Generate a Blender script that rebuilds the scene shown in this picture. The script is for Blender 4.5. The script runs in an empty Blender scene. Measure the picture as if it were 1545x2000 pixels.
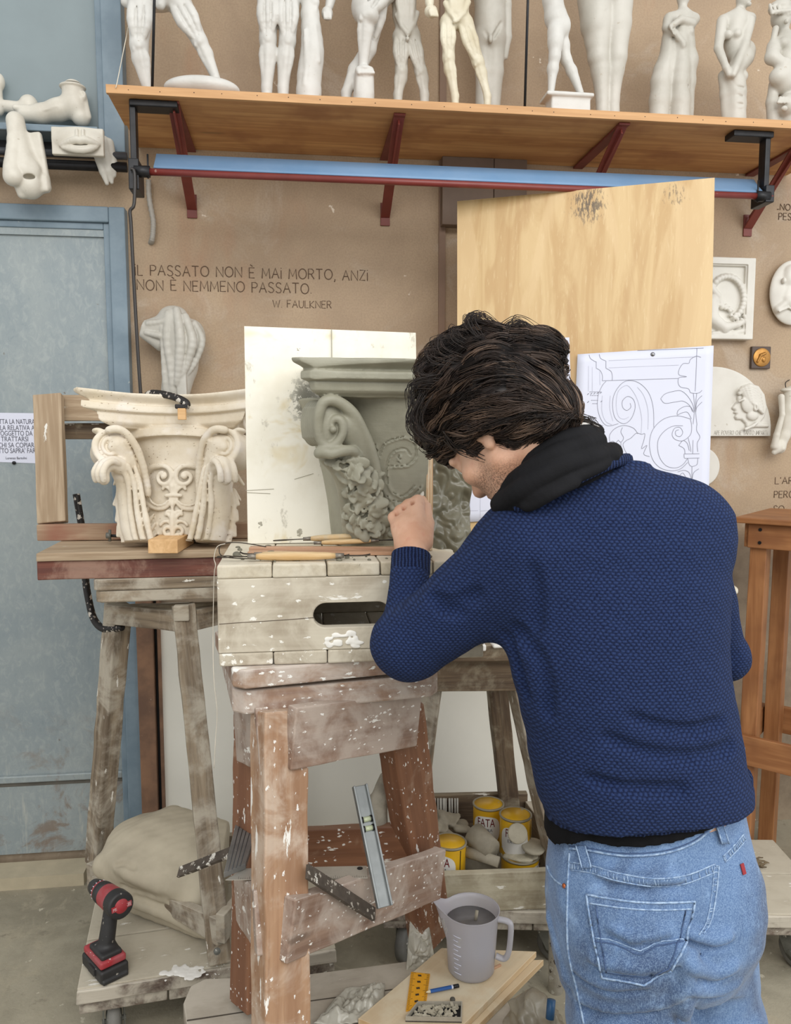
import bpy, math, random
import numpy as np
import openvdb as vdb
from mathutils import Vector, Matrix, noise as mnoise
from mathutils.bvhtree import BVHTree
# camera, light, exposure
SC = bpy.context.scene
COL = SC.collection
W_PX, H_PX, F_PX = 1545.0, 2000.0, 1550.0
CAM_H, YAW, PITCH = 1.60, math.radians(7.2), math.radians(5.53)
cam_d = bpy.data.cameras.new('camera')
cam = bpy.data.objects.new('camera', cam_d)
COL.objects.link(cam)
cam_d.sensor_fit = 'VERTICAL'
cam_d.sensor_height = 36.0
cam_d.lens = F_PX / H_PX * 36.0
cam_d.clip_start = 0.05
cam.location = (0, 0, CAM_H)
cam.rotation_euler = (math.pi / 2 - PITCH, 0, -YAW)
SC.camera = cam
SC.view_settings.view_transform = 'Standard'
SC.view_settings.look = 'None'
SC.view_settings.gamma = 1.0
SC.view_settings.exposure = 0.0
SC.view_settings.use_curve_mapping = False
wd = bpy.data.worlds.new('workshop_daylight')
SC.world = wd
wd.use_nodes = True
wd.node_tree.nodes['Background'].inputs[0].default_value = (0.97, 0.985, 1.0, 1)
wd.node_tree.nodes['Background'].inputs[1].default_value = 0.92
def area(name, loc, target, sx, sy, power, col):
 l = bpy.data.lights.new(name, 'AREA')
 l.shape = 'RECTANGLE'
 l.size, l.size_y, l.energy, l.color = sx, sy, power, col
 o = bpy.data.objects.new(name, l)
 COL.objects.link(o)
 o.location = loc
 o.rotation_euler = (Vector(target) - Vector(loc)).to_track_quat('-Z', 'Y').to_euler()
 return o
area('skylight', (0.6, -2.4, 4.3), (0.2, 2.5, 0.9), 5.0, 2.8, 190, (1.0, 0.985, 0.95))
area('side_window', (3.6, -0.8, 2.9), (0.2, 2.4, 1.1), 2.2, 2.0, 40, (0.97, 0.985, 1.0))
# pixel -> world
R_CAM = np.array(Matrix.Rotation(-YAW, 3, 'Z') @ Matrix.Rotation(math.pi / 2 - PITCH, 3, 'X'))
C_CAM = np.array((0.0, 0.0, CAM_H))
FWD = R_CAM @ np.array((0, 0, -1.0))
def ray(px, py):
 return R_CAM @ np.array(((px - W_PX / 2) / F_PX, -(py - H_PX / 2) / F_PX, -1.0))
def P(px, py, Y=None, Z=None, D=None, X=None):
 """world point that shows at photo pixel (px, py), at world plane Y / Z / X or camera depth D"""
 d = ray(px, py)
 if Y is not None:
  t = (Y - C_CAM[1]) / d[1]
 elif Z is not None:
  t = (Z - C_CAM[2]) / d[2]
 elif X is not None:
  t = (X - C_CAM[0]) / d[0]
 else:
  t = D
 return Vector(C_CAM + d * t)
def proj(p):
 q = R_CAM.T @ (np.array(p) - C_CAM)
 return (W_PX / 2 + F_PX * q[0] / -q[2], H_PX / 2 - F_PX * q[1] / -q[2], -q[2])
# node materials
class NT:
 def __init__(s, name):
  s.m = bpy.data.materials.new(name)
  s.m.use_nodes = True
  s.t = s.m.node_tree
  s.b = s.t.nodes['Principled BSDF']
  s.tc = None
 def n(s, typ, **kw):
  nd = s.t.nodes.new(typ)
  for k, v in kw.items():
   setattr(nd, k, v)
  return nd
 def put(s, sock, v):
  if isinstance(v, bpy.types.NodeSocket):
   s.t.links.new(v, sock)
  elif v is not None:
   if hasattr(sock, 'default_value') and sock.type == 'RGBA' and len(v) == 3:
    v = (*v, 1)
   sock.default_value = v
 def obj(s, scale=(1, 1, 1), rnd=True, rot=(0, 0, 0)):
  if s.tc is None:
   s.tc = s.n('ShaderNodeTexCoord')
  v = s.tc.outputs['Object']
  if rnd:
   oi = s.n('ShaderNodeObjectInfo')
   mul = s.math('MULTIPLY', oi.outputs['Random'], 37.0)
   c = s.n('ShaderNodeCombineXYZ')
   for i in range(3):
    s.t.links.new(mul, c.inputs[i])
   a = s.n('ShaderNodeVectorMath', operation='ADD')
   s.t.links.new(v, a.inputs[0])
   s.t.links.new(c.outputs[0], a.inputs[1])
   v = a.outputs[0]
  mp = s.n('ShaderNodeMapping')
  s.t.links.new(v, mp.inputs[0])
  mp.inputs['Scale'].default_value = scale
  mp.inputs['Rotation'].default_value = rot
  return mp.outputs[0]
 def noise(s, vec, scale=5, detail=4, rough=0.55, dist=0.0, out='Fac'):
  nd = s.n('ShaderNodeTexNoise')
  s.put(nd.inputs['Vector'], vec)
  nd.inputs['Scale'].default_value = scale
  nd.inputs['Detail'].default_value = detail
  nd.inputs['Roughness'].default_value = rough
  nd.inputs['Distortion'].default_value = dist
  return nd.outputs[out]
 def voro(s, vec, scale=5, feature='F1', out='Distance', rnd=1.0):
  nd = s.n('ShaderNodeTexVoronoi', feature=feature)
  s.put(nd.inputs['Vector'], vec)
  nd.inputs['Scale'].default_value = scale
  nd.inputs['Randomness'].default_value = rnd
  return nd.outputs[out]
 def math(s, op, a, b=None, c=None, clamp=False):
  nd = s.n('ShaderNodeMath', operation=op, use_clamp=clamp)
  s.put(nd.inputs[0], a)
  if b is not None:
   s.put(nd.inputs[1], b)
  if c is not None:
   s.put(nd.inputs[2], c)
  return nd.outputs[0]
 def ss(s, v, lo, hi):
  """smooth 0..1 step of v between lo and hi (lo > hi gives a falling step)"""
  nd = s.n('ShaderNodeMapRange', interpolation_type='SMOOTHSTEP')
  flip = lo > hi
  s.put(nd.inputs['Value'], v)
  nd.inputs['From Min'].default_value = min(lo, hi)
  nd.inputs['From Max'].default_value = max(lo, hi)
  nd.inputs['To Min'].default_value = 1.0 if flip else 0.0
  nd.inputs['To Max'].default_value = 0.0 if flip else 1.0
  return nd.outputs[0]
 def mix(s, f, a, b):
  nd = s.n('ShaderNodeMix', data_type='RGBA')
  s.put(nd.inputs[0], f)
  s.put(nd.inputs[6], a)
  s.put(nd.inputs[7], b)
  return nd.outputs[2]
 def sep(s, v):
  nd = s.n('ShaderNodeSeparateXYZ')
  s.t.links.new(v, nd.inputs[0])
  return nd.outputs
 def bump(s, h, strength=0.3, dist=0.01, prev=None):
  nd = s.n('ShaderNodeBump')
  nd.inputs['Strength'].default_value = strength
  nd.inputs['Distance'].default_value = dist
  s.put(nd.inputs['Height'], h)
  if prev is not None:
   s.t.links.new(prev, nd.inputs['Normal'])
  return nd.outputs[0]
 def out(s, col=None, rough=None, normal=None, **kw):
  if col is not None:
   s.put(s.b.inputs['Base Color'], col)
  if rough is not None:
   s.put(s.b.inputs['Roughness'], rough)
  if normal is not None:
   s.put(s.b.inputs['Normal'], normal)
  for k, v in kw.items():
   s.put(s.b.inputs[k], v)
  return s.m
def lin(r, g, b):
 """sRGB 0..255 -> linear"""
 return tuple(((c / 255.0) / 12.92 if c / 255.0 <= 0.04045 else ((c / 255.0 + 0.055) / 1.055) ** 2.4) for c in (r, g, b))
def spatter(n, vec, scale, dens, size, soft=0.03, stretch=None):
 """mask of irregular droplets: dens = share of cells that carry one, size = radius in cell units"""
 wob = n.noise(vec, scale * 1.3, 4, 0.7, out='Color')
 a = n.n('ShaderNodeVectorMath', operation='MULTIPLY_ADD')
 n.put(a.inputs[0], wob)
 a.inputs[1].default_value = (1.5 / scale,) * 3
 n.put(a.inputs[2], vec)
 nd = n.n('ShaderNodeTexVoronoi')
 n.put(nd.inputs['Vector'], a.outputs[0])
 nd.inputs['Scale'].default_value = scale
 rx = n.sep(nd.outputs['Color'])
 keep = n.math('LESS_THAN', rx[0], dens)
 rad = n.math('MULTIPLY', rx[1], size)
 d = n.math('SUBTRACT', nd.outputs['Distance'], rad)
 return n.math('MULTIPLY', n.ss(d, soft, -soft), keep)
def wood(name, c1, c2, rough=0.75, grain=1.0, dust=None, spat=None, dark=None, bump=0.25, knots=True, spat2=None, streak=1.0):
 """grain runs along local X. dust=(col, amount), spat=(col, scale, dens, size)"""
 n = NT(name)
 v = n.obj((1.6 * grain, 26 * grain, 26 * grain))
 v1 = n.obj((1, 1, 1))
 g1 = n.noise(v, 1.0, 5, 0.6, 1.2)
 g2 = n.noise(v, 3.5, 3, 0.6, 0.5)
 g = n.math('ADD', n.math('MULTIPLY', g1, 0.65 * streak), n.math('MULTIPLY', g2, 0.35))
 col = n.mix(n.ss(g, 0.34, 0.62), c1, c2)
 big = n.noise(v1, 5, 3, 0.6)
 if dark:
  col = n.mix(n.math('MULTIPLY', n.ss(big, 0.45, 0.72), 0.8), col, dark)
 if knots:
  kv = n.obj((2.2, 11, 11))
  kd = n.voro(kv, 1.0)
  col = n.mix(n.math('MULTIPLY', n.ss(kd, 0.13, 0.04), 0.65), col, tuple(c * 0.35 for c in c1))
 ro = rough
 hgt = g
 if dust:
  dn = n.noise(v1, 9, 5, 0.65, 0.4)
  f = n.ss(dn, 0.68 - dust[1] * 0.5, 0.82 - dust[1] * 0.35)
  f = n.math('MULTIPLY', f, min(1.0, 0.55 + dust[1] * 0.4))
  col = n.mix(f, col, dust[0])
  ff = n.ss(n.noise(v, 2.2, 4, 0.7), 0.5, 0.72)
  col = n.mix(n.math('MULTIPLY', ff, dust[1] * 0.5), col, dust[0])
  nz = n.sep(n.n('ShaderNodeNewGeometry').outputs['Normal'])[2]
  top = n.math('MULTIPLY', n.ss(nz, .45, .85), min(1.0, dust[1] * 1.3))
  col = n.mix(n.math('MULTIPLY', top, n.math('ADD', dn, .3)), col, tuple(min(.8, c * 1.12) for c in dust[0]))
 nm = n.bump(hgt, bump, 0.004)
 for sp, vs in ((spat, n.obj((.24, 1, 1)) if spat else v1), (spat2, n.obj((.55, 1, 1)) if spat2 else v1)):
  if sp:
   m = spatter(n, vs, sp[1], sp[2], sp[3])
   col = n.mix(m, col, sp[0])
   nm = n.bump(m, 0.3, 0.002, nm)
 return n.out(col, ro, nm)
def plain(name, c, rough=0.6, var=0.12, scale=12, metallic=0.0, bump=0.0, spat=None, spat2=None, tint=None, **kw):
 n = NT(name)
 v = n.obj()
 f = n.noise(v, scale, 5, 0.6)
 c2 = tint or tuple(x * (1 - 2.2 * var) for x in c)
 col = n.mix(n.ss(f, 0.3, 0.7), c, c2)
 nm = n.bump(n.noise(v, scale * 6, 4, 0.65), bump, 0.003) if bump else None
 for sp in (spat, spat2):
  if sp:
   m = spatter(n, v, sp[1], sp[2], sp[3])
   col = n.mix(m, col, sp[0])
 return n.out(col, rough, nm, Metallic=metallic, **kw)
# objects
def tag(o, label=None, cat=None, group=None, kind=None):
 for k, v in (('label', label), ('category', cat), ('group', group), ('kind', kind)):
  if v:
   o[k] = v
 return o
def empty(name, loc, label=None, cat=None, group=None):
 o = bpy.data.objects.new(name, None)
 COL.objects.link(o)
 o.location = loc
 o.empty_display_size = 0.05
 return tag(o, label, cat, group)
def root_of(o):
 off = Vector((0, 0, 0))
 while o is not None:
  off = off + o.location
  o = o.parent
 return off
def link(name, me, mat, parent=None, loc=None, rot=None, smooth=False):
 """mesh data in world coordinates when loc is None (moved into the parent's frame), else local data at world loc/rot"""
 o = bpy.data.objects.new(name, me)
 COL.objects.link(o)
 if mat is not None and len(me.materials) == 0:
  me.materials.append(mat)
 base = root_of(parent)
 if parent is not None:
  o.parent = parent
 if loc is None:
  if parent is None:
   c = sum((v.co for v in me.vertices), Vector()) / max(1, len(me.vertices))
   zmin = min(v.co.z for v in me.vertices)
   base = Vector((c.x, c.y, zmin))
   o.location = base
  me.transform(Matrix.Translation(-base))
 else:
  o.location = Vector(loc) - base
  if rot is not None:
   o.rotation_euler = rot.to_euler() if isinstance(rot, Matrix) else rot
 if smooth:
  me.polygons.foreach_set('use_smooth', [True] * len(me.polygons))
 me.update()
 return o
def pymesh(name, verts, faces):
 me = bpy.data.meshes.new(name)
 me.from_pydata([tuple(v) for v in verts], [], faces)
 me.validate()
 me.update()
 return me
class MB:
 """collects polygons, builds one mesh"""
 def __init__(s):
  s.v, s.f, s.mi = [], [], []
 def add(s, verts, faces, mi=0):
  k = len(s.v)
  s.v += [Vector(v) for v in verts]
  s.f += [tuple(i + k for i in f) for f in faces]
  s.mi += [mi] * len(faces)
  return s
 def quadbox(s, c, mi=0):
  """8 corners: bottom 0-3 ccw from above, top 4-7"""
  return s.add(c, [(3, 2, 1, 0), (4, 5, 6, 7), (0, 1, 5, 4), (1, 2, 6, 5), (2, 3, 7, 6), (3, 0, 4, 7)], mi)
 def box(s, lo, hi, mi=0, M=None):
  (a, b, c), (d, e, f) = lo, hi
  vs = [Vector(q) for q in ((a, b, c), (d, b, c), (d, e, c), (a, e, c), (a, b, f), (d, b, f), (d, e, f), (a, e, f))]
  if M is not None:
   vs = [M @ q for q in vs]
  return s.quadbox(vs, mi)
 def tube(s, pts, r, seg=10, mi=0, cap=True, flat=1.0):
  pts = [Vector(p) for p in pts]
  n = len(pts)
  rs = r if hasattr(r, '__len__') else [r] * n
  k = len(s.v)
  t0 = (pts[1] - pts[0]).normalized()
  up = Vector((0, 0, 1)) if abs(t0.z) < 0.9 else Vector((1, 0, 0))
  u = t0.cross(up).normalized()
  for i, p in enumerate(pts):
   t = (pts[min(i + 1, n - 1)] - pts[max(i - 1, 0)])
   t = t.normalized() if t.length > 1e-9 else t0
   u = (u - t * u.dot(t))
   u = u.normalized() if u.length > 1e-6 else t.orthogonal().normalized()
   w = t.cross(u)
   for j in range(seg):
    a = 2 * math.pi * j / seg
    s.v.append(p + (u * math.cos(a) + w * math.sin(a) * flat) * rs[i])
  for i in range(n - 1):
   for j in range(seg):
    j2 = (j + 1) % seg
    s.f.append((k + i * seg + j, k + i * seg + j2, k + (i + 1) * seg + j2, k + (i + 1) * seg + j))
    s.mi.append(mi)
  if cap:
   s.f.append(tuple(k + j for j in range(seg))[::-1])
   s.f.append(tuple(k + (n - 1) * seg + j for j in range(seg)))
   s.mi += [mi, mi]
  return s
 def lathe(s, prof, c=(0, 0, 0), seg=32, mi=0, M=None, cap=True):
  """prof: [(r, z)...] around local Z"""
  k = len(s.v)
  c = Vector(c)
  for r, z in prof:
   for j in range(seg):
    a = 2 * math.pi * j / seg
    q = Vector((r * math.cos(a), r * math.sin(a), z))
    if M is not None:
     q = M @ q
    s.v.append(q + c)
  for i in range(len(prof) - 1):
   for j in range(seg):
    j2 = (j + 1) % seg
    s.f.append((k + i * seg + j, k + i * seg + j2, k + (i + 1) * seg + j2, k + (i + 1) * seg + j))
    s.mi.append(mi)
  if cap:
   s.f.append(tuple(k + j for j in range(seg))[::-1])
   s.f.append(tuple(k + (len(prof) - 1) * seg + j for j in range(seg)))
   s.mi += [mi, mi]
  return s
 def prism(s, poly, d, mi=0):
  """planar polygon (world points) extruded by vector d"""
  n = len(poly)
  k = len(s.v)
  d = Vector(d)
  s.v += [Vector(p) for p in poly] + [Vector(p) + d for p in poly]
  s.f.append(tuple(range(k, k + n))[::-1])
  s.f.append(tuple(range(k + n, k + 2 * n)))
  for i in range(n):
   j = (i + 1) % n
   s.f.append((k + i, k + j, k + n + j, k + n + i))
  s.mi += [mi] * (n + 2)
  return s
 def mesh(s, name):
  me = pymesh(name, s.v, s.f)
  if any(s.mi) and len(me.polygons) == len(s.mi):
   me.polygons.foreach_set('material_index', s.mi)
  return me
 def build(s, name, mat, parent=None, smooth=False, loc=None, rot=None, fix=True):
  me = s.mesh(name)
  mats = mat if isinstance(mat, (list, tuple)) else [mat]
  for m in mats:
   me.materials.append(m)
  if fix:
   fix_normals(me)
  return link(name, me, None, parent, loc, rot, smooth)
def fix_normals(me):
 import bmesh
 bm = bmesh.new()
 bm.from_mesh(me)
 bmesh.ops.recalc_face_normals(bm, faces=bm.faces)
 bm.to_mesh(me)
 bm.free()
def bevel(o, w=0.003, seg=2, smooth_angle=True):
 m = o.modifiers.new('bevel', 'BEVEL')
 m.width, m.segments, m.limit_method, m.angle_limit = w, seg, 'ANGLE', 0.6
 m.harden_normals = False
 return o
RNG = random.Random(7)
def beam(name, p0, p1, w, h, mat, parent=None, up=(0, 0, 1), worn=0.0012, bev=0.003, taper=1.0, ext=0.0):
 """worn timber from p0 to p1 (axis), w across, h along 'up'; local X is the grain"""
 p0, p1 = Vector(p0), Vector(p1)
 x = (p1 - p0)
 L = x.length
 x.normalize()
 upv = Vector(up)
 y = upv.cross(x)
 if y.length < 1e-5:
  y = Vector((0, 1, 0)).cross(x)
 y.normalize()
 z = x.cross(y)
 n = max(2, int(L / 0.06))
 vs, fs = [], []
 for i in range(n + 1):
  t = -ext + (L + 2 * ext) * i / n
  k = 1 + (taper - 1) * i / n
  for (a, b) in ((-1, -1), (1, -1), (1, 1), (-1, 1)):
   j = Vector((RNG.uniform(-1, 1) * worn * (0.6 if 0 < i < n else 2), RNG.uniform(-1, 1) * worn, RNG.uniform(-1, 1) * worn))
   vs.append(Vector((t, a * w / 2 * k, b * h / 2 * k)) + j)
 for i in range(n):
  for j in range(4):
   j2 = (j + 1) % 4
   fs.append((i * 4 + j, i * 4 + j2, i * 4 + 4 + j2, i * 4 + 4 + j))
 fs.append((3, 2, 1, 0))
 fs.append((n * 4, n * 4 + 1, n * 4 + 2, n * 4 + 3))
 me = pymesh(name, vs, fs)
 M = Matrix((x, y, z)).transposed()
 o = link(name, me, mat, parent, p0, M)
 fix_normals(me)
 bevel(o, bev)
 return o
def slab(name, poly, thick, mat, parent=None, bev=0.004, grain=None):
 """horizontal polygon of world points (top face), thickness downwards; local X turned along 'grain' (angle)"""
 a = grain if grain is not None else math.atan2(poly[1][1] - poly[0][1], poly[1][0] - poly[0][0])
 c = sum((Vector(p) for p in poly), Vector()) / len(poly)
 R = Matrix.Rotation(a, 3, 'Z')
 loc = [R.transposed() @ (Vector(p) - c) for p in poly]
 m = MB().prism(loc, (0, 0, -thick))
 o = m.build(name, mat, parent, loc=c, rot=R)
 bevel(o, bev)
 return o
# signed-distance modelling
class SDF:
 def __init__(s, lo, hi, res):
  s.lo, s.res = np.array(lo, float), float(res)
  s.n = np.maximum(4, np.ceil((np.array(hi, float) - s.lo) / res).astype(int) + 1)
  s.F = np.full(tuple(s.n), 1.0, np.float32)
 def sub(s, lo, hi):
  a = np.clip(np.floor((np.minimum(lo, hi) - s.lo) / s.res).astype(int), 0, s.n - 1)
  b = np.clip(np.ceil((np.maximum(lo, hi) - s.lo) / s.res).astype(int) + 1, 1, s.n)
  if np.any(b <= a):
   return None
  sl = tuple(slice(i, j) for i, j in zip(a, b))
  ax = [(s.lo[i] + s.res * np.arange(a[i], b[i])).astype(np.float32) for i in range(3)]
  return sl, ax[0][:, None, None], ax[1][None, :, None], ax[2][None, None, :]
 def comb(s, sl, d, k, op):
  A = s.F[sl]
  if op == '+':
   if k > 0:
    h = np.maximum(k - np.abs(A - d), 0) / k
    s.F[sl] = np.minimum(A, d) - h * h * k * 0.25
   else:
    s.F[sl] = np.minimum(A, d)
  elif op == '-':
   B = -d
   if k > 0:
    h = np.maximum(k - np.abs(A - B), 0) / k
    s.F[sl] = np.maximum(A, B) + h * h * k * 0.25
   else:
    s.F[sl] = np.maximum(A, B)
 def cap(s, a, b, ra, rb=None, k=0.0, op='+'):
  rb = ra if rb is None else rb
  a, b = np.array(a, float), np.array(b, float)
  m = max(ra, rb) + k + 2 * s.res
  q = s.sub(np.minimum(a, b) - m, np.maximum(a, b) + m)
  if q is None:
   return s
  sl, X, Y, Z = q
  ab = b - a
  L2 = max(1e-12, float(ab @ ab))
  px, py, pz = X - a[0], Y - a[1], Z - a[2]
  h = np.clip((px * ab[0] + py * ab[1] + pz * ab[2]) / L2, 0, 1)
  d = np.sqrt((px - h * ab[0]) ** 2 + (py - h * ab[1]) ** 2 + (pz - h * ab[2]) ** 2) - (ra + (rb - ra) * h)
  s.comb(sl, d.astype(np.float32), k, op)
  return s
 def ell(s, c, r, k=0.0, R=None, op='+'):
  c, r = np.array(c, float), np.array(r, float) * np.ones(3)
  m = r.max() + k + 2 * s.res
  q = s.sub(c - m, c + m)
  if q is None:
   return s
  sl, X, Y, Z = q
  x, y, z = X - c[0], Y - c[1], Z - c[2]
  if R is not None:
   R = np.array(R)
   x, y, z = (R[0, 0] * x + R[1, 0] * y + R[2, 0] * z, R[0, 1] * x + R[1, 1] * y + R[2, 1] * z, R[0, 2] * x + R[1, 2] * y + R[2, 2] * z)
  k0 = np.sqrt((x / r[0]) ** 2 + (y / r[1]) ** 2 + (z / r[2]) ** 2)
  k1 = np.sqrt((x / r[0] ** 2) ** 2 + (y / r[1] ** 2) ** 2 + (z / r[2] ** 2) ** 2) + 1e-9
  d = k0 * (k0 - 1.0) / k1
  s.comb(sl, d.astype(np.float32), k, op)
  return s
 def box(s, c, half, k=0.0, R=None, rnd=0.0, op='+'):
  c, half = np.array(c, float), np.array(half, float)
  m = np.linalg.norm(half) + k + 2 * s.res if R is not None else half + k + 2 * s.res
  q = s.sub(c - m, c + m)
  if q is None:
   return s
  sl, X, Y, Z = q
  x, y, z = X - c[0], Y - c[1], Z - c[2]
  if R is not None:
   R = np.array(R)
   x, y, z = (R[0, 0] * x + R[1, 0] * y + R[2, 0] * z, R[0, 1] * x + R[1, 1] * y + R[2, 1] * z, R[0, 2] * x + R[1, 2] * y + R[2, 2] * z)
  qx, qy, qz = np.abs(x) - half[0] + rnd, np.abs(y) - half[1] + rnd, np.abs(z) - half[2] + rnd
  d = np.sqrt(np.maximum(qx, 0) ** 2 + np.maximum(qy, 0) ** 2 + np.maximum(qz, 0) ** 2) + np.minimum(np.maximum(qx, np.maximum(qy, qz)), 0) - rnd
  s.comb(sl, d.astype(np.float32), k, op)
  return s
 def cyl(s, c, ax, r, h, k=0.0, rnd=0.002, op='+', r2=None):
  """disc / cylinder: centre, axis, radius, half height"""
  c = np.array(c, float)
  ax = np.array(ax, float)
  ax = ax / np.linalg.norm(ax)
  m = math.hypot(r, h) + k + 2 * s.res
  q = s.sub(c - m, c + m)
  if q is None:
   return s
  sl, X, Y, Z = q
  x, y, z = X - c[0], Y - c[1], Z - c[2]
  t = x * ax[0] + y * ax[1] + z * ax[2]
  rad = np.sqrt(np.maximum(x * x + y * y + z * z - t * t, 0))
  qx, qy = rad - r + rnd, np.abs(t) - h + rnd
  d = np.sqrt(np.maximum(qx, 0) ** 2 + np.maximum(qy, 0) ** 2) + np.minimum(np.maximum(qx, qy), 0) - rnd
  s.comb(sl, d.astype(np.float32), k, op)
  return s
 def poly(s, pts, y0, h, r, k=0.0, op='+'):
  """relief: polygon of (x, z) world points, half thickness h about y0, edges rounded by r"""
  pts = np.array(pts, float)
  lo = np.array((pts[:, 0].min() - k - .004, y0 - h - k - .004, pts[:, 1].min() - k - .004))
  hi = np.array((pts[:, 0].max() + k + .004, y0 + h + k + .004, pts[:, 1].max() + k + .004))
  q = s.sub(lo, hi)
  if q is None:
   return s
  sl, X, Y, Z = q
  x, z = X[:, :, 0], Z[:, 0, :]
  d = np.full((x.shape[0], z.shape[1]), 1e9)
  sg = np.ones_like(d)
  n = len(pts)
  for i in range(n):
   a, b = pts[i], pts[i - 1]
   ex, ez = b - a
   wx, wz = x - a[0], z - a[1]
   t = np.clip((wx * ex + wz * ez) / (ex * ex + ez * ez + 1e-12), 0, 1)
   d = np.minimum(d, (wx - ex * t) ** 2 + (wz - ez * t) ** 2)
   c1, c2, c3 = z >= a[1], z < b[1], ex * wz > ez * wx
   flip = (c1 & c2 & c3) | (~c1 & ~c2 & ~c3)
   sg = np.where(flip, -sg, sg)
  d = (sg * np.sqrt(d))[:, None, :]
  qx, qy = d + r, np.abs(Y - y0) - h + r
  f = np.sqrt(np.maximum(qx, 0) ** 2 + np.maximum(qy, 0) ** 2) + np.minimum(np.maximum(qx, qy), 0) - r
  s.comb(sl, f.astype(np.float32), k, op)
  return s
 def fn(s, f, k=0.0, op='+', lo=None, hi=None):
  q = s.sub(s.lo if lo is None else lo, (s.lo + s.res * s.n) if hi is None else hi)
  sl, X, Y, Z = q
  d = f(X, Y, Z) + 0 * (X + Y + Z)
  s.comb(sl, d.astype(np.float32), k, op)
  return s
 def path(s, pts, r, k=0.0, op='+'):
  n = len(pts)
  rs = r if hasattr(r, '__len__') else [r] * n
  for i in range(n - 1):
   s.cap(pts[i], pts[i + 1], rs[i], rs[i + 1], k, op)
  return s
 def march(s, x, y, t=.9, back=.001):
  """first surface point on the photo ray (x, y)"""
  d = ray(x, y)
  for _ in range(160):
   p = C_CAM + d * t
   i = np.round((p - s.lo) / s.res).astype(int)
   if np.any(i < 0) or np.any(i >= s.n):
    t += .01
    continue
   f = float(s.F[tuple(i)])
   if f < .001:
    break
   t += max(.003, min(.05, f * .6))
  return C_CAM + d * (t - back)
 def ridge(s, amp, freq, seed=0, n=5):
  """sharp creases, as in crumpled film"""
  rg = np.random.RandomState(seed)
  sl, X, Y, Z = s.sub(s.lo, s.lo + s.res * s.n)
  t = 0
  for i in range(n):
   kx, ky, kz = rg.normal(size=3) * freq * (1 + .5 * i)
   w = 1.2 * np.sin(rg.normal() * freq * .4 * X + rg.normal() * freq * .4 * Y + rg.normal() * freq * .4 * Z)
   t = t + (np.abs(np.sin(kx * X + ky * Y + kz * Z + rg.uniform(0, 6.28) + w)) - .6) / (1 + .5 * i)
  s.F[sl] += (t * amp).astype(np.float32)
  return s
 def rough(s, amp, freq, seed=0):
  """cheap band noise on the surface: sum of random sines"""
  rg = np.random.RandomState(seed)
  q = s.sub(s.lo, s.lo + s.res * s.n)
  sl, X, Y, Z = q
  t = 0
  for i in range(5):
   kx, ky, kz = rg.normal(size=3) * freq
   ph = rg.uniform(0, 6.28)
   t = t + np.sin(kx * X + ky * Y + kz * Z + ph)
  s.F[sl] += (t * amp / 5).astype(np.float32)
  return s
 def mesh(s, name, adapt=0.0, M=None):
  F = s.F.copy()
  F[0], F[-1] = 1, 1
  F[:, 0], F[:, -1] = 1, 1
  F[:, :, 0], F[:, :, -1] = 1, 1
  band = 3 * s.res
  np.clip(F, -band, band, out=F)
  g = vdb.FloatGrid(band)
  g.copyFromArray(F)
  p, t, q = g.convertToPolygons(isovalue=0.0, adaptivity=adapt)
  p = p * s.res + s.lo
  me = bpy.data.meshes.new(name)
  nq, nt = len(q), len(t)
  me.vertices.add(len(p))
  me.vertices.foreach_set('co', p.astype(np.float32).ravel())
  me.loops.add(nq * 4 + nt * 3)
  me.polygons.add(nq + nt)
  li = np.concatenate([q.ravel(), t.ravel()]).astype(np.int32)
  me.loops.foreach_set('vertex_index', li)
  st = np.concatenate([np.arange(nq) * 4, nq * 4 + np.arange(nt) * 3]).astype(np.int32)
  me.polygons.foreach_set('loop_start', st)
  me.update(calc_edges=True)
  me.validate()
  if M is not None:
   me.transform(M)
  me.polygons.foreach_set('use_smooth', [True] * len(me.polygons))
  return me
 def build(s, name, mat, parent=None, adapt=0.0, M=None):
  return link(name, s.mesh(name, adapt, M), mat, parent)
def pxr(pts):
 """bounds helper"""
 a = np.array(pts)
 return a.min(0), a.max(0)
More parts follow.
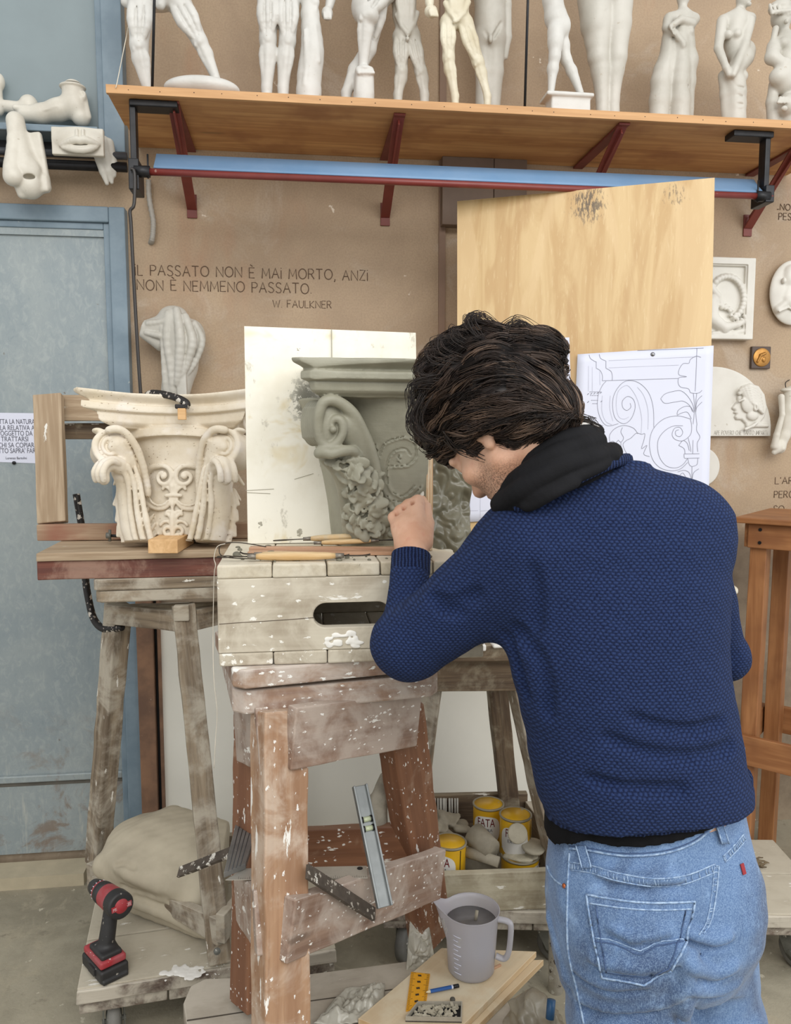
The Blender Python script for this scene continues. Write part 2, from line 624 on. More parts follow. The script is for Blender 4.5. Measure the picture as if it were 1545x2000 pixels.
# stroke lettering (hand lettered capitals), unit cell 0..w x 0..1
STROKES = {
 'A': (0.8, [[(0, 0), (.4, 1), (.8, 0)], [(.15, .38), (.65, .38)]]),
 'C': (0.75, [[(.72, .85), (.5, 1), (.25, .97), (.05, .7), (.03, .4), (.18, .08), (.45, 0), (.72, .15)]]),
 'E': (0.6, [[(.6, 1), (0, 1), (0, 0), (.6, 0)], [(0, .52), (.5, .52)]]),
 'È': (0.6, [[(.6, 1), (0, 1), (0, 0), (.6, 0)], [(0, .52), (.5, .52)], [(.12, 1.3), (.38, 1.14)]]),
 'F': (0.58, [[(.58, 1), (0, 1), (0, 0)], [(0, .52), (.48, .52)]]),
 'I': (0.05, [[(.02, 0), (.02, .82)], [(.02, 1.02), (.03, 1.08)]]),
 'K': (0.65, [[(0, 0), (0, 1)], [(.62, 1), (0, .45), (.65, 0)]]),
 'L': (0.55, [[(0, 1), (0, 0), (.55, 0)]]),
 'M': (0.9, [[(0, 0), (.08, 1), (.45, .25), (.82, 1), (.9, 0)]]),
 'N': (0.75, [[(0, 0), (0, 1), (.75, 0), (.75, 1)]]),
 'O': (0.9, [[(.9 / 2 + .45 * math.sin(a * math.pi / 8), .5 + .5 * math.cos(a * math.pi / 8)) for a in range(17)]]),
 'P': (0.6, [[(0, 0), (0, 1), (.4, 1), (.6, .85), (.6, .65), (.4, .48), (0, .48)]]),
 'R': (0.65, [[(0, 0), (0, 1), (.4, 1), (.58, .85), (.58, .66), (.4, .5), (0, .5)], [(.28, .5), (.65, 0)]]),
 'S': (0.62, [[(.6, .86), (.42, 1), (.2, 1), (.04, .84), (.08, .62), (.5, .42), (.62, .22), (.48, .02), (.2, 0), (0, .14)]]),
 'T': (0.75, [[(0, 1), (.75, 1)], [(.375, 1), (.375, 0)]]),
 'U': (0.7, [[(0, 1), (.02, .25), (.2, 0), (.5, 0), (.68, .25), (.7, 1)]]),
 'V': (0.75, [[(0, 1), (.38, 0), (.75, 1)]]),
 'H': (0.7, [[(0, 0), (0, 1)], [(.7, 0), (.7, 1)], [(0, .52), (.7, .52)]]),
 'D': (0.75, [[(0, 0), (0, 1), (.4, 1), (.7, .75), (.72, .3), (.4, 0), (0, 0)]]),
 'W': (1.1, [[(0, 1), (.28, 0), (.55, .85), (.82, 0), (1.1, 1)]]),
 'Z': (0.65, [[(0, 1), (.65, 1), (0, 0), (.65, 0)]]),
 ',': (0.1, [[(.08, .08), (.08, 0), (0, -.2)]]),
 '.': (0.06, [[(.03, 0), (.03, .05)]]),
 "'": (0.06, [[(.05, 1.02), (.02, .8)]]),
 '-': (0.3, [[(0, .12), (.3, .12)]]),
 '"': (0.06, [[(.05, 1.02), (.02, .8)]]),
}
def stroke_text(mb, txt, o, ex, ez, h, lw=0.0016, gap=0.24, space=0.62, rng=None, width=None):
 """letters as thin tubes; o = base-left point, ex/ez unit vectors, h = cap height; width = scale to that length"""
 o, ex, ez = Vector(o), Vector(ex), Vector(ez)
 tot = sum((space if c == ' ' else STROKES[c][0] + gap) for c in txt)
 sx = 1.0 if width is None else width / (tot * h)
 x = 0.0
 for c in txt:
  if c == ' ':
   x += space
   continue
  w, ss = STROKES[c]
  jy = rng.uniform(-.03, .03) if rng else 0
  for st in ss:
   pts = [o + ex * ((x + a) * h * sx) + ez * ((b + jy) * h) for a, b in st]
   mb.tube(pts, lw, 5)
  x += w + gap
def font_text(name, txt, mat, parent, loc, ex, ez, size, align='LEFT', offset=0.0, extrude=0.0004, width=None, line=1.0):
 c = bpy.data.curves.new(name, 'FONT')
 c.body = txt
 c.size = size
 c.align_x = align
 c.extrude = extrude
 c.offset = offset
 c.space_line = line
 o = bpy.data.objects.new(name, c)
 COL.objects.link(o)
 dg = bpy.context.evaluated_depsgraph_get()
 me = bpy.data.meshes.new_from_object(o.evaluated_get(dg))
 bpy.data.objects.remove(o)
 bpy.data.curves.remove(c)
 ex, ez = Vector(ex).normalized(), Vector(ez).normalized()
 M = Matrix((ex, ez, ex.cross(ez))).transposed().to_4x4()
 if width:
  xs = [v.co.x for v in me.vertices]
  k = width / (max(xs) - min(xs))
  for v in me.vertices:
   v.co.x *= k
 me.transform(Matrix.Translation(Vector(loc)) @ M)
 me.name = name
 me.materials.clear()
 return link(name, me, mat, parent)
def ribbon(mb, pts, nrm, w, lift=0.0006, mi=0):
 """flat line drawn on a surface: pts world, nrm surface normal"""
 nrm = Vector(nrm)
 pts = [Vector(p) for p in pts]
 n = len(pts)
 vs = []
 for i, p in enumerate(pts):
  t = (pts[min(i + 1, n - 1)] - pts[max(0, i - 1)]).normalized()
  s = nrm.cross(t).normalized() * (w / 2)
  vs += [p + s + nrm * lift, p - s + nrm * lift]
 mb.add(vs, [(2 * i, 2 * i + 1, 2 * i + 3, 2 * i + 2) for i in range(n - 1)], mi)
def spiral_pts(c, r0, r1, a0, turns, n=40, ex=Vector((1, 0, 0)), ez=Vector((0, 0, 1)), sq=1.0):
 """from radius r0 to r1 while turning; a0 start angle (rad), negative turns = clockwise in the (ex, ez) plane"""
 out = []
 for i in range(n + 1):
  t = i / n
  r = r0 + (r1 - r0) * t
  a = a0 + turns * 2 * math.pi * t
  out.append(Vector(c) + ex * (r * math.cos(a) * sq) + ez * (r * math.sin(a)))
 return out
def smooth_poly(pts, n=6):
 """Catmull-Rom through points of any dimension (lists), n samples per span"""
 a = [np.array(p, float) for p in pts]
 out = []
 for i in range(len(a) - 1):
  p0, p1, p2, p3 = a[max(i - 1, 0)], a[i], a[i + 1], a[min(i + 2, len(a) - 1)]
  for j in range(n):
   t = j / n
   out.append(0.5 * ((2 * p1) + (-p0 + p2) * t + (2 * p0 - 5 * p1 + 4 * p2 - p3) * t * t + (-p0 + 3 * p1 - 3 * p2 + p3) * t ** 3))
 out.append(a[-1])
 return out
# == materials
WALLY = 2.95
def mat_wall():
 n = NT('hardboard_wall')
 v = n.obj(rnd=False)
 s = n.sep(v)
 col = n.mix(n.ss(n.noise(v, 1.6, 5, 0.6, 0.4), 0.35, 0.68), lin(180, 156, 127), lin(160, 137, 111))
 col = n.mix(n.math('MULTIPLY', n.ss(n.noise(v, 3.1, 5, 0.65, 1.0), 0.52, 0.7), 0.75), col, lin(186, 169, 149))
 col = n.mix(n.math('MULTIPLY', n.ss(n.noise(n.obj((1, 1, 0.35), False), 4.2, 4, 0.6), 0.56, 0.74), 0.5), col, lin(168, 124, 92))
 fine = n.noise(v, 160, 2, 0.6)
 col = n.mix(n.math('MULTIPLY', n.ss(fine, 0.35, 0.7), 0.22), col, lin(120, 97, 78))
 low = n.ss(n.math('ADD', s[2], n.math('MULTIPLY', n.noise(v, 5, 4, 0.6), 0.25)), 1.36, 1.2)
 cem = n.mix(n.ss(n.noise(v, 6, 6, 0.7), 0.35, 0.7), lin(160, 143, 121), lin(132, 116, 97))
 spl = n.ss(n.noise(v, 13, 7, 0.75, 0.5), 0.6, 0.72)
 lowb = n.math('MULTIPLY', n.ss(s[2], 1.05, 0.85), spl)
 cem = n.mix(lowb, cem, lin(190, 178, 160))
 col = n.mix(low, col, cem)
 m = spatter(n, v, 15, 0.10, 0.17, 0.04)
 col = n.mix(n.math('MULTIPLY', m, 0.85), col, lin(222, 208, 190))
 m2 = spatter(n, n.obj((1, 1, 0.3), False), 8, 0.06, 0.16, 0.05)
 col = n.mix(n.math('MULTIPLY', m2, 0.6), col, lin(205, 192, 176))
 b = n.bump(n.noise(v, 60, 5, 0.7), 0.12, 0.004)
 return n.out(col, 0.62, b)
def mat_door():
 n = NT('blue_galvanised_door')
 v = n.obj(rnd=False)
 s = n.sep(v)
 f = n.noise(v, 2.2, 6, 0.65, 0.6)
 f2 = n.noise(n.obj((1, 1, 0.6), False), 42, 4, 0.7, 0.8)
 col = n.mix(n.ss(f, 0.3, 0.7), lin(134, 145, 149), lin(150, 158, 158))
 col = n.mix(n.math('MULTIPLY', n.ss(f2, 0.45, 0.7), 0.5), col, lin(166, 172, 170))
 col = n.mix(n.math('MULTIPLY', n.ss(f2, 0.42, 0.25), 0.5), col, lin(118, 132, 138))
 rz = n.ss(n.math('ADD', s[2], n.math('MULTIPLY', n.noise(v, 3, 4, 0.6), 0.5)), 0.85, 0.35)
 rn = n.ss(n.noise(v, 5.5, 6, 0.7, 0.6), 0.53, 0.66)
 col = n.mix(n.math('MULTIPLY', n.math('MULTIPLY', rz, rn), 0.8), col, lin(124, 104, 86))
 dust = n.ss(n.noise(n.obj((1, 1, 0.12), False), 26, 4, 0.7), 0.55, 0.72)
 col = n.mix(n.math('MULTIPLY', n.math('MULTIPLY', dust, rz), 0.7), col, lin(186, 186, 176))
 m = spatter(n, v, 16, 0.07, 0.12, 0.04)
 col = n.mix(m, col, lin(112, 106, 96))
 return n.out(col, 0.5, n.bump(f2, 0.12, 0.003), Metallic=0.15)
def mat_floor():
 n = NT('dusty_cement_floor')
 v = n.obj(rnd=False)
 col = n.mix(n.ss(n.noise(v, 2.2, 6, 0.65, 0.5), 0.33, 0.68), lin(166, 158, 138), lin(134, 127, 109))
 col = n.mix(n.math('MULTIPLY', n.ss(n.noise(v, 9, 7, 0.75, 0.8), 0.5, 0.68), 0.7), col, lin(168, 158, 136))
 col = n.mix(n.math('MULTIPLY', n.ss(n.noise(v, 22, 5, 0.7), 0.58, 0.72), 0.6), col, lin(112, 105, 90))
 m = spatter(n, v, 26, 0.22, 0.22, 0.05)
 col = n.mix(n.math('MULTIPLY', m, 0.8), col, lin(196, 188, 168))
 return n.out(col, 0.8, n.bump(n.noise(v, 28, 7, 0.75), 0.4, 0.008))
M_WALL, M_DOOR, M_FLOOR = mat_wall(), mat_door(), mat_floor()
M_FRAME = plain('blue_steel_frame', lin(126, 143, 154), 0.5, 0.08, 9, bump=0.05, spat=(lin(168, 174, 172), 24, 0.12, 0.14), tint=lin(108, 126, 138))
M_TRANSOM = plain('grey_transom_panel', lin(134, 147, 150), 0.45, 0.05, 3)
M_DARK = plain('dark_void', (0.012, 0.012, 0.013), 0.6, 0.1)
M_BLACK = plain('black_iron', (0.025, 0.025, 0.027), 0.42, 0.2, 20, metallic=0.5)
M_CREAM = plain('cream_panel', lin(240, 237, 225), 0.5, 0.03, 2)
M_TRIMB = plain('brown_batten', lin(142, 115, 95), 0.6, 0.08, 5)
M_RUST = plain('rusty_channel', lin(148, 112, 86), 0.75, 0.15, 7, bump=0.2, tint=lin(108, 82, 66), spat=(lin(190, 170, 150), 30, 0.2, 0.2))
M_SILL = plain('cement_sill', lin(186, 174, 148), 0.85, 0.08, 8, bump=0.3)
M_LETTER = plain('incised_pencil', lin(104, 82, 64), 0.8, 0.1, 30)
def struct(name, mb, mat, smooth=False):
 o = mb.build(name, mat, None, smooth)
 o['kind'] = 'structure'
 return o
# == room shell
struct('floor', MB().box((-4.2, -3.2, -0.1), (4.2, WALLY + 0.2, 0)), M_FLOOR)
wall = struct('wall_back', MB().box((-4.2, WALLY, 0), (4.2, WALLY + 0.15, 4.6)), M_WALL)
xb = P(862, 600, Y=WALLY)
struct('trim_1', MB().box((xb.x - 0.012, WALLY - 0.012, 1.1), (xb.x + 0.012, WALLY, 4.5)), M_TRIMB)
# ---- steel door on the left
dz = lambda px, py: P(px, py, Y=WALLY - 0.05)
DR = dz(243, 410).x          # outer edge of the frame
DT = dz(120, 400).z
DI = dz(212, 440).x          # inner edge
DTI = dz(120, 431).z
d = MB().box((-2.4, WALLY - 0.02, 0.07), (DI + 0.02, WALLY - 0.004, DTI + 0.02))
door = struct('door_1', d, M_DOOR)
f = MB()
f.box((DI, WALLY - 0.05, 0.0), (DR, WALLY + 0.0, DT))
f.box((-2.4, WALLY - 0.05, DTI), (DI, WALLY + 0.0, DT))
fo = f.build('door_frame', M_FRAME, door)
bevel(fo, 0.004)
f = MB()
f.box((DI - 0.021, WALLY - 0.036, 0.0), (DI, WALLY - 0.005, DTI))
f.box((-2.4, WALLY - 0.036, DTI - 0.022), (DI - 0.021, WALLY - 0.005, DTI))
fo = f.build('door_stop', M_FRAME, door)
bevel(fo, 0.003)
zb = P(100, 1522, Y=WALLY - 0.04)
m = MB().box((-2.4, WALLY - 0.034, zb.z - 0.012), (DI - 0.02, WALLY - 0.02, zb.z + 0.014))
bevel(m.build('weather_bar', M_DOOR, door), 0.004)
m = MB().box((-2.4, WALLY - 0.0225, zb.z - 0.028), (DI - 0.02, WALLY - 0.019, zb.z - 0.012))
m.build('panel_groove', plain('groove_dirt', lin(96, 92, 84), 0.8), door)
m = MB().box((-2.4, WALLY - 0.030, DTI - 0.045), (DI - 0.02, WALLY - 0.02, DTI - 0.022))
m.build('top_rail', M_DOOR, door)
struct('trim_2', MB().box((-2.4, WALLY - 0.14, 0.0), (P(170, 1720, Y=WALLY - .1).x, WALLY - 0.03, 0.045)), M_SILL)
# ---- transom above the door, its post and ledge
tz = P(100, 243, Y=WALLY - 0.12).z
xl = P(190, 120, Y=WALLY - 0.03).x
xr = P(243, 120, Y=WALLY - 0.03).x
win = struct('window_1', MB().box((-2.4, WALLY - 0.012, tz), (xl, WALLY - 0.002, 4.5)), M_TRANSOM)
z0 = P(240, 300, Y=WALLY - 0.05).z
fo = MB().box((xl, WALLY - 0.05, z0), (xl + (xr - xl) * 0.25, WALLY, 4.5)).box((xl + (xr - xl) * .25, WALLY - 0.065, z0), (xr, WALLY, 4.5)).build('window_frame', M_FRAME, win)
bevel(fo, 0.003)
xs = P(190, 245, Y=WALLY - 0.12).x
fo = MB().box((-2.4, WALLY - 0.12, tz - 0.022), (xs, WALLY - 0.0, tz)).build('window_sill', M_FRAME, win)
bevel(fo, 0.003)
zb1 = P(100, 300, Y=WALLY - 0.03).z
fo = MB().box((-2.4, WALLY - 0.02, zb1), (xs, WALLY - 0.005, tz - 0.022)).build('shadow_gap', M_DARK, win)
# ---- cream sheet behind the trestles, rusty channel, dark box under the shelf
cl, cr = P(317, 1400, Y=WALLY - 0.03).x, P(1062, 1400, Y=WALLY - 0.03).x
o = MB().box((cl, WALLY - 0.03, 0.0), (cr, WALLY - 0.012, P(600, 1172, Y=WALLY - .03).z)).build('cream_panel', M_CREAM)
tag(o, 'large smooth cream panel standing against the wall behind the trestles', 'panel')
bevel(o, 0.003)
ca, cb = P(271, 1400, Y=WALLY - 0.06).x, P(303, 1400, Y=WALLY - 0.06).x
cc = P(316, 1400, Y=WALLY - 0.06).x
zt = P(290, 1150, Y=WALLY - 0.06).z
ch = empty('steel_channel', (ca, WALLY - 0.04, 0), 'rusty brown upright steel channel beside the blue door frame', 'channel')
bevel(MB().box((ca, WALLY - 0.06, 0), (cb, WALLY - 0.001, zt)).build('flange', M_RUST, ch), 0.003)
bevel(MB().box((cb + 0.012, WALLY - 0.045, 0), (cc, WALLY - 0.001, zt)).build('flange', M_RUST, ch), 0.002)
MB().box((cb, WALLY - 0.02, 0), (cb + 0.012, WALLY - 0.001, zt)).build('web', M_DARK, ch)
a, b = P(864, 382, Y=WALLY - 0.05), P(1030, 300, Y=WALLY - 0.05)
o = empty('cover_box', ((a.x + b.x) / 2, WALLY - 0.03, a.z), 'dark brown flat box fixed to the wall under the shelf, behind the awning', 'box')
mx = P(965, 350, Y=WALLY - 0.05).x
M_COVER = plain('dark_cover', lin(112, 92, 76), 0.6, 0.08)
bevel(MB().box((a.x, WALLY - 0.05, a.z - 0.1), (mx - 0.001, WALLY - 0.001, P(900, 306, Y=WALLY - .05).z)).build('cover', M_COVER, o), 0.002)
bevel(MB().box((mx + 0.001, WALLY - 0.05, a.z - 0.1), (b.x, WALLY - 0.001, P(900, 306, Y=WALLY - .05).z)).build('cover', M_COVER, o), 0.002)
# ---- hand lettering on the wall
EX, EZ = Vector((1, 0, 0)), Vector((0, 0, 1))
def wall_line(mb, txt, px0, px1, py, hpx, lw=0.0017):
 a, b = P(px0, py, Y=WALLY - 0.0008), P(px1, py, Y=WALLY - 0.0008)
 h = P(px0, py - hpx, Y=WALLY).z - a.z
 stroke_text(mb, txt, a, EX, EZ, h, lw, width=b.x - a.x, rng=random.Random(len(txt)))
mb = MB()
wall_line(mb, 'IL PASSATO NON È MAI MORTO, ANZI', 264, 722, 537, 20)
wall_line(mb, 'NON È NEMMENO PASSATO.', 268, 612, 566, 20)
wall_line(mb, 'W. FAULKNER', 533, 650, 600, 14, 0.0013)
mb.build('lettering', M_LETTER, wall, True)
mb = MB()
wall_line(mb, '-NO', 1518, 1546, 410, 12, 0.0016)
wall_line(mb, 'PES', 1521, 1548, 429, 13, 0.0016)
wall_line(mb, "L'AR", 1514, 1552, 945, 13, 0.0015)
wall_line(mb, 'PERC', 1512, 1552, 972, 13, 0.0015)
wall_line(mb, 'SO', 1511, 1534, 1000, 12, 0.0015)
mb.build('lettering', M_LETTER, wall, True)
# == plank shelf, brackets, awning
M_PINE = wood('shelf_pine', lin(194, 148, 94), lin(168, 118, 68), 0.55, 0.7, bump=0.1)
M_PINE_U = wood('shelf_pine_under', lin(214, 164, 108), lin(182, 130, 80), 0.6, 0.6, bump=0.1, dark=lin(158, 106, 66))
M_PINE_F = wood('shelf_front_edge', lin(204, 158, 108), lin(184, 138, 90), 0.55, 0.8, bump=0.08)
M_REDP = plain('red_oxide_paint', lin(122, 54, 44), 0.5, 0.12, 8, bump=0.08, spat=(lin(150, 100, 86), 40, 0.1, 0.15))
SHY = 2.50                                   # front edge of the shelf
pl = P(208, 165, Y=SHY)
SHZ = pl.z                                   # top of the shelf
SHX0 = pl.x
SHX1 = P(1700, 240, Y=SHY).x
TH = SHZ - P(212, 181, Y=SHY).z
shelf = empty('plank_shelf', ((SHX0 + SHX1) / 2, SHY, SHZ - TH), 'long pine plank shelf on red brackets, carrying the white plaster statues', 'shelf')
ym = SHY + 0.25
o = beam('board', (SHX0, (SHY + .014 + ym) / 2, SHZ - TH / 2), (SHX1, (SHY + .014 + ym) / 2, SHZ - TH / 2), ym - SHY - .016, TH - .001, M_PINE_U, shelf, worn=.0003, bev=.001)
o = beam('board', (SHX0 + .005, (ym + .001 + WALLY) / 2, SHZ - TH / 2), (SHX1, (ym + .001 + WALLY) / 2, SHZ - TH / 2), WALLY - ym - .004, TH - .003, M_PINE_U, shelf, worn=.0003, bev=.001)
o = beam('front_edge', (SHX0 - .002, SHY + .006, SHZ - TH / 2), (SHX1, SHY + .006, SHZ - TH / 2), .014, TH + .002, M_PINE_F, shelf, worn=.0003, bev=.001)
mb = MB()
for k in range(26):
 x = SHX0 + 0.06 + k * (SHX1 - SHX0) / 26 + RNG.uniform(-.02, .02)
 mb.tube([(x, SHY - .0014, SHZ - TH * RNG.uniform(.35, .65)), (x, SHY + .002, SHZ - TH * .5)], .0016, 6)
o = mb.build('nail', M_BLACK, shelf)
o['kind'] = 'stuff'
zt = SHZ - TH
def bracket(px_t, py_t, px_b, py_b, label):
 """diagonal strut from the underside of the shelf down to the wall"""
 t = P(px_t, py_t, Z=zt - .004)
 b = P(px_b, py_b, Y=WALLY - .006)
 x = (t.x + b.x) / 2
 t.x = b.x = x
 t.y = min(t.y, WALLY - .25)
 e = empty('shelf_bracket', (x, WALLY, b.z), label, 'bracket', 'red steel brackets under the plank shelf')
 beam('strut', t, b, .034, .008, M_REDP, e, up=(0, 1, 1), worn=.0004, bev=.002)
 beam('strut_rib', t + Vector((0, .004, -.012)), b + Vector((0, -.012, .03)), .006, .024, M_REDP, e, up=(0, 1, 1), worn=.0002, bev=.001)
 beam('arm', (x, t.y - .02, zt - .004), (x, WALLY - .002, zt - .004), .036, .007, M_REDP, e, worn=.0002, bev=.001)
 beam('foot_plate', (x, WALLY - .004, b.z - .03), (x, WALLY - .004, b.z + .05), .034, .006, M_REDP, e, up=(0, 1, 0), worn=.0002, bev=.001)
bracket(352, 205, 364, 408, 'red bracket under the plank shelf above the carved quotation')
bracket(781, 228, 751, 424, 'red bracket under the plank shelf above the white modelling board')
bracket(1214, 246, 1128, 440, 'red bracket under the plank shelf above the plywood board')
bracket(1542, 292, 1470, 446, 'red bracket under the plank shelf above the square putto relief')
# ---- roller awning
AWY = 2.53
M_BLUE = plain('blue_awning_cloth', lin(126, 156, 188), 0.6, 0.04, 4, tint=lin(108, 144, 180))
M_REDT = plain('red_tube_paint', lin(126, 52, 46), 0.35, 0.1, 8, spat=(lin(170, 130, 120), 36, 0.1, 0.16))
al, ar = P(292, 345, Y=AWY), P(1508, 373, Y=AWY)
aw = empty('roller_awning', ((al.x + ar.x) / 2, AWY, al.z), 'rolled blue cloth awning with red tube fixed under the plank shelf', 'awning')
azr = P(700, 352, Y=AWY).z
rt = P(292, 338, Y=AWY).z - P(292, 350, Y=AWY).z
MB().tube([(al.x, AWY, azr), (ar.x, AWY, azr)], abs(rt) * .58, 18).build('front_tube', M_REDT, aw, True)
zt1 = P(700, 322, Y=AWY + .06).z
mb = MB()
prof = [(AWY - .004, azr + .012), (AWY + .002, azr + .02), (AWY + .03, (azr + zt1) / 2 + .012), (AWY + .055, zt1 + .006), (AWY + .075, zt1 - .006), (AWY + .075, zt1 - .03)]
x0, x1 = P(300, 320, Y=AWY).x, P(1490, 360, Y=AWY).x
for i in range(len(prof)):
 pass
vs, fs = [], []
for y, z in prof:
 vs += [(x0, y, z), (x1, y, z)]
for i in range(len(prof) - 1):
 fs.append((2 * i, 2 * i + 1, 2 * i + 3, 2 * i + 2))
o = MB().add(vs, fs).build('awning_cloth', M_BLUE, aw, True)
sm = o.modifiers.new('thick', 'SOLIDIFY')
sm.thickness = .004
MB().tube([(x0 + .01, AWY + .045, zt1 - .034), (x1 - .01, AWY + .045, zt1 - .034)], .010, 14).build('roller', M_BLACK, aw, True)
for nm, px in (('left', 262), ('right', 1503)):
 q = P(px, 320 if px < 500 else 352, Y=AWY)
 b = MB()
 b.box((q.x - .016, AWY - .01, azr - .055 if px < 500 else azr - .02), (q.x + .014, AWY + .08, azr + .035))
 b.box((q.x - .012, AWY + .01, azr + .03), (q.x + .006, AWY + .05, zt - .0))
 e = 1 if px < 500 else -1
 b.box((q.x - .01 * e, AWY + .0, zt - .02), (q.x + .13 * e, AWY + .06, zt - .001))
 bevel(b.build('end_bracket', M_BLACK, aw), .003)
 b = MB().tube([(q.x, AWY, azr), (q.x + .045 * e, AWY, azr)], .017, 14)
 b.tube([(q.x + .04 * e, AWY - .002, azr + .05), (q.x + .04 * e, AWY - .002, azr - .02)], .003, 6)
 b.build('end_cap', M_BLACK, aw, True)
q = [P(x, y, Y=AWY - .02) for x, y in ((255, 330), (263, 338), (262, 398), (254, 412), (256, 440), (262, 560), (270, 700), (276, 786), (277, 800))]
o = MB().tube(smooth_poly(q, 4), .0052, 8).build('awning_crank', plain('dark_rod', (0.03, 0.024, 0.02), 0.4, .2), aw, True)
# ---- grey conduit and the two rods that stand on the shelf
M_COND = plain('grey_conduit', lin(168, 162, 152), 0.5, 0.05)
q = smooth_poly([P(x, y, Y=WALLY - .02) for x, y in ((290, 352), (292, 390), (299, 430), (299, 452), (297, 468))] + [P(294, 476, Y=WALLY + .01)], 12)
o = MB().tube(q, [.0085 + .0016 * (i % 3 == 0) for i in range(len(q))], 10).build('conduit', M_COND, None, True)
tag(o, 'short grey corrugated conduit running into the wall beside the crank rod', 'conduit')
for a, b, lb in (((301, 0), (297, 166), 'thin dark steel rod standing at the shelf edge before the striding flayed statue'),
    ((1031, 0), (1025, 208), 'thin dark steel rod at the shelf edge beside the small walking female statue')):
 p = P(b[0], b[1], Y=SHY + .02)
 t = P(a[0], a[1], Y=SHY + .02)
 dd = (t - p).normalized()
 p.z = SHZ
 o = MB().tube([p, p + dd * .75], .0042, 8).build('steel_rod', M_BLACK, None, True)
 tag(o, lb, 'rod', 'steel rods on the shelf')
q = [P(252, 45, Y=SHY + .12), P(240, 105, Y=SHY + .06), P(229, 160, Y=SHY)]
q = [P(268, -40, Y=SHY + .2)] + q + [P(226, 172, Y=SHY - .004)]
o = MB().tube(smooth_poly(q, 5), .0013, 5).build('string', plain('white_string', lin(225, 215, 195), .8), None, True)
tag(o, 'thin white string hanging over the corner of the plank shelf', 'string')
# ---- black pipes left of the awning
pz = P(100, 299, Y=WALLY - .10).z
for py, r, lb in ((299, .012, 'upper black pipe running under the plaster casts'), (321, .016, 'lower thicker black pipe running under the plaster casts')):
 z = P(100, py, Y=WALLY - .10).z
 xe = P(248, py, Y=WALLY - .10).x
 o = MB().tube([(-2.4, WALLY - .10 + r * .0, z), (xe, WALLY - .10, z)], r, 14).build('pipe', M_BLACK if r > .013 else plain('grey_pipe', lin(70, 72, 76), .4), None, True)
 tag(o, lb, 'pipe', 'pipes under the plaster casts')
# == timber materials
PLASTER_W = lin(226, 222, 212)
DUSTC = lin(186, 178, 162)
M_TIMB = wood('grey_trestle_timber', lin(150, 134, 112), lin(104, 90, 74), 0.85, 1.0, dust=(DUSTC, .55), spat=(PLASTER_W, 70, .2, .3), bump=.5)
M_TIMBD = wood('dark_trestle_timber', lin(116, 98, 76), lin(74, 58, 44), 0.8, 1.0, dust=(lin(160, 150, 128), .35), spat=(PLASTER_W, 42, .22, .3), bump=.4)
M_DUSTY = wood('dusty_dolly_boards', lin(168, 158, 138), lin(140, 130, 111), 0.9, 0.7, dust=(lin(184, 176, 158), .7), spat=(PLASTER_W, 70, .25, .3), bump=.3)
M_DOLEDGE = wood('spattered_dolly_edge', lin(104, 86, 74), lin(74, 60, 52), 0.85, 1.0, dust=(lin(196, 188, 172), .7), spat=(PLASTER_W, 30, .3, .36), bump=.5)
M_BOX = wood('plastered_box_wood', lin(190, 180, 162), lin(162, 150, 131), 0.85, 0.6, dust=(lin(204, 196, 178), .6), spat=(lin(230, 226, 216), 40, .35, .34), spat2=(lin(232, 229, 220), 110, .2, .4), bump=.35)
M_BOXTOP = wood('clay_smeared_top', lin(194, 183, 160), lin(170, 158, 136), 0.85, 0.6, dust=(lin(208, 200, 182), .6), spat=(lin(122, 116, 96), 60, .15, .3), bump=.4)
M_STAND = wood('spattered_stand_wood', lin(176, 141, 110), lin(148, 112, 84), 0.6, 0.8, dust=(lin(200, 182, 164), .45), spat=(lin(232, 228, 220), 46, .48, .34), spat2=(lin(232, 228, 222), 130, .26, .36), bump=.2)
M_STANDD = wood('dark_stand_wood', lin(150, 124, 106), lin(122, 96, 80), 0.65, 0.8, dust=(lin(182, 168, 156), .6), spat=(lin(232, 228, 220), 50, .42, .34), spat2=(lin(232, 228, 222), 150, .26, .36), bump=.3)
M_STANDR = wood('red_stand_wood', lin(142, 98, 70), lin(116, 76, 53), 0.5, 0.6, dust=(lin(176, 150, 128), .25), spat=(lin(236, 232, 224), 60, .4, .3), spat2=(lin(232, 228, 222), 150, .4, .36), bump=.12)
M_SLABTOP = wood('spattered_turntable_wood', lin(160, 132, 110), lin(130, 102, 86), 0.65, 0.9, dust=(lin(198, 188, 178), .6), spat=(lin(234, 232, 226), 26, .4, .36), spat2=(lin(234, 232, 226), 110, .45, .4), bump=.3)
M_REDBEAM = wood('red_brown_beam', lin(124, 72, 56), lin(92, 50, 40), 0.6, 1.0, dust=(lin(160, 130, 112), .35), bump=.2)
M_FRAMEW = wood('raw_frame_timber', lin(186, 166, 140), lin(152, 130, 104), 0.8, 1.1, spat=(lin(220, 216, 206), 50, .15, .4), bump=.35)
M_LEDGE = wood('board_with_red_paint', lin(184, 162, 134), lin(150, 122, 98), 0.8, 0.9, dark=lin(140, 84, 66), bump=.3)
M_PEDW = wood('orange_pedestal_wood', lin(172, 120, 76), lin(142, 92, 54), 0.5, 0.8, bump=.12, dark=lin(128, 82, 50))
M_PLY = None
M_GREYCAST = plain('grey_caster_tyre', lin(120, 118, 112), .6, .15, 14)
M_CASTMET = plain('dusty_caster_metal', lin(128, 128, 120), .55, .2, 20, metallic=.3, spat=(lin(200, 196, 186), 60, .3, .35))
M_PLASTERSPILL = plain('white_plaster_spill', lin(236, 233, 226), .85, .03, 12, bump=.2)
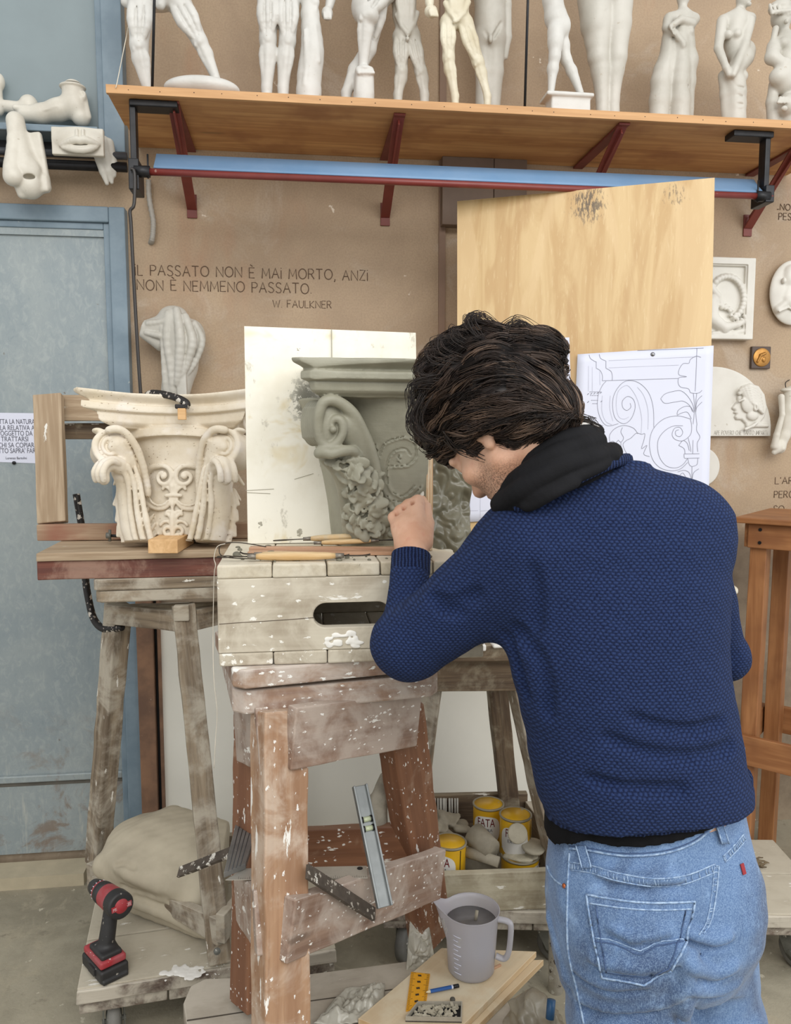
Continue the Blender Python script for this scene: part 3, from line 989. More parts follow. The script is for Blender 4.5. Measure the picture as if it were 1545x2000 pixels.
def caster(e, p, r=.055, ang=0.0, plate=.1):
 """wheel standing on the floor under p (plate height)"""
 z = p[2]
 c = Vector((p[0], p[1], r))
 ax = Vector((math.cos(ang), math.sin(ang), 0))
 fw = Vector((-ax.y, ax.x, 0))
 M = Matrix((fw, Vector((0, 0, 1)), ax)).transposed()
 w = MB().lathe([(r * .42, -.016), (r * .86, -.016), (r * .97, -.011), (r, 0), (r * .97, .011), (r * .86, .016), (r * .42, .016)], c, 28, M=M).build('caster', M_GREYCAST, e, True)
 MB().lathe([(.001, -.018), (r * .3, -.02), (r * .6, -.0165), (r * .62, 0), (r * .6, .0165), (r * .3, .02), (.001, .018)], c, 24, M=M).build('hub', M_CASTMET, w, True)
 m = MB()
 top = Vector((c.x, c.y, z)) + fw * .03
 for s in (-1, 1):
  a = ax * s * .024
  poly = [c + a + fw * -.012 - Vector((0, 0, .012)), c + a + fw * .016 - Vector((0, 0, .01)), top + a + fw * .03 - Vector((0, 0, .012)), top + a - fw * .04 - Vector((0, 0, .012))]
  m.prism(poly, ax * s * .004)
 m.box((-plate / 2, -plate / 2, -.012), (plate / 2, plate / 2, -.004), M=Matrix.Translation(top + Vector((0, 0, .004))) @ Matrix.Rotation(ang, 4, 'Z'))
 m.tube([c - ax * .03, c + ax * .03], .007, 10)
 m.build('fork', M_CASTMET, w)
# == dollies (low wheeled platforms)
ZD = 0.20
def dolly(name, c0, c1, depth, label, boards, castors, th=.075, right_dir=None):
 """c0, c1 = front top corners (world); extends backwards"""
 c0, c1 = Vector(c0), Vector(c1)
 x = (c1 - c0).normalized()
 y = Vector((-x.y, x.x, 0))
 L = (c1 - c0).length
 e = empty(name, ((c0 + c1) / 2).xy.to_3d() + y * depth / 2 + Vector((0, 0, .0)), label, 'dolly', 'wheeled platforms along the wall')
 R = Matrix((x, y, Vector((0, 0, 1)))).transposed()
 for i, (a, b) in enumerate(boards):
  mid = c0 + x * L / 2 + y * (a + b) / 2 * depth
  o = beam('top_board', mid - x * L / 2 - Vector((0, 0, .014)), mid + x * L / 2 - Vector((0, 0, .014)), (b - a) * depth - .003, .028, M_DUSTY, e, worn=.0008, bev=.003)
 n = 3
 for i in range(n):
  w = L / n
  mid = c0 + x * (w * (i + .5)) + y * .006 - Vector((0, 0, .028 + (th - .028) / 2))
  beam('bearer', mid, mid + y * (depth - .012), w - .004, th - .029, M_DOLEDGE, e, worn=.001, bev=.003)
 o = beam('front_strip', c0 - y * .003 - Vector((0, 0, .02)), c1 - y * .003 - Vector((0, 0, .02)), .012, .036, M_DOLEDGE, e, worn=.002, bev=.003)
 for (u, v, a, r) in castors:
  p = c0 + x * L * u + y * depth * v
  caster(e, (p.x, p.y, ZD - th), r, a)
 return e, x, y
cA, cB = P(150, 1933, Z=ZD), P(655, 1851, Z=ZD)
eL, xL, yL = dolly('wheeled_dolly', cA, cB, .60, 'dusty wheeled dolly under the plaster capital trestle, carrying the red drill', [(0, .34), (.34, .66), (.66, 1)],
    [(.12, .1, .25, .058), (.9, .1, .6, .055), (.1, .9, .2, .055), (.9, .9, .2, .055)])
cA, cB = P(748, 1772, Z=ZD), P(1640, 1788, Z=ZD)
yR = Vector((-(cB - cA).y, (cB - cA).x, 0)).normalized()
eR, xR, yR = dolly('wheeled_dolly', cA, cB, .44, 'dusty wheeled dolly behind the standing person, carrying the yellow cans', [(0, .5), (.5, 1)],
    [(.05, .12, -.5, .062), (.39, .14, .9, .055), (.93, .12, .3, .055), (.9, .85, .2, .055)], th=.07)
DZ = 0.30
ya = 1.91
q = [P(362, 1990, Z=DZ), P(358, 1958, Z=DZ), P(372, 1925, Z=DZ), P(400, 1911, Z=DZ), P(600, 1902, Z=DZ), P(800, 1876, Z=DZ)]
q1 = [q[5] + Vector((.22, -.10, 0)), q[5] + Vector((.16, -.48, 0)), q[0] + Vector((.12, -.42, 0))]
poly = [p for p in (q + q1)][::-1]
M_DAIS = wood('dusty_dais_wood', lin(160, 150, 134), lin(136, 125, 110), 0.9, 0.7, dust=(lin(180, 172, 158), .6), spat=(lin(214, 208, 198), 20, .14, .3), bump=.3)
da = empty('low_platform', (-.15, 1.55, 0), 'low dusty grey platform with a rounded corner, under the paint-spattered modelling stand', 'platform')
slab('platform_top', poly, .045, M_DAIS, da, grain=math.radians(5))
cc = sum(poly, Vector()) / len(poly)
for k in (0.78,):
 pts = [cc + (p - cc) * k for p in poly]
 slab('platform_base', [Vector((p.x, p.y, DZ - .046)) for p in pts], DZ - .046, M_DOLEDGE, da)
mb = MB()
p0, p1 = P(600, 1957, Z=DZ + .0004), P(830, 1925, Z=DZ + .0004)
mb.add([p0, p1, p1 + Vector((0, .004, 0)), p0 + Vector((0, .004, 0))], [(0, 1, 2, 3)])
mb.prism([P(365, 1992, Z=DZ + .0002), P(500, 1972, Z=DZ + .0002), P(500, 1974, Z=DZ + .0002), P(365, 1995, Z=DZ + .0002)], (0, 0, .0003))
mb.build('board_joint', plain('joint_dirt', lin(84, 76, 66), .9), da)
# == modelling stand in front (three legged)
BOXY = 1.50                                   # camera depth of the box front
fl = P(558, 1450, D=1.46)
stand = empty('modelling_stand', P(600, 1912, Z=DZ), 'brown three-legged modelling stand spattered with white plaster, under the grey box', 'stand')
def leg2(name, a, b, w, h, mat, par, up, taper=1.0):
 return beam(name, a, b, w, h, mat, par, up=up, worn=.0015, bev=.004, taper=taper)
fdir = Vector((math.sin(math.radians(-25)), math.cos(math.radians(-25)), 0))
def leg_px(par, name, top, bot, w, h, mat, up, zfoot, taper=1.0):
 """leg from (px,py,D) to (px,py,z)"""
 a = P(top[0], top[1], D=top[2])
 b = P(bot[0], bot[1], Z=bot[2]) if len(bot) == 3 else P(bot[0], bot[1], D=bot[3])
 d = (b - a).normalized()
 b = a + d * ((zfoot + .01 - a.z) / d.z)
 return leg2(name, a, b, w, h, mat, par, up, taper), a, b
ang = math.radians(24)
up1 = (math.sin(ang), -math.cos(ang), 0)
a = P(544, 1384, D=1.515)
b = P(548, 2000, D=1.47)
d = (b - a).normalized()
b = a + d * ((DZ + .02 - a.z) / d.z)
leg2('leg', a, b, .088, .075, M_STAND, stand, up1)
FA = a
a = P(778, 1385, D=1.69)
b = P(842, 1842, Z=DZ)
d = (b - a).normalized()
b2 = a + d * ((DZ + .02 - a.z) / d.z)
leg2('leg', a, b2, .098, .06, M_STANDR, stand, (.55, -.83, 0))
RA = a
a = P(492, 1398, D=1.76)
b = P(484, 1960, Z=DZ + .016)
leg2('leg', a, b, .075, .05, M_STANDR, stand, (-.8, -.6, 0))
LA = a
ap0, ap1 = P(566, 1450, D=1.475), P(812, 1409, D=1.68)
beam('apron', ap0 + Vector((0, 0, .009)), ap1 + Vector((0, 0, .009)), .026, .116, M_STANDD, stand, worn=.001)
ap0, ap1 = P(517, 1452, D=1.485), P(470, 1440, D=1.74)
beam('apron', ap0 + Vector((0, 0, .009)), ap1 + Vector((0, 0, .009)), .026, .116, M_STANDD, stand, worn=.001)
beam('apron', P(480, 1440, D=1.80), P(800, 1420, D=1.78), .026, .09, M_STANDD, stand, worn=.001)
st0, st1 = P(558, 1816, D=1.44), P(856, 1704, D=1.83)
o = beam('stretcher', st0, st1, .028, .112, M_STANDD, stand, worn=.0012)
o = beam('stretcher', P(514, 1800, D=1.455), P(470, 1745, D=1.78), .028, .11, M_STANDD, stand, worn=.0012)
o = beam('stretcher', P(462, 1668, D=1.86), P(806, 1655, D=1.84), .024, .115, M_STANDR, stand, worn=.0008)
def rot_slab(name, front_l, front_r, depth, th, mat, par, cham=.03):
 a, b = Vector(front_l), Vector(front_r)
 x = (b - a).normalized()
 y = Vector((-x.y, x.x, 0))
 L = (b - a).length
 p = [a + x * cham, a + x * (L - cham), b + y * cham, b + y * (depth - cham), b - x * cham + y * depth, a + x * cham + y * depth, a + y * (depth - cham), a + y * cham]
 return slab(name, p, th, mat, par, grain=math.atan2(x.y, x.x)), x, y
zl = P(470, 1357, D=1.47).z
a, b = P(455, 1352, Z=zl), P(862, 1330, D=1.60)
b.z = zl
rot_slab('lower_slab', a, b, .34, .046, M_SLABTOP, stand, .022)
zu = zl + .045
a2, b2 = P(452, 1312, Z=zu), P(870, 1300, D=1.60)
b2.z = zu
rot_slab('turntable', a2 + Vector((.004, 0, 0)), b2, .34, .036, M_SLABTOP, stand, .02)
BZ0 = zu
mb = MB()
for px, y0, y1 in ((580, 1360, 1398), (755, 1340, 1378)):
 p = P(px, y0, D=1.505 if px < 600 else 1.553)
 mb.box((p.x - .0008, p.y - .02, zl - .024), (p.x + .0008, p.y + .03, zl - .001))
# == grey box on the turntable
f0, f1 = P(427, 1306, D=1.487), P(947, 1303, D=1.52)
f1.y = f0.y
BZ1 = P(600, 1101, Y=f0.y).z
BZ0 = max(BZ0, zu) + .0005
bx0, bx1, by0, by1 = f0.x, P(947, 1200, Y=f0.y).x, f0.y, f0.y + .34
T = .026
box = empty('wooden_box', ((bx0 + bx1) / 2, (by0 + by1) / 2, BZ0), 'plaster-smeared grey wooden box with a hand hole, on the modelling stand', 'box')
npl = 5
for nm, z0_, z1_, mt in (('top_plank', BZ1 - T, BZ1, M_BOXTOP), ('bottom_plank', BZ0, BZ0 + T, M_BOX)):
 for i in range(npl):
  w = (bx1 - bx0) / npl
  xa, xb_ = bx0 + w * i + .0008, bx0 + w * (i + 1) - .0008
  if nm == 'top_plank' and i == npl - 1:
   poly = [(xa, by0, z1_), (xb_, by0, z1_), (xb_ - .02, by0 + .05, z1_), (xa + .01, by1 - .1, z1_), (xa, by1 - .08, z1_)]
   o = slab(nm, [Vector(p) for p in poly], T, M_BOXTOP, box, grain=math.pi / 2)
   continue
  o = beam(nm, ((xa + xb_) / 2, by0 + RNG.uniform(0, .002), (z0_ + z1_) / 2), ((xa + xb_) / 2, by1, (z0_ + z1_) / 2), xb_ - xa, T - .0005, mt, box, worn=.0008, bev=.0035)
zc0, zc1 = BZ0 + T + .0003, BZ1 - T - .0003
hz = P(680, 1201, Y=by0).z
hx0, hx1 = P(612, 1200, Y=by0).x, P(762, 1200, Y=by0).x
hr = (P(680, 1178, Y=by0).z - P(680, 1226, Y=by0).z) / 2
def hole_board(name, y0, y1, par):
 n = 14
 hole = []
 for i in range(n + 1):
  t = math.pi / 2 + math.pi * i / n
  hole.append((hx0 + hr + hr * math.cos(t), hz + hr * math.sin(t)))
 for i in range(n + 1):
  t = -math.pi / 2 + math.pi * i / n
  hole.append((hx1 - hr + hr * math.cos(t), hz + hr * math.sin(t)))
 outer = []
 cx = (hx0 + hx1) / 2
 for (x, z) in hole:
  dx, dz_ = x - cx, z - hz
  sx = ((bx1 if dx > 0 else bx0) - cx) / dx if abs(dx) > 1e-6 else 1e9
  sz = ((zc1 if dz_ > 0 else zc0) - hz) / dz_ if abs(dz_) > 1e-6 else 1e9
  k = min(abs(sx), abs(sz))
  outer.append((cx + dx * k, hz + dz_ * k))
 cor = [(bx0, zc1), (bx0, zc0), (bx1, zc0), (bx1, zc1)]
 for c in cor:
  j = min(range(len(outer)), key=lambda i: (outer[i][0] - c[0]) ** 2 + (outer[i][1] - c[1]) ** 2)
  outer[j] = c
 m = MB()
 N = len(hole)
 vs = [(x, y0, z) for x, z in outer] + [(x, y0, z) for x, z in hole] + [(x, y1, z) for x, z in outer] + [(x, y1, z) for x, z in hole]
 fs = []
 for i in range(N):
  j = (i + 1) % N
  fs += [(i, j, N + j, N + i), (2 * N + j, 2 * N + i, 3 * N + i, 3 * N + j), (N + i, N + j, 3 * N + j, 3 * N + i), (j, i, 2 * N + i, 2 * N + j)]
 m.add(vs, fs)
 return bevel(m.build(name, M_BOX, par), .0025)
hole_board('end_board', by0 + .001, by0 + .026, box)
bevel(MB().box((bx0, by1 - .026, zc0), (bx1, by1 - .001, zc1)).build('end_board', M_BOX, box), .0025)
bevel(MB().box((bx0 + .004, by0 + .027, zc0), (bx0 + .026, by1 - .027, zc1)).build('side_board', M_BOX, box), .003)
bevel(MB().box((bx1 - .026, by0 + .027, zc0), (bx1 - .004, by1 - .027, zc1)).build('side_board', M_BOX, box), .003)
s = SDF((hx0, by0 - .012, hz - .09), (hx1 + .03, by0 + .004, hz - hr + .0), .0016)
for i in range(22):
 t = RNG.random()
 p = P(640 + 65 * t + RNG.uniform(-8, 8), 1262 - 20 * math.sin(t * 3) + RNG.uniform(-14, 12), Y=by0)
 s.ell(p, (RNG.uniform(.004, .011), .0022, RNG.uniform(.002, .006)), .003)
o = s.build('plaster_dab', M_PLASTERSPILL, box)
mb = MB()
pts = [P(px, py, Y=by0 + .0006) for px, py in ((428, 1219), (470, 1216), (520, 1213), (580, 1209), (613, 1206))]
mb.tube(pts, .0007, 5)
mb.build('split', plain('split_dark', lin(96, 84, 70), .9), box)
# == trestle under the capital
TZ = P(300, 1176, D=2.08).z
TH2 = .062
tre = empty('sculpture_trestle', P(340, 1790, Z=ZD), 'old grey wooden trestle under the plaster capital, standing on the dusty dolly', 'trestle', 'wooden sculpture trestles')
a, b = P(182, 1176, D=2.06), P(575, 1160, D=2.16)
a.z = b.z = TZ + TH2
rot_slab('top_slab', a, b, .34, TH2 / 2 - .001, M_TIMB, tre, .015)
a.z = b.z = TZ + TH2 / 2
rot_slab('top_slab', a + Vector((.004, .004, 0)), b, .34, TH2 / 2, M_TIMB, tre, .015)
o, la, lb = leg_px(tre, 'leg', (358, 1180, 2.14), (430, 1884, ZD), .058, .05, M_TIMB, (.2, -.97, 0), ZD, 1.05)
o, la2, lb2 = leg_px(tre, 'leg', (231, 1180, 2.30), (190, 1692, ZD), .062, .055, M_TIMB, (-.7, -.7, 0), ZD, 1.05)
o, la3, lb3 = leg_px(tre, 'leg', (470, 1180, 2.36), (560, 1700, ZD), .058, .05, M_TIMB, (.8, -.6, 0), ZD, 1.05)
beam('apron', P(352, 1212, D=2.13), P(214, 1198, D=2.29), .03, .056, M_TIMB, tre)
beam('apron', P(376, 1210, D=2.14), P(468, 1190, D=2.35), .03, .056, M_TIMB, tre)
beam('apron', P(230, 1200, D=2.34), P(468, 1193, D=2.38), .03, .056, M_TIMB, tre)
bevel(MB().box(*(lambda p: ((p.x - .02, p.y - .012, p.z - .03), (p.x + .02, p.y + .012, p.z + .012)))(P(355, 1190, D=2.115))).build('tenon', M_TIMB, tre), .003)
def arch_board(name, p0, p1, h, sag, th, mat, par, nrm):
 """stretcher with a hollowed lower edge"""
 p0, p1 = Vector(p0), Vector(p1)
 top, bot = [], []
 n = 10
 for i in range(n + 1):
  t = i / n
  p = p0.lerp(p1, t)
  top.append(p + Vector((0, 0, 0)))
  bot.append(p - Vector((0, 0, h - sag * math.sin(math.pi * t))))
 x = (p1 - p0).normalized()
 m = MB().prism([Matrix((x, Vector(nrm), x.cross(Vector(nrm)))).transposed().inverted() @ (q - p0) for q in top + bot[::-1]], (0, th, 0))
 R = Matrix((x, Vector(nrm), x.cross(Vector(nrm)))).transposed()
 return bevel(m.build(name, mat, par, loc=p0, rot=R), .003)
a1, a2 = P(168, 1686, D=2.50), P(424, 1797, D=2.06)
nn = Vector(((a2 - a1).y, -(a2 - a1).x, 0)).normalized() * -1
arch_board('stretcher', a1, a2, .075, .028, .026, M_TIMB, tre, nn)
a1, a2 = P(438, 1788, D=2.05), P(560, 1660, D=2.42)
nn = Vector(((a2 - a1).y, -(a2 - a1).x, 0)).normalized() * -1
arch_board('stretcher', a1, a2, .08, .02, .026, M_TIMB, tre, nn)
beam('stretcher', P(208, 1672, D=2.56), P(556, 1640, D=2.5), .026, .07, M_TIMB, tre)
MB().tube([P(424, 1858, D=2.02), P(424, 1858, D=2.06)], .009, 10).build('bolt', M_CASTMET, tre, True)
rb = empty('beam', P(250, 1136, D=2.07), 'red-brown painted beam lying across the trestle under the capital board', 'beam')
RZ = TZ + TH2
e0, e1 = P(72, 1136, D=2.045), P(560, 1120, D=2.14)
e0.z = e1.z = RZ + .026
dy = Vector((0, .03, 0))
beam('beam_body', e0 + dy, e1 + dy, .06, .05, M_REDBEAM, rb, worn=.0006)
bl = empty('support_board', P(250, 1110, D=2.1), 'pale raw board on the red-brown beam, directly under the plaster capital', 'board')
CBZ = RZ + .051 + .022
e0, e1 = P(70, 1094, D=2.03), P(570, 1080, D=2.13)
e0.z = e1.z = CBZ - .011
bd = (e1 - e0).normalized()
bn = Vector((-bd.y, bd.x, 0))
beam('board_body', e0 + bn * .15, e1 + bn * .15, .30, .0215, M_FRAMEW, bl, worn=.0006)
fr = empty('timber_easel', P(200, 1060, D=2.24), 'raw timber frame of post and rails standing behind the plaster capital', 'frame')
FD = .245
g0, g1 = P(77, 1070, D=2.27), P(600, 1060, D=2.345)
g0.z = g1.z = CBZ + .0245
beam('lower_rail', g0, g1, .03, .046, M_LEDGE, fr, worn=.0008)
pt = P(95, 772, D=2.35).z
px_ = P(104, 1040, D=2.285)
px2 = P(95, 780, D=2.35)
xw = P(127, 900, D=2.255).x - P(72, 900, D=2.255).x
beam('post', (px_.x, px_.y, CBZ + .048), (px2.x, px2.y, pt), xw, .032, M_FRAMEW, fr, up=(0, -1, 0), worn=.001)
tz1, tz0 = P(300, 772, D=2.41).z, P(150, 822, D=2.38).z
h0, h1 = P(118, 800, D=2.38), P(600, 790, D=2.45)
zc_ = (tz1 + tz0) / 2
beam('top_rail', (h0.x, h0.y + .01, zc_), (h1.x, h1.y + .01, zc_), .028, tz1 - tz0, M_FRAMEW, fr, worn=.001)
l0 = P(150, 838, D=2.40)
bevel(MB().box((h0.x - .01, h0.y + .03, P(150, 858, D=2.40).z), (P(560, 838, D=2.42).x, h0.y + .12, P(150, 826, D=2.40).z)).build('shelf_box', M_TIMBD, fr), .003)
p = P(540, 900, D=2.44)
beam('post', (p.x, p.y, CBZ + .048), (p.x, p.y, zc_ - .05), xw, .032, M_FRAMEW, fr, up=(0, -1, 0), worn=.001)
# == trestle behind the person, on the second dolly
tr2 = empty('sculpture_trestle', P(950, 1700, Z=ZD), 'dark paint-spattered wooden trestle behind the person, holding the plywood board', 'trestle', 'wooden sculpture trestles')
DT2 = 2.28
AZ0, AZ1 = P(930, 1349, D=DT2).z, P(930, 1286, D=DT2).z
a, b = P(838, 1318, D=DT2), P(1040, 1316, D=DT2 + .02)
beam('apron', a, b, .028, AZ1 - AZ0, M_TIMBD, tr2, worn=.0008)
leg_px(tr2, 'leg', (848, 1300, DT2 + .03), (795, 1740, ZD), .058, .05, M_TIMB, (-.3, -.95, 0), ZD)
leg_px(tr2, 'leg', (1000, 1300, DT2 + .04), (1098, 1748, ZD), .045, .05, M_TIMB, (.3, -.95, 0), ZD)
leg_px(tr2, 'leg', (966, 1300, 2.56), (1002, 1650, ZD), .062, .05, M_TIMBD, (0, -1, 0), ZD)
beam('apron', a + Vector((0.02, .02, 0)), P(940, 1310, D=2.55), .028, AZ1 - AZ0, M_TIMBD, tr2)
beam('apron', b + Vector((-.02, .02, 0)), P(990, 1310, D=2.55), .028, AZ1 - AZ0, M_TIMBD, tr2)
a, b = P(810, 1286, D=DT2 - .05), P(1085, 1282, D=DT2 - .03)
sz = P(960, 1262, D=DT2 - .05).z
a.z = b.z = sz
rot_slab('top_slab', a, b, .42, sz - AZ1 - .001, M_TIMBD, tr2, .012)
S2Z = sz
s = SDF(P(870, 1300, D=DT2 - .08), P(1010, 1235, D=DT2 + .02), .003) if False else None
mb = MB()
for (x0_, y0_, w_) in ((905, 1280, 34), (975, 1262, 24), (940, 1268, 20)):
 p0_, p1_ = P(x0_ - w_ / 2, y0_, D=DT2 - .052), P(x0_ + w_ / 2, y0_, D=DT2 - .052)
 mb.box((p0_.x, p0_.y - .004, p0_.z - .006), (p1_.x, p0_.y + .05, sz + .004))
bevel(mb.build('plaster_dab', M_PLASTERSPILL, tr2), .004)
t0, t1 = P(832, 1730, D=2.33), P(1105, 1722, D=2.36)
hh = P(950, 1690, D=2.33).z - P(950, 1769, D=2.33).z
M_TRAYF = wood('clay_streaked_board', lin(170, 160, 136), lin(138, 126, 104), 0.85, .7, dust=(lin(190, 182, 160), .5), spat=(PLASTER_W, 55, .25, .4), bump=.3)
t0.z = t1.z = ZD + hh / 2 + .003
o = beam('stretcher', t0, t1, .026, hh, M_TRAYF, tr2, worn=.001)
t0, t1 = P(800, 1575, D=2.68), P(1030, 1570, D=2.70)
hb = P(900, 1553, D=2.68).z - ZD
t0.z = t1.z = ZD + hb / 2 + .003
o = beam('stretcher', t0, t1, .026, hb, M_TIMBD, tr2, worn=.001)
t0, t1 = P(1108, 1715, D=2.36), P(1032, 1570, D=2.68)
t0.z = t1.z = ZD + hb * .45
o = beam('stretcher', t0, t1, .026, hb * .9, M_TIMB, tr2, worn=.001)
mb = MB()
for i in range(11):
 px = 838 + i * 5.6 + RNG.uniform(-1, 1)
 p = P(px, 1556, D=2.66)
 L = RNG.uniform(.04, .1)
 mb.tube([(p.x, p.y, ZD + hb - .002), (p.x + .001, p.y - .001, ZD + hb - L)], RNG.uniform(.0025, .005), 6)
o = mb.build('plaster_drips', plain('grey_drips', lin(196, 192, 182), .8), tr2, True)
o['kind'] = 'stuff'
plk = empty('white_plank', P(1300, 1160, D=2.45), 'white plaster-caked plank with a rounded end sticking out behind the person', 'plank')
PLY0 = 2.42
pz0 = P(1440, 1166, D=PLY0).z
pz1 = P(1440, 1150, D=PLY0).z
x0_, x1_ = P(900, 1160, D=PLY0 - .03).x, P(1464, 1158, D=PLY0).x
yF = P(1300, 1158, D=PLY0).y
s = SDF((x0_, yF - .03, pz0 - .02), (x1_ + .03, yF + .24, pz1 + .03), .0055)
s.box(((x0_ + x1_) / 2 - .01, yF + .09, (pz0 + pz1) / 2), ((x1_ - x0_) / 2 - .01, .10, (pz1 - pz0) / 2), rnd=.012)
s.ell((x1_ - .06, yF + .09, (pz0 + pz1) / 2 + .004), (.065, .09, .02), .02)
s.rough(.003, 60, 3)
M_CAKED = plain('caked_white_plaster', lin(222, 216, 200), .85, .08, 14, bump=.35, tint=lin(184, 172, 150))
s.build('plank_body', M_CAKED, plk)
for px in (930, 1050):
 q = P(px, 1200, D=PLY0 - .0)
 beam('timber_block', (q.x, yF + .02, (S2Z + pz0) / 2), (q.x, yF + .16, (S2Z + pz0) / 2), .07, pz0 - S2Z - .004, M_TIMB, None)
 ob = bpy.context.scene.objects[-1] if False else COL.objects[-1]
 tag(ob, 'timber block between the dark trestle and the white plank, behind the person', 'block', 'blocks under the white plank')
# == pedestal at the right edge
pe = empty('wooden_pedestal', P(1540, 1690, Z=0.0), 'tall orange wooden pedestal with stretchers at the edge beside the person', 'pedestal')
PD = 2.72
ct = P(1487, 1020, D=PD)                        # left corner leg
r45 = math.radians(-47)
ux, uy = Vector((math.cos(r45), math.sin(r45), 0)), Vector((-math.sin(r45), math.cos(r45), 0))
S_ = .30
zt_ = P(1462, 1012, D=PD - .05).z
za = P(1470, 1072, D=PD - .04).z
corner = Vector((ct.x, ct.y, 0))
for i, (u, v) in enumerate(((0, 0), (S_, 0), (S_, S_), (0, S_))):
 p = corner + ux * u + uy * v
 sp = (ux * (u - S_ / 2) + uy * (v - S_ / 2)) * .07
 beam('leg', p + sp, Vector((p.x, p.y, zt_ - .02)) - sp * .2, .055, .055, M_PEDW, pe, up=uy, worn=.0005)
for (a_, b_) in (((-.03, -.034), (S_ + .03, -.034)), ((-.034, -.03), (-.034, S_ + .03)), ((-.03, S_ + .034), (S_ + .03, S_ + .034)), ((S_ + .034, -.03), (S_ + .034, S_ + .03))):
 pa, pb = corner + ux * a_[0] + uy * a_[1], corner + ux * b_[0] + uy * b_[1]
 zz = (zt_ - .022 + za) / 2
 beam('apron', (pa.x, pa.y, zz), (pb.x, pb.y, zz), .022, zt_ - .022 - za, M_PEDW, pe, worn=.0004)
 k = 1.09
 cq = corner + (ux + uy) * S_ / 2
 pa, pb = cq + (pa - cq) * k, cq + (pb - cq) * k
 zs1, zs0 = P(1447, 1450, D=PD - .03).z, P(1447, 1510, D=PD - .03).z
 beam('stretcher', (pa.x, pa.y, (zs1 + zs0) / 2), (pb.x, pb.y, (zs1 + zs0) / 2), .022, zs1 - zs0, M_PEDW, pe, worn=.0004)
tp = [corner + ux * a_ + uy * b_ for a_, b_ in ((-.07, -.07), (S_ + .07, -.07), (S_ + .07, S_ + .07), (-.07, S_ + .07))]
slab('top', [Vector((p.x, p.y, zt_)) for p in tp], .02, M_PEDW, pe)
mb = MB()
for (u, z_) in ((.0, zt_ - .04), (.0, za + .02), (.12, zt_ - .045), (.12, za + .02)):
 p = corner + ux * (u + .01) - uy * .0455
 MB().tube([(p.x, p.y, z_), (p.x - uy.x * .002, p.y - uy.y * .002, z_)], .006, 8).build('screw', M_BLACK, pe)
bk = P(1536, 990, D=2.5)
o = empty('black_base', (bk.x, bk.y, zt_), 'small black block on the orange pedestal at the edge of the picture', 'base')
cb = corner + ux * .20 + uy * .12
bevel(MB().box((-.05, -.05, 0), (.05, .05, .03), M=Matrix.Translation((cb.x, cb.y, zt_)) @ Matrix.Rotation(r45, 4, 'Z')).build('plinth', M_BLACK, o), .003)
MB().lathe([(.018, 0), (.022, .01), (.01, .03), (.012, .06), (.02, .075), (.001, .08)], (cb.x + .01, cb.y + .01, zt_ + .03), 16).build('figure_foot', M_BLACK, o, True)
a, b = P(1085, 1935, Z=0.0), P(1087, 1500, D=2.2)
M_SPIPE = plain('spattered_pipe', lin(206, 200, 188), .8, .1, 20, spat=(lin(236, 234, 228), 50, .5, .5), spat2=(lin(96, 84, 72), 60, .4, .5), bump=.4)
b = Vector((a.x, a.y + .02, AZ0 - .02))
o = MB().tube([a, b], .021, 14).build('spattered_post', M_SPIPE, None, True)
tag(o, 'round post caked with white plaster standing on the floor beside the jeans', 'post')
# == carved capital (plaster/travertine) and its clay copy
class Frame:
 """local frame: u right, v away from the viewer, w up"""
 def __init__(s, o, yaw=-YAW, tilt=0.0):
  s.R = Matrix.Rotation(yaw, 3, 'Z') @ Matrix.Rotation(-tilt, 3, 'X')
  s.o = Vector(o)
  s.M = Matrix.Translation(s.o) @ s.R.to_4x4()
  s.Ri = np.array(s.R.transposed())
  s.c = s.Ri @ (C_CAM - np.array(s.o))
 def at(s, px, py, v):
  """local point on the pixel ray where local depth is v (number or function of (u, w))"""
  d = s.Ri @ ray(px, py)
  vv = v if not callable(v) else -.15
  for _ in range(6 if callable(v) else 1):
   t = (vv - s.c[1]) / d[1]
   p = s.c + d * t
   if callable(v):
    vv = v(p[0], p[2])
  return p
HW, DIP = .268, .088
def abacus_fn(W0, layers):
 """layers: [(height, inset_low, inset_high)] upwards from W0"""
 def f(X, Y, Z):
  A = HW - DIP
  c = DIP / HW ** 2
  front = (-Y - (A + c * X * X)) * .86
  side = (np.abs(X) - (A + c * Y * Y)) * .86
  cut = (np.abs(X) + np.abs(Y) - (2 * HW - .06)) * .7071
  base = np.maximum(np.maximum(front, side), cut)
  ins = np.zeros_like(Z) + layers[0][1]
  z = W0
  for h, a, b in layers:
   t = np.clip((Z - z) / h, 0, 1)
   t2 = t * t * (3 - 2 * t) if a > b + .008 else t
   ins = np.where(Z >= z, a + (b - a) * t2, ins)
   z += h
  d = base + ins * .86
  return np.maximum(np.maximum(d, W0 - Z), Z - z)
 return f
def bell_R(w):
 t = np.clip(w / .30, 0, 1)
 return .116 + .012 * t + .040 * t ** 3
def bell_v(u, w):
 r = float(bell_R(w))
 return -math.sqrt(max(.0009, r * r - min(abs(u), r * .97) ** 2))
def bell_fn(X, Y, Z):
 d = np.sqrt(X * X + Y * Y) - bell_R(Z)
 return np.maximum(np.maximum(d * .95, -Z), Z - .293)
LAYERS = [(.012, .050, .036), (.022, .034, .030), (.005, .032, .016), (.017, .016, .016), (.004, .016, .024), (.020, .024, .001), (.006, .0, .0)]
ABH = sum(l[0] for l in LAYERS)
def mir(pts):
 return [(-p[0], p[1], p[2]) for p in pts]
def both(f, pts, *a, **k):
 f(pts, *a, **k)
 f(mir(pts), *a, **k)
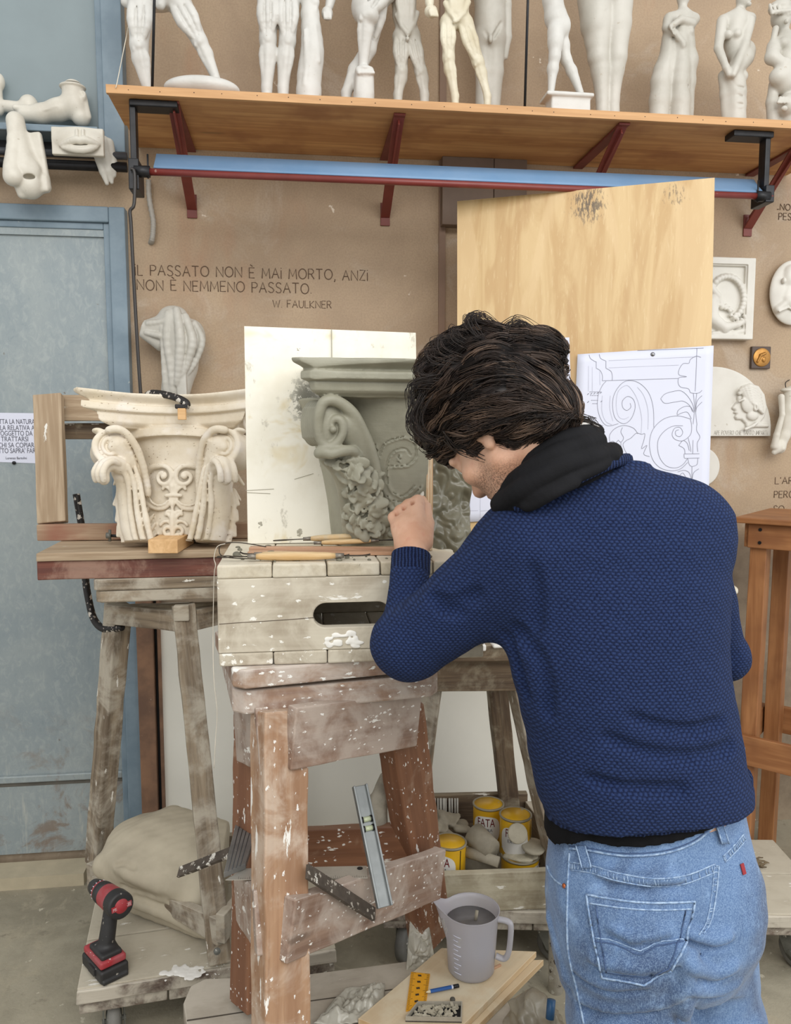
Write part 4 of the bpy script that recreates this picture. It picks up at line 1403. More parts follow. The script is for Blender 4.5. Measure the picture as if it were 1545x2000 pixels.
# the carved model
def make_capital():
 base = P(361, 1082, D=2.235)
 F = Frame((base.x, base.y, CBZ + .007), -YAW * .9, math.radians(14.5))
 WA = .283
 S = SDF((-.31, -.28, -.02), (.31, .03, WA + ABH + .012), .0031)
 S.fn(bell_fn)
 S.fn(lambda X, Y, Z: np.maximum(np.sqrt(X * X + Y * Y) - .168, np.abs(Z - .271) - .008) - .004, k=.006)
 S.fn(abacus_fn(WA, LAYERS))
 A = lambda pts, v: [F.at(x, y, v) for x, y in pts]
 def vol(sg):
  g = (lambda p: (p[0] * sg, p[1], p[2]))
  vf = -.205
  cc = Vector(F.at(219, 873, vf))
  r0 = .050
  n = Vector((.38, -.92, 0)).normalized()
  ex, ez = Vector((-n.y, n.x, 0)), Vector((0, 0, 1))
  gn = (lambda q: (q[0] * sg, q[1], q[2]))
  S.cyl(g(cc - n * .038), gn(n), r0, .042, .003, .006)
  S.cyl(g(cc + n * .006), gn(n), r0 * .84, .011, .0, .003, op='-')
  sp = spiral_pts(cc - n * .002, r0 * .90, .011, math.radians(75), 2.0, 70, ex, ez)
  nn = len(sp)
  S.path([g(p) for p in sp], [.0062 - .0020 * i / nn for i in range(nn)], .0012)
  S.ell(g(cc - n * .001), .011, .002)
  st = [(212, 840, -.222), (228, 838, -.224), (246, 846, -.215), (262, 866, -.200), (275, 895, -.178), (284, 930, -.152), (289, 965, -.132)]
  st = smooth_poly([tuple(F.at(x, y, v)) for x, y, v in st], 4)
  S.path([g(p) for p in st], [.0088] * len(st), .004)
  fi = smooth_poly([tuple(F.at(x, y, v)) for x, y, v in ((232, 868, -.196), (248, 890, -.178), (262, 925, -.15), (270, 965, -.125))], 3)
  S.path([g(p) for p in fi], [.024, .022, .020, .018, .018, .018, .018, .016, .016, .016][:len(fi)], .008)
  st2 = smooth_poly([tuple(F.at(x, y, v)) for x, y, v in ((244, 862, -.212), (256, 885, -.192), (267, 920, -.168), (274, 955, -.145))], 3)
  S.path([g(p) for p in st2], [.0042] * len(st2), .003)
  S.ell(g(F.at(192, 842, -.20)), (.016, .02, .008), .006)
  body = smooth_poly([tuple(F.at(x, y, v)) for x, y, v in ((276, 1068, -.095), (264, 1030, -.105), (256, 985, -.118), (250, 945, -.140), (236, 915, -.17))], 4)
  S.path([g(p) for p in body], np.linspace(.036, .024, len(body)).tolist(), .010)
  for (pts) in (((252, 1076, -.080), (238, 1040, -.088), (231, 990, -.102), (232, 945, -.132), (222, 915, -.168)),
     ((262, 1080, -.112), (249, 1040, -.122), (242, 995, -.138), (241, 950, -.16), (229, 914, -.19)),
     ((274, 1080, -.132), (262, 1040, -.142), (254, 990, -.156), (251, 945, -.176), (238, 911, -.20)),
     ((287, 1076, -.140), (276, 1040, -.150), (267, 990, -.162), (262, 945, -.176), (250, 910, -.194)),
     ((299, 1066, -.140), (289, 1030, -.149), (280, 985, -.158), (273, 945, -.167), (264, 915, -.178))):
   q = smooth_poly([tuple(F.at(x, y, v)) for x, y, v in pts], 4)
   S.path([g(p) for p in q], np.linspace(.0085, .0062, len(q)).tolist(), .0015)
  tip = smooth_poly([tuple(F.at(x, y, v)) for x, y, v in ((236, 912, -.19), (222, 905, -.212), (207, 909, -.225), (200, 922, -.228), (203, 938, -.22))], 4)
  S.path([g(p) for p in tip], np.linspace(.020, .013, len(tip)).tolist(), .005)
  for dx, dv in ((-12, .022), (-5, .006), (4, -.006)):
   tp = smooth_poly([tuple(F.at(x + dx, y, v + dv)) for x, y, v in ((228, 906, -.212), (216, 901, -.232), (204, 907, -.244), (197, 922, -.246), (199, 938, -.236))], 3)
   S.path([g(p) for p in tp], [.0078] * len(tp), .002)
  for y0 in (935, 965, 995, 1022, 1048):
   x0 = np.interp(y0, [915, 985, 1076], [226, 234, 262])
   S.cap(g(F.at(x0 + 4, y0 - 6, -.10)), g(F.at(x0 - 6, y0 + 12, -.085)), .0085, .004, .002)
  for (x0, y0, x1, y1, dv) in ((276, 955, 268, 936, 0), (280, 985, 290, 962, 0), (284, 1000, 296, 985, 0), (288, 1020, 301, 1004, 0), (290, 1040, 303, 1022, 0), (292, 1055, 305, 1042, 0), (276, 1000, 277, 972, -.006), (280, 1040, 283, 1012, -.006), (272, 930, 262, 915, -.01), (296, 1066, 308, 1056, 0)):
   a = F.at(x0, y0, lambda u, w: bell_v(u, w) - .012 + dv)
   b = F.at(x1, y1, lambda u, w: bell_v(u, w) - .006 + dv)
   S.cap(g(a), g(b), .0085, .0035, .0015)
   S.cap(g(a), g(b), .0045, .002, .0, op='-') if False else None
  for (x0, y0, x1, y1, v) in ((236, 965, 224, 985, -.10), (234, 1000, 228, 1016, -.09), (236, 1030, 231, 1046, -.085), (244, 1060, 238, 1074, -.085)):
   S.cap(g(F.at(x0, y0, v)), g(F.at(x1, y1, v)), .011, .006, .004)
  # ---- central ornament (mirrored about the axis)
  on = lambda lift: (lambda u, w: bell_v(u, w) - lift)
  def tube(pts, r, lift=.004, k=.002, sm=4, r1=None):
   q = smooth_poly([tuple(F.at(x, y, on(lift))) for x, y in pts], sm)
   rs = np.linspace(r, r1 or r, len(q)).tolist()
   S.path([g(p) for p in q], rs, k)
  ey = (319, 931)
  sp2 = [(ey[0] + (3 + 17 * t) * math.cos(a), ey[1] - (3 + 19 * t) * math.sin(a)) for t, a in [(i / 30, math.radians(-20) + i / 30 * math.radians(480)) for i in range(31)]]
  tube(sp2, .0042, .010, .0015, 1, .0065)
  S.ell(g(F.at(ey[0], ey[1], on(.012))), .007, .002)
  tube([(313, 909), (298, 913), (286, 928), (281, 950), (283, 970), (291, 985), (305, 993), (320, 992), (331, 983), (335, 971)], .0085, .007, .002, 4, .0055)
  tube([(291, 932), (288, 950), (290, 968), (297, 981), (308, 987), (320, 985), (328, 978)], .0028, .015, .001)
  tube([(337, 965), (331, 955), (322, 950), (318, 956)], .0042, .008)
  tube([(338, 962), (334, 948), (337, 940)], .005, .008)
  tube([(324, 968), (337, 967)], .0052, .012)
  tube([(334, 972), (332, 980), (327, 986)], .0035, .008)
  tube([(337, 1004), (331, 998), (325, 1000), (323, 1006)], .004, .007)
  tube([(337, 1022), (333, 1010), (326, 1003)], .0045, .007, .002, 4)
  tube([(337, 1026), (328, 1018), (318, 1020), (313, 1026)], .0042, .006)
  tube([(338, 1045), (334, 1032), (325, 1030), (320, 1037), (324, 1045), (330, 1043)], .005, .007)
  tube([(337, 1046), (326, 1052), (314, 1056)], .005, .006)
 vol(1)
 vol(-1)
 S.path([F.at(337, y, lambda u, w: bell_v(u, w) - .009) for y in (935, 950, 962)], [.003, .008, .006], .002)
 S.path([F.at(337, y, lambda u, w: bell_v(u, w) - .009) for y in (972, 984, 992)], [.003, .007, .0045], .002)
 S.path([F.at(337, y, lambda u, w: bell_v(u, w) - .008) for y in (995, 1010, 1026, 1046)], [.004, .0075, .006, .006], .003)
 S.fn(lambda X, Y, Z: -(Y - .022), op='-') if False else S.comb(tuple(slice(0, n) for n in S.n), (((S.lo[1] + S.res * np.arange(S.n[1])) - .022)[None, :, None] * np.ones(tuple(S.n)) * -1).astype(np.float32), 0, '-')
 S.rough(.0012, 55, 5)
 n = NT('cream_travertine')
 v = n.obj(rnd=False)
 col = n.mix(n.ss(n.noise(v, 7, 5, .6), .35, .7), lin(226, 216, 198), lin(208, 194, 170))
 col = n.mix(n.math('MULTIPLY', n.ss(n.noise(v, 4, 3, .6), .58, .74), .5), col, lin(214, 200, 160))
 col = n.mix(n.math('MULTIPLY', n.ss(n.noise(v, 11, 3, .6), .55, .7), .45), col, lin(234, 228, 222))
 pit = spatter(n, n.obj((1, 1, 1.6), False), 130, .26, .34, .06)
 pit = n.math('MULTIPLY', pit, n.ss(n.noise(v, 9, 3, .6), .42, .6))
 col = n.mix(n.math('MULTIPLY', pit, .8), col, lin(146, 124, 96))
 m = n.out(col, .75, n.bump(n.math('SUBTRACT', n.noise(v, 60, 5, .7), n.math('MULTIPLY', pit, 1.2)), .35, .003))
 me = S.mesh('capital', 0.0, F.M)
 o = link('plaster_capital', me, m)
 tag(o, 'cream carved composite capital with volutes and acanthus leaves, leaning on a timber frame', 'capital')
 return o, F
capital, CF = make_capital()
M_NEWW = wood('fresh_block', lin(226, 186, 136), lin(204, 160, 108), .6, .9, bump=.1)
a, b = P(326, 1068, D=2.035), P(340, 1060, D=2.19)
top = P(318, 1052, D=2.04).z
w_ = P(346, 1068, D=2.04).x - P(289, 1068, D=2.04).x
o = beam('wooden_block', (P(318, 1068, D=2.02).x, P(318, 1068, D=2.02).y, (top + CBZ + .001) / 2), (P(352, 1060, D=2.2).x, P(340, 1060, D=2.2).y, (top + CBZ + .001) / 2), w_, top - CBZ - .001, M_NEWW, None, worn=.0004, bev=.0015)
tag(o, 'fresh pale wooden block propping up the front of the plaster capital', 'block')
M_SPIRON = plain('spattered_iron', lin(44, 40, 38), .5, .2, 24, metallic=.3, spat=(lin(206, 198, 186), 60, .5, .5), spat2=(lin(160, 150, 140), 130, .4, .5), bump=.2)
q = smooth_poly([P(x, y, D=d) for x, y, d in ((149, 965, 2.40), (158, 1020, 2.40), (165, 1070, 2.40), (167, 1130, 2.40), (174, 1175, 2.38), (183, 1208, 2.36), (198, 1226, 2.33), (218, 1228, 2.30), (238, 1225, 2.27))], 5)
o = MB().tube(q, .0108, 12).build('bar_clamp', M_SPIRON, None, True)
tag(o, 'bent black clamp bar spattered with plaster, at the end of the trestle', 'clamp')
sc = empty('clamp_screw', P(216, 1046, D=2.2), 'small dark screw clamp on the rail beside the foot of the capital', 'clamp')
p = P(212, 1046, D=2.19)
MB().tube([p, p + Vector((.045, .005, -.004))], .004, 8).build('spindle', M_BLACK, sc, True)
MB().tube([p + Vector((.004, 0, .016)), p + Vector((.003, 0, -.016))], .004, 8).build('tommy_bar', M_CASTMET, sc, True)
MB().tube([p + Vector((-.006, 0, 0)), p + Vector((.006, 0, 0))], .0085, 10).build('knob', M_CASTMET, sc, True)
cl = empty('g_clamp', P(340, 780, D=2.12), 'black iron clamp with a wooden pad holding the top of the capital', 'clamp')
q = smooth_poly([P(x, y, D=d) for x, y, d in ((289, 784, 2.16), (287, 773, 2.15), (296, 768, 2.14), (318, 770, 2.12), (345, 777, 2.10), (362, 786, 2.09), (364, 793, 2.09))], 4)
MB().tube(q, .0085, 10, flat=1.3).build('bow', M_SPIRON, cl, True)
p = P(356, 794, D=2.075)
bevel(MB().box((p.x - .018, p.y - .01, p.z - .006), (p.x + .016, p.y + .02, p.z + .006)).build('jaw', M_SPIRON, cl), .003)
p0, p1 = P(347, 797, D=2.07), P(363, 820, D=2.07)
bevel(MB().box((p0.x, p0.y - .006, p1.z), (p1.x, p0.y + .012, p0.z)).build('pad', M_NEWW, cl), .002)
# clay copy on its white board
BD = 1.755
bo = P(480, 1062, D=BD)
BDY = bo.y
BASEZ = BZ1 + .001
M_BOARDW = None
n = NT('white_modelling_board')
v = n.obj(rnd=False)
col = n.mix(n.ss(n.noise(v, 6, 5, .6), .4, .7), lin(240, 236, 222), lin(228, 222, 204))
col = n.mix(n.math('MULTIPLY', n.ss(n.noise(v, 7.5, 4, .7, .6), .56, .7), .7), col, lin(214, 196, 150))
col = n.mix(n.math('MULTIPLY', n.ss(n.noise(n.obj((1, 1, .5), False), 24, 6, .75), .58, .68), .55), col, lin(158, 150, 132))
m = spatter(n, v, 34, .14, .24, .03)
col = n.mix(n.math('MULTIPLY', m, .8), col, lin(136, 130, 112))
sv = n.n('ShaderNodeVectorMath', operation='SUBTRACT')
n.put(sv.inputs[0], v)
SMUDGE = sv.inputs[1]
ln_ = n.n('ShaderNodeVectorMath', operation='LENGTH')
mp_ = n.n('ShaderNodeMapping')
n.put(mp_.inputs[0], sv.outputs[0])
mp_.inputs['Scale'].default_value = (1.5, 1, 1)
n.put(ln_.inputs[0], mp_.outputs[0])
fall = n.ss(ln_.outputs['Value'], .085, .01)
gr = n.ss(n.math('ADD', n.noise(n.obj((1, 1, 1), False, (0, .7, 0)), 60, 6, .8), n.math('MULTIPLY', fall, .22)), .60, .68)
col = n.mix(n.math('MULTIPLY', n.math('MULTIPLY', gr, fall), .9), col, lin(112, 110, 96))
M_BOARDW = n.out(col, .55, n.bump(n.noise(v, 40, 4, .7), .1, .003))
tl, tr_ = P(477, 637, Y=BDY + .004), P(812, 650, Y=BDY + .004)
bx_l, bx_r = P(484, 1060, Y=BDY).x, P(820, 900, Y=BDY).x
q_ = P(594, 782, Y=BDY)
SMUDGE.default_value = (q_.x - (bx_l + bx_r) / 2, 0, q_.z - BASEZ)
bd = empty('modelling_board', ((bx_l + bx_r) / 2, BDY, BASEZ), 'stained white board standing on the grey box behind the clay capital', 'board')
MB().quadbox([(bx_l, BDY, BASEZ), (bx_r, BDY, BASEZ), (bx_r, BDY + .018, BASEZ), (bx_l, BDY + .018, BASEZ), (tl.x, BDY + .004, tl.z), (tr_.x, BDY + .004, tr_.z), (tr_.x, BDY + .022, tr_.z), (tl.x, BDY + .022, tl.z)]).build('panel', M_BOARDW, bd)
mb = MB()
x_ = P(648, 660, Y=BDY).x
mb.box((x_ - .0006, BDY - .0008, BASEZ + .1), (x_ + .0006, BDY + .005, tl.z - .004))
for (a_, b_) in (((480, 958), (535, 955)), ((482, 962), (528, 964)), ((575, 936), (612, 925))):
 mb.tube([P(*a_, Y=BDY - .0004), P(*b_, Y=BDY - .0004)], .0005, 4)
mb.build('pencil_line', plain('pencil_grey', lin(170, 165, 148), .8), bd)
M_CLAY = None
n = NT('wet_grey_clay')
v = n.obj(rnd=False)
col = n.mix(n.ss(n.noise(v, 8, 4, .6), .35, .7), lin(156, 153, 135), lin(138, 135, 118))
col = n.mix(n.math('MULTIPLY', n.ss(n.noise(v, 22, 4, .65), .56, .72), .4), col, lin(166, 162, 144))
fine = n.noise(n.obj((20, 20, 160), False), 1, 3, .6)
M_CLAY = n.out(col, .5, n.bump(n.math('ADD', n.noise(v, 70, 5, .65), n.math('MULTIPLY', fine, .7)), .22, .003))
def make_clay():
 cx = P(826, 800, Y=BDY - .13)
 F = Frame((P(826, 900, Y=BDY).x - .018, BDY, BASEZ), 0.0, 0.0)
 c = F.at(602, 702, -.2)
 top = c[2]
 low = F.at(603, 776, -.19)[2]
 sc = (top - low) / ABH
 lay = [(h * sc, a, b) for h, a, b in LAYERS]
 S = SDF((-.28, -.25, -.004), (.004, .002, top + .012), .0024)
 hw0 = abs(c[0])
 g = globals()
 g['HW'], g['DIP'] = hw0 + .043, .035
 S.fn(abacus_fn(low, lay))
 H = low
 bellR = lambda Z: .140 + .012 * np.clip(Z / H, 0, 1) + .040 * np.clip(Z / H, 0, 1) ** 2.2
 S.fn(lambda X, Y, Z: np.maximum(np.maximum((np.sqrt(X * X * .55 + Y * Y) - bellR(Z)) * .95, -Z), Z - H - .004))
 bv = lambda u, w: -math.sqrt(max(.001, float(bellR(np.array(w))) ** 2 - .55 * u * u))
 n_ = Vector((.40, -.915, 0)).normalized()
 ex, ez = Vector((-n_.y, n_.x, 0)), Vector((0, 0, 1))
 cc = Vector(F.at(647, 826, -.205))
 Rm = np.array(Matrix((ex, n_, ez)).transposed())
 for t in np.linspace(0, 1, 9):
  q = cc - n_ * (.085 * t)
  S.box(q, (.0215, .006, .030), .004, R=Rm, rnd=.0)
  S.ell(q, (.026, .012, .047), .004, R=Rm)
 vf = -.218
 outer = [(735, 940), (731, 910), (722, 876), (708, 842), (690, 810), (670, 790), (648, 781), (632, 786), (624, 806), (622, 834), (627, 860), (640, 872), (655, 868), (668, 850), (670, 832), (664, 820), (655, 818), (648, 824), (647, 834), (651, 840)]
 ov = [-.148, -.160, -.176, -.19, -.204, -.214, -.222, -.224, -.222, -.216, -.212, -.212, -.214, -.216, -.217, -.217, -.216, -.215, -.214, -.213]
 q = smooth_poly([tuple(F.at(x, y, v)) for (x, y), v in zip(outer, ov)], 5)
 S.path(q, np.concatenate([np.linspace(.0125, .0095, 45), np.linspace(.0095, .006, len(q) - 45)]).tolist(), .002)
 S.ell(cc - n_ * .002, (.026, .008, .046), .003, R=Rm)
 fi = smooth_poly([tuple(F.at(x, y, v)) for x, y, v in ((672, 830, -.186), (690, 860, -.17), (706, 900, -.15), (716, 950, -.125))], 4)
 S.path(fi, np.linspace(.028, .02, len(fi)).tolist(), .01)
 S.ell(F.at(651, 839, -.222), .0075, .004)
 lip = smooth_poly([tuple(F.at(x, y, v)) for x, y, v in ((622, 886, -.205), (632, 882, -.214), (648, 886, -.218), (668, 881, -.216), (688, 880, -.205), (700, 892, -.188))], 4)
 S.path(lip, [.009, .010, .011, .011, .010, .010, .010, .010, .010, .011, .011, .010, .010, .010, .009, .009, .009, .009, .008, .008, .008][:len(lip)], .004)
 lv = lambda y: float(np.interp(y, [880, 930, 985, 1050], [-.205, -.180, -.155, -.138]))
 bod = smooth_poly([tuple(F.at(x, y, lv(y) + .035)) for x, y in ((672, 900), (692, 930), (706, 965), (714, 1005), (716, 1050))], 4)
 S.path(bod, np.linspace(.024, .034, len(bod)).tolist(), .012)
 rg = random.Random(11)
 q = smooth_poly([tuple(F.at(x, y, lv(y) + .03)) for x, y in ((634, 893), (655, 915), (668, 945), (675, 985), (682, 1046))], 4)
 S.path(q, [.012] * len(q), .006)
 for i in range(150):
  t = rg.random()
  y = 900 + 145 * t
  x = np.interp(y, [900, 950, 1046], [672, 706, 720]) + rg.gauss(0, 1) * (16 + 14 * t)
  if x > 768 or x < np.interp(y, [890, 915, 945, 985, 1046], [640, 658, 670, 677, 684]):
   continue
  edge = abs(x - np.interp(y, [900, 950, 1046], [680, 712, 724])) / 48
  p = F.at(x, y, lv(y) - .002 + .03 * edge ** 2 - rg.uniform(-.003, .012))
  a = Matrix.Rotation(rg.uniform(-1.4, 1.4), 3, 'Y') @ Matrix.Rotation(rg.uniform(-.9, .9), 3, 'Z') @ Matrix.Rotation(rg.uniform(-.5, .5), 3, 'X')
  S.ell(p, (rg.uniform(.010, .026), rg.uniform(.0025, .005), rg.uniform(.006, .016)), .0005, R=np.array(a))
 for i in range(26):
  y = rg.uniform(905, 1040)
  x = np.interp(y, [900, 950, 1046], [672, 706, 720]) + rg.gauss(0, 14)
  p = F.at(x, y, lv(y) - .004)
  a = Matrix.Rotation(rg.uniform(-1.4, 1.4), 3, 'Y')
  S.ell(p, (rg.uniform(.006, .014), .007, rg.uniform(.0025, .005)), .001, R=np.array(a), op='-')
 S.ell(F.at(668, 906, -.222), (.022, .022, .012), .006, op='-')
 for pts in ([(740, 895), (748, 872), (759, 862), (786, 854), (805, 860), (813, 876), (812, 892), (800, 906), (785, 910), (764, 911)],
    [(801, 889), (792, 877), (773, 880), (761, 892), (755, 915), (756, 938), (764, 958), (783, 970), (798, 962), (809, 950)],
    [(740, 895), (739, 925), (744, 948), (757, 970), (778, 981), (798, 976), (814, 962), (822, 950)],
    [(734, 868), (738, 900), (738, 935)], [(780, 905), (781, 890), (776, 898)]):
  q = smooth_poly([tuple(F.at(x, y, lambda u, w: bv(u, w) + .0006)) for x, y in pts], 5)
  S.path(q, [.0021] * len(q), 0, op='-')
  q2 = smooth_poly([tuple(F.at(x + 1.6, y + 1.2, lambda u, w: bv(u, w) + .001)) for x, y in pts], 5)
  S.path(q2, [.0026] * len(q2), .003)
  S.path(q, [.0019] * len(q), 0, op='-')
 S.rough(.0010, 45, 8)
 for i in range(40):
  x, y = rg.uniform(690, 790), rg.uniform(985, 1046)
  p = F.at(x, y, lambda u, w: bv(u, w) - .001)
  S.ell(p, (rg.uniform(.006, .018), .003, rg.uniform(.003, .008)), .0015, R=np.array(Matrix.Rotation(rg.uniform(-1, 1), 3, 'Y')))
 g['HW'], g['DIP'] = .268, .088
 me = S.mesh('clay', 0.0, F.M)
 o = link('clay_capital', me, M_CLAY)
 tag(o, 'half-finished grey clay capital with one volute, modelled against the white board', 'capital')
 return F
KF = make_clay()
n = NT('plywood_edge')
v = n.obj((1, 1, 1), False)
s_ = n.sep(v)
ly = n.ss(n.math('SINE', n.math('MULTIPLY', n.math('ADD', s_[0], n.math('MULTIPLY', n.noise(v, 12), .002)), 1200.0)), -.3, .5)
col = n.mix(ly, lin(226, 200, 160), lin(196, 158, 122))
col = n.mix(n.math('MULTIPLY', n.ss(n.noise(n.obj((1, 1, .3), False), 26, 4, .7), .5, .66), .7), col, lin(224, 218, 200))
M_PLYE = n.out(col, .7, n.bump(ly, .2, .002))
fx0 = KF.M.translation.x + .0005
fx1 = P(845, 950, Y=BDY - .15).x
ft = P(835, 800, Y=BDY - .1).z
o = MB().box((fx0, BDY - .155, BASEZ), (fx1, BDY - .001, ft)).build('plywood_fence', M_PLYE)
tag(o, 'upright plywood strip with a layered edge closing the clay capital towards the person', 'board')
bevel(o, .001)
pw = empty('plastic_sheet', P(870, 1080, D=1.9), 'crumpled translucent grey plastic sheet hanging behind the clay board', 'plastic sheet')
def crumple(name, mat, par, f, nu, nv, amp, seed, thick=.0008, freq=9.0):
 """f(s,t)->Vector base surface and normal; folds from turbulent noise"""
 vs, fs = [], []
 for j in range(nv + 1):
  for i in range(nu + 1):
   s_, t_ = i / nu, j / nv
   p, nr = f(s_, t_)
   q = p * freq + Vector((seed * 7.1, seed * 3.3, 0))
   d = abs(mnoise.noise(q)) * 1.2 + abs(mnoise.noise(q * 2.3)) * .7 + .4 * abs(mnoise.noise(q * 5.1)) - .55
   vs.append(p + nr * d * amp)
 for j in range(nv):
  for i in range(nu):
   a = j * (nu + 1) + i
   fs.append((a, a + 1, a + nu + 2, a + nu + 1))
 o = MB().add(vs, fs).build(name, mat, par, True)
 m = o.modifiers.new('t', 'SOLIDIFY')
 m.thickness = thick
 return o
M_PLASTIC = plain('grey_plastic_sheet', lin(120, 116, 98), .28, .1, 5, tint=lin(92, 88, 72))
a0, a1 = P(838, 862, D=1.86), P(925, 862, D=1.90)
b0, b1 = P(838, 1090, D=1.86), P(915, 1095, D=1.90)
crumple('sheet', M_PLASTIC, pw, lambda s_, t_: (a0.lerp(a1, s_).lerp(b0.lerp(b1, s_), t_), Vector((.1, -1, .1))), 44, 80, .03, 2)
# == plaster figures on the shelf and casts on the walls
def mat_plaster(name, c1, c2, spots=.12):
 n = NT(name)
 v = n.obj()
 col = n.mix(n.ss(n.noise(v, 7, 5, .6), .35, .7), c1, c2)
 m = spatter(n, v, 60, spots, .22, .05)
 col = n.mix(n.math('MULTIPLY', m, .6), col, lin(172, 160, 140))
 return n.out(col, .45, n.bump(n.noise(v, 40, 4, .6), .12, .003))
M_PL = mat_plaster('white_plaster', lin(207, 205, 199), lin(192, 189, 182))
M_PLY_ = mat_plaster('yellowed_plaster', lin(216, 209, 188), lin(196, 185, 158), .3)
M_PLG = mat_plaster('greyish_plaster', lin(197, 193, 183), lin(180, 176, 165), .2)
M_CREAMC = mat_plaster('cream_cast_plaster', lin(214, 209, 196), lin(197, 190, 176), .2)
class Fig:
 """figure modelled on the photo's outlines at wall-parallel plane Y; radii in photo pixels"""
 def __init__(s, Y, x0, y0, x1, y1, depth=.16, res=.004):
  s.Y = Y
  a, b = P(x0, y1, Y=Y + depth), P(x1, y0, Y=Y + depth)
  c, d = P(x0, y1, Y=Y - depth), P(x1, y0, Y=Y - depth)
  s.S = SDF((min(a.x, c.x), Y - depth, min(a.z, c.z)), (max(b.x, d.x), Y + depth, max(b.z, d.z)), res)
  s.k = proj(P((x0 + x1) / 2, (y0 + y1) / 2, Y=Y))[2] / F_PX
 def p(s, x, y, dy=0.0):
  return P(x, y, Y=s.Y + dy * s.k)
 def chain(s, pts, k=5, op='+', sm=0):
  """pts: (x, y, r[, depth offset px])"""
  q = [(x[0], x[1], x[2], x[3] if len(x) > 3 else 0) for x in pts]
  if sm:
   q = [tuple(v) for v in smooth_poly(q, sm)]
  for a, b in zip(q[:-1], q[1:]):
   s.S.cap(s.p(a[0], a[1], a[3]), s.p(b[0], b[1], b[3]), a[2] * s.k, b[2] * s.k, k * s.k, op)
  return s
 def ell(s, x, y, rx, ry, rz, dy=0, k=5, rot=0, op='+'):
  R = np.array(Matrix.Rotation(math.radians(rot), 3, 'Y')) if rot else None
  s.S.ell(s.p(x, y, dy), (rx * s.k, rz * s.k, ry * s.k), k * s.k, R=R, op=op)
  return s
 def box(s, x, y, hx, hy, hz, dy=0, k=3, rot=0, rnd=2, op='+'):
  R = np.array(Matrix.Rotation(math.radians(rot), 3, 'Y')) if rot else None
  s.S.box(s.p(x, y, dy), (hx * s.k, hz * s.k, hy * s.k), k * s.k, R=R, rnd=rnd * s.k, op=op)
  return s
 def floor(s, x):
  """photo y of the shelf top under x at this plane"""
  lo, hi = 0, 600
  for _ in range(30):
   m = (lo + hi) / 2
   if s.p(x, m).z > SHZ:
    lo = m
   else:
    hi = m
  return lo
 def leg(s, hip, knee, ank, rt, rk, rc, ra, side=1, muscle=True, foot=True, dk=0, calf=.32):
  """hip, knee, ank: (x, y[, dy])"""
  h, n, a = [(q[0], q[1], q[2] if len(q) > 2 else 0) for q in (hip, knee, ank)]
  mt = [(h[i] * .55 + n[i] * .45) for i in range(3)]
  cf = [(n[i] * (1 - calf) + a[i] * calf) for i in range(3)]
  s.chain([(h[0], h[1], rt, h[2]), (mt[0], mt[1], rt * .86, mt[2]), (n[0], n[1], rk, n[2] - dk), (cf[0] + side * rc * .12, cf[1], rc * .95, cf[2] + 2), (a[0], a[1], ra, a[2])], k=6)
  if muscle:
   dx, dy_ = n[0] - h[0], n[1] - h[1]
   L = math.hypot(dx, dy_)
   nx, ny = -dy_ / L, dx / L
   for o, f in ((-.5, .28), (.02, .34), (.55, .26)):
    s.chain([(h[0] + nx * rt * o + dx * .05, h[1] + ny * rt * o + dy_ * .05, rt * .30, h[2] - rt * .45), (mt[0] + nx * rt * o, mt[1] + ny * rt * o, rt * .42, mt[2] - rt * (.68 if o else .74)), (n[0] + nx * rk * o * .8 - dx * .12, n[1] + ny * rk * o * .8 - dy_ * .12, rk * .34, n[2] - rk * .62)], k=.8, sm=3)
   for o in (-.24, .3):
    s.chain([(h[0] + nx * rt * o + dx * .1, h[1] + ny * rt * o + dy_ * .1, rt * .05, h[2] - rt * .8), (mt[0] + nx * rt * o, mt[1] + ny * rt * o, rt * .10, mt[2] - rt * 1.02), (n[0] + nx * rk * o - dx * .12, n[1] + ny * rk * o - dy_ * .12, rk * .07, n[2] - rk * .95)], k=1.5, op='-', sm=3)
   s.ell(n[0], n[1], rk * .5, rk * .58, rk * .4, n[2] - rk * .75, 1.5)
   s.ell(n[0] - rk * .5, n[1] + rk * .45, rk * .28, rk * .4, rk * .3, n[2] - rk * .6, 1.5)
   ex, ey = a[0] - n[0], a[1] - n[1]
   for o, zo in ((-.52, -.35), (.5, -.35), (0, -.62)):
    s.chain([(n[0] + o * rk * .8 + ex * .1, n[1] + ey * .1, rc * .28, n[2] + zo * rk), (cf[0] + o * rc * 1.15, cf[1], rc * .42, cf[2] + zo * rc * .8), (a[0] - ex * .15 + o * ra * .9, a[1] - ey * .15, ra * .42, a[2] + zo * ra)], k=1.2, sm=3)
  if foot:
   yf = s.floor(a[0])
   s.chain([(a[0], a[1], ra, a[2]), (a[0], yf - ra * .7, ra * 1.05, a[2])], k=4)
   s.chain([(a[0], yf - ra * .7, ra * .9, a[2] + ra * .4), (a[0] + side * ra * .4, yf - ra * .45, ra * .8, a[2] - ra * 2.6)], k=4)
  return s
 def torso(s, hips, chest, wr, hr, cr, muscle=True):
  """simple trunk, mostly above the picture"""
  s.chain([(hips[0], hips[1], hr), ((hips[0] + chest[0]) / 2, (hips[1] + chest[1]) / 2, wr), (chest[0], chest[1], cr)], k=10)
  return s
 def head_arms(s, chest, cr, hx):
  """head and shoulders above the picture"""
  x, y = chest
  s.chain([(x - cr * 1.1, y - cr * .4, cr * .42), (x + cr * 1.1, y - cr * .4, cr * .42)], k=10)
  s.chain([(x + hx, y - cr * .8, cr * .36), (x + hx, y - cr * 1.5, cr * .34)], k=6)
  s.ell(x + hx, y - cr * 2.1, cr * .55, cr * .68, cr * .62, 0, 5)
  return s
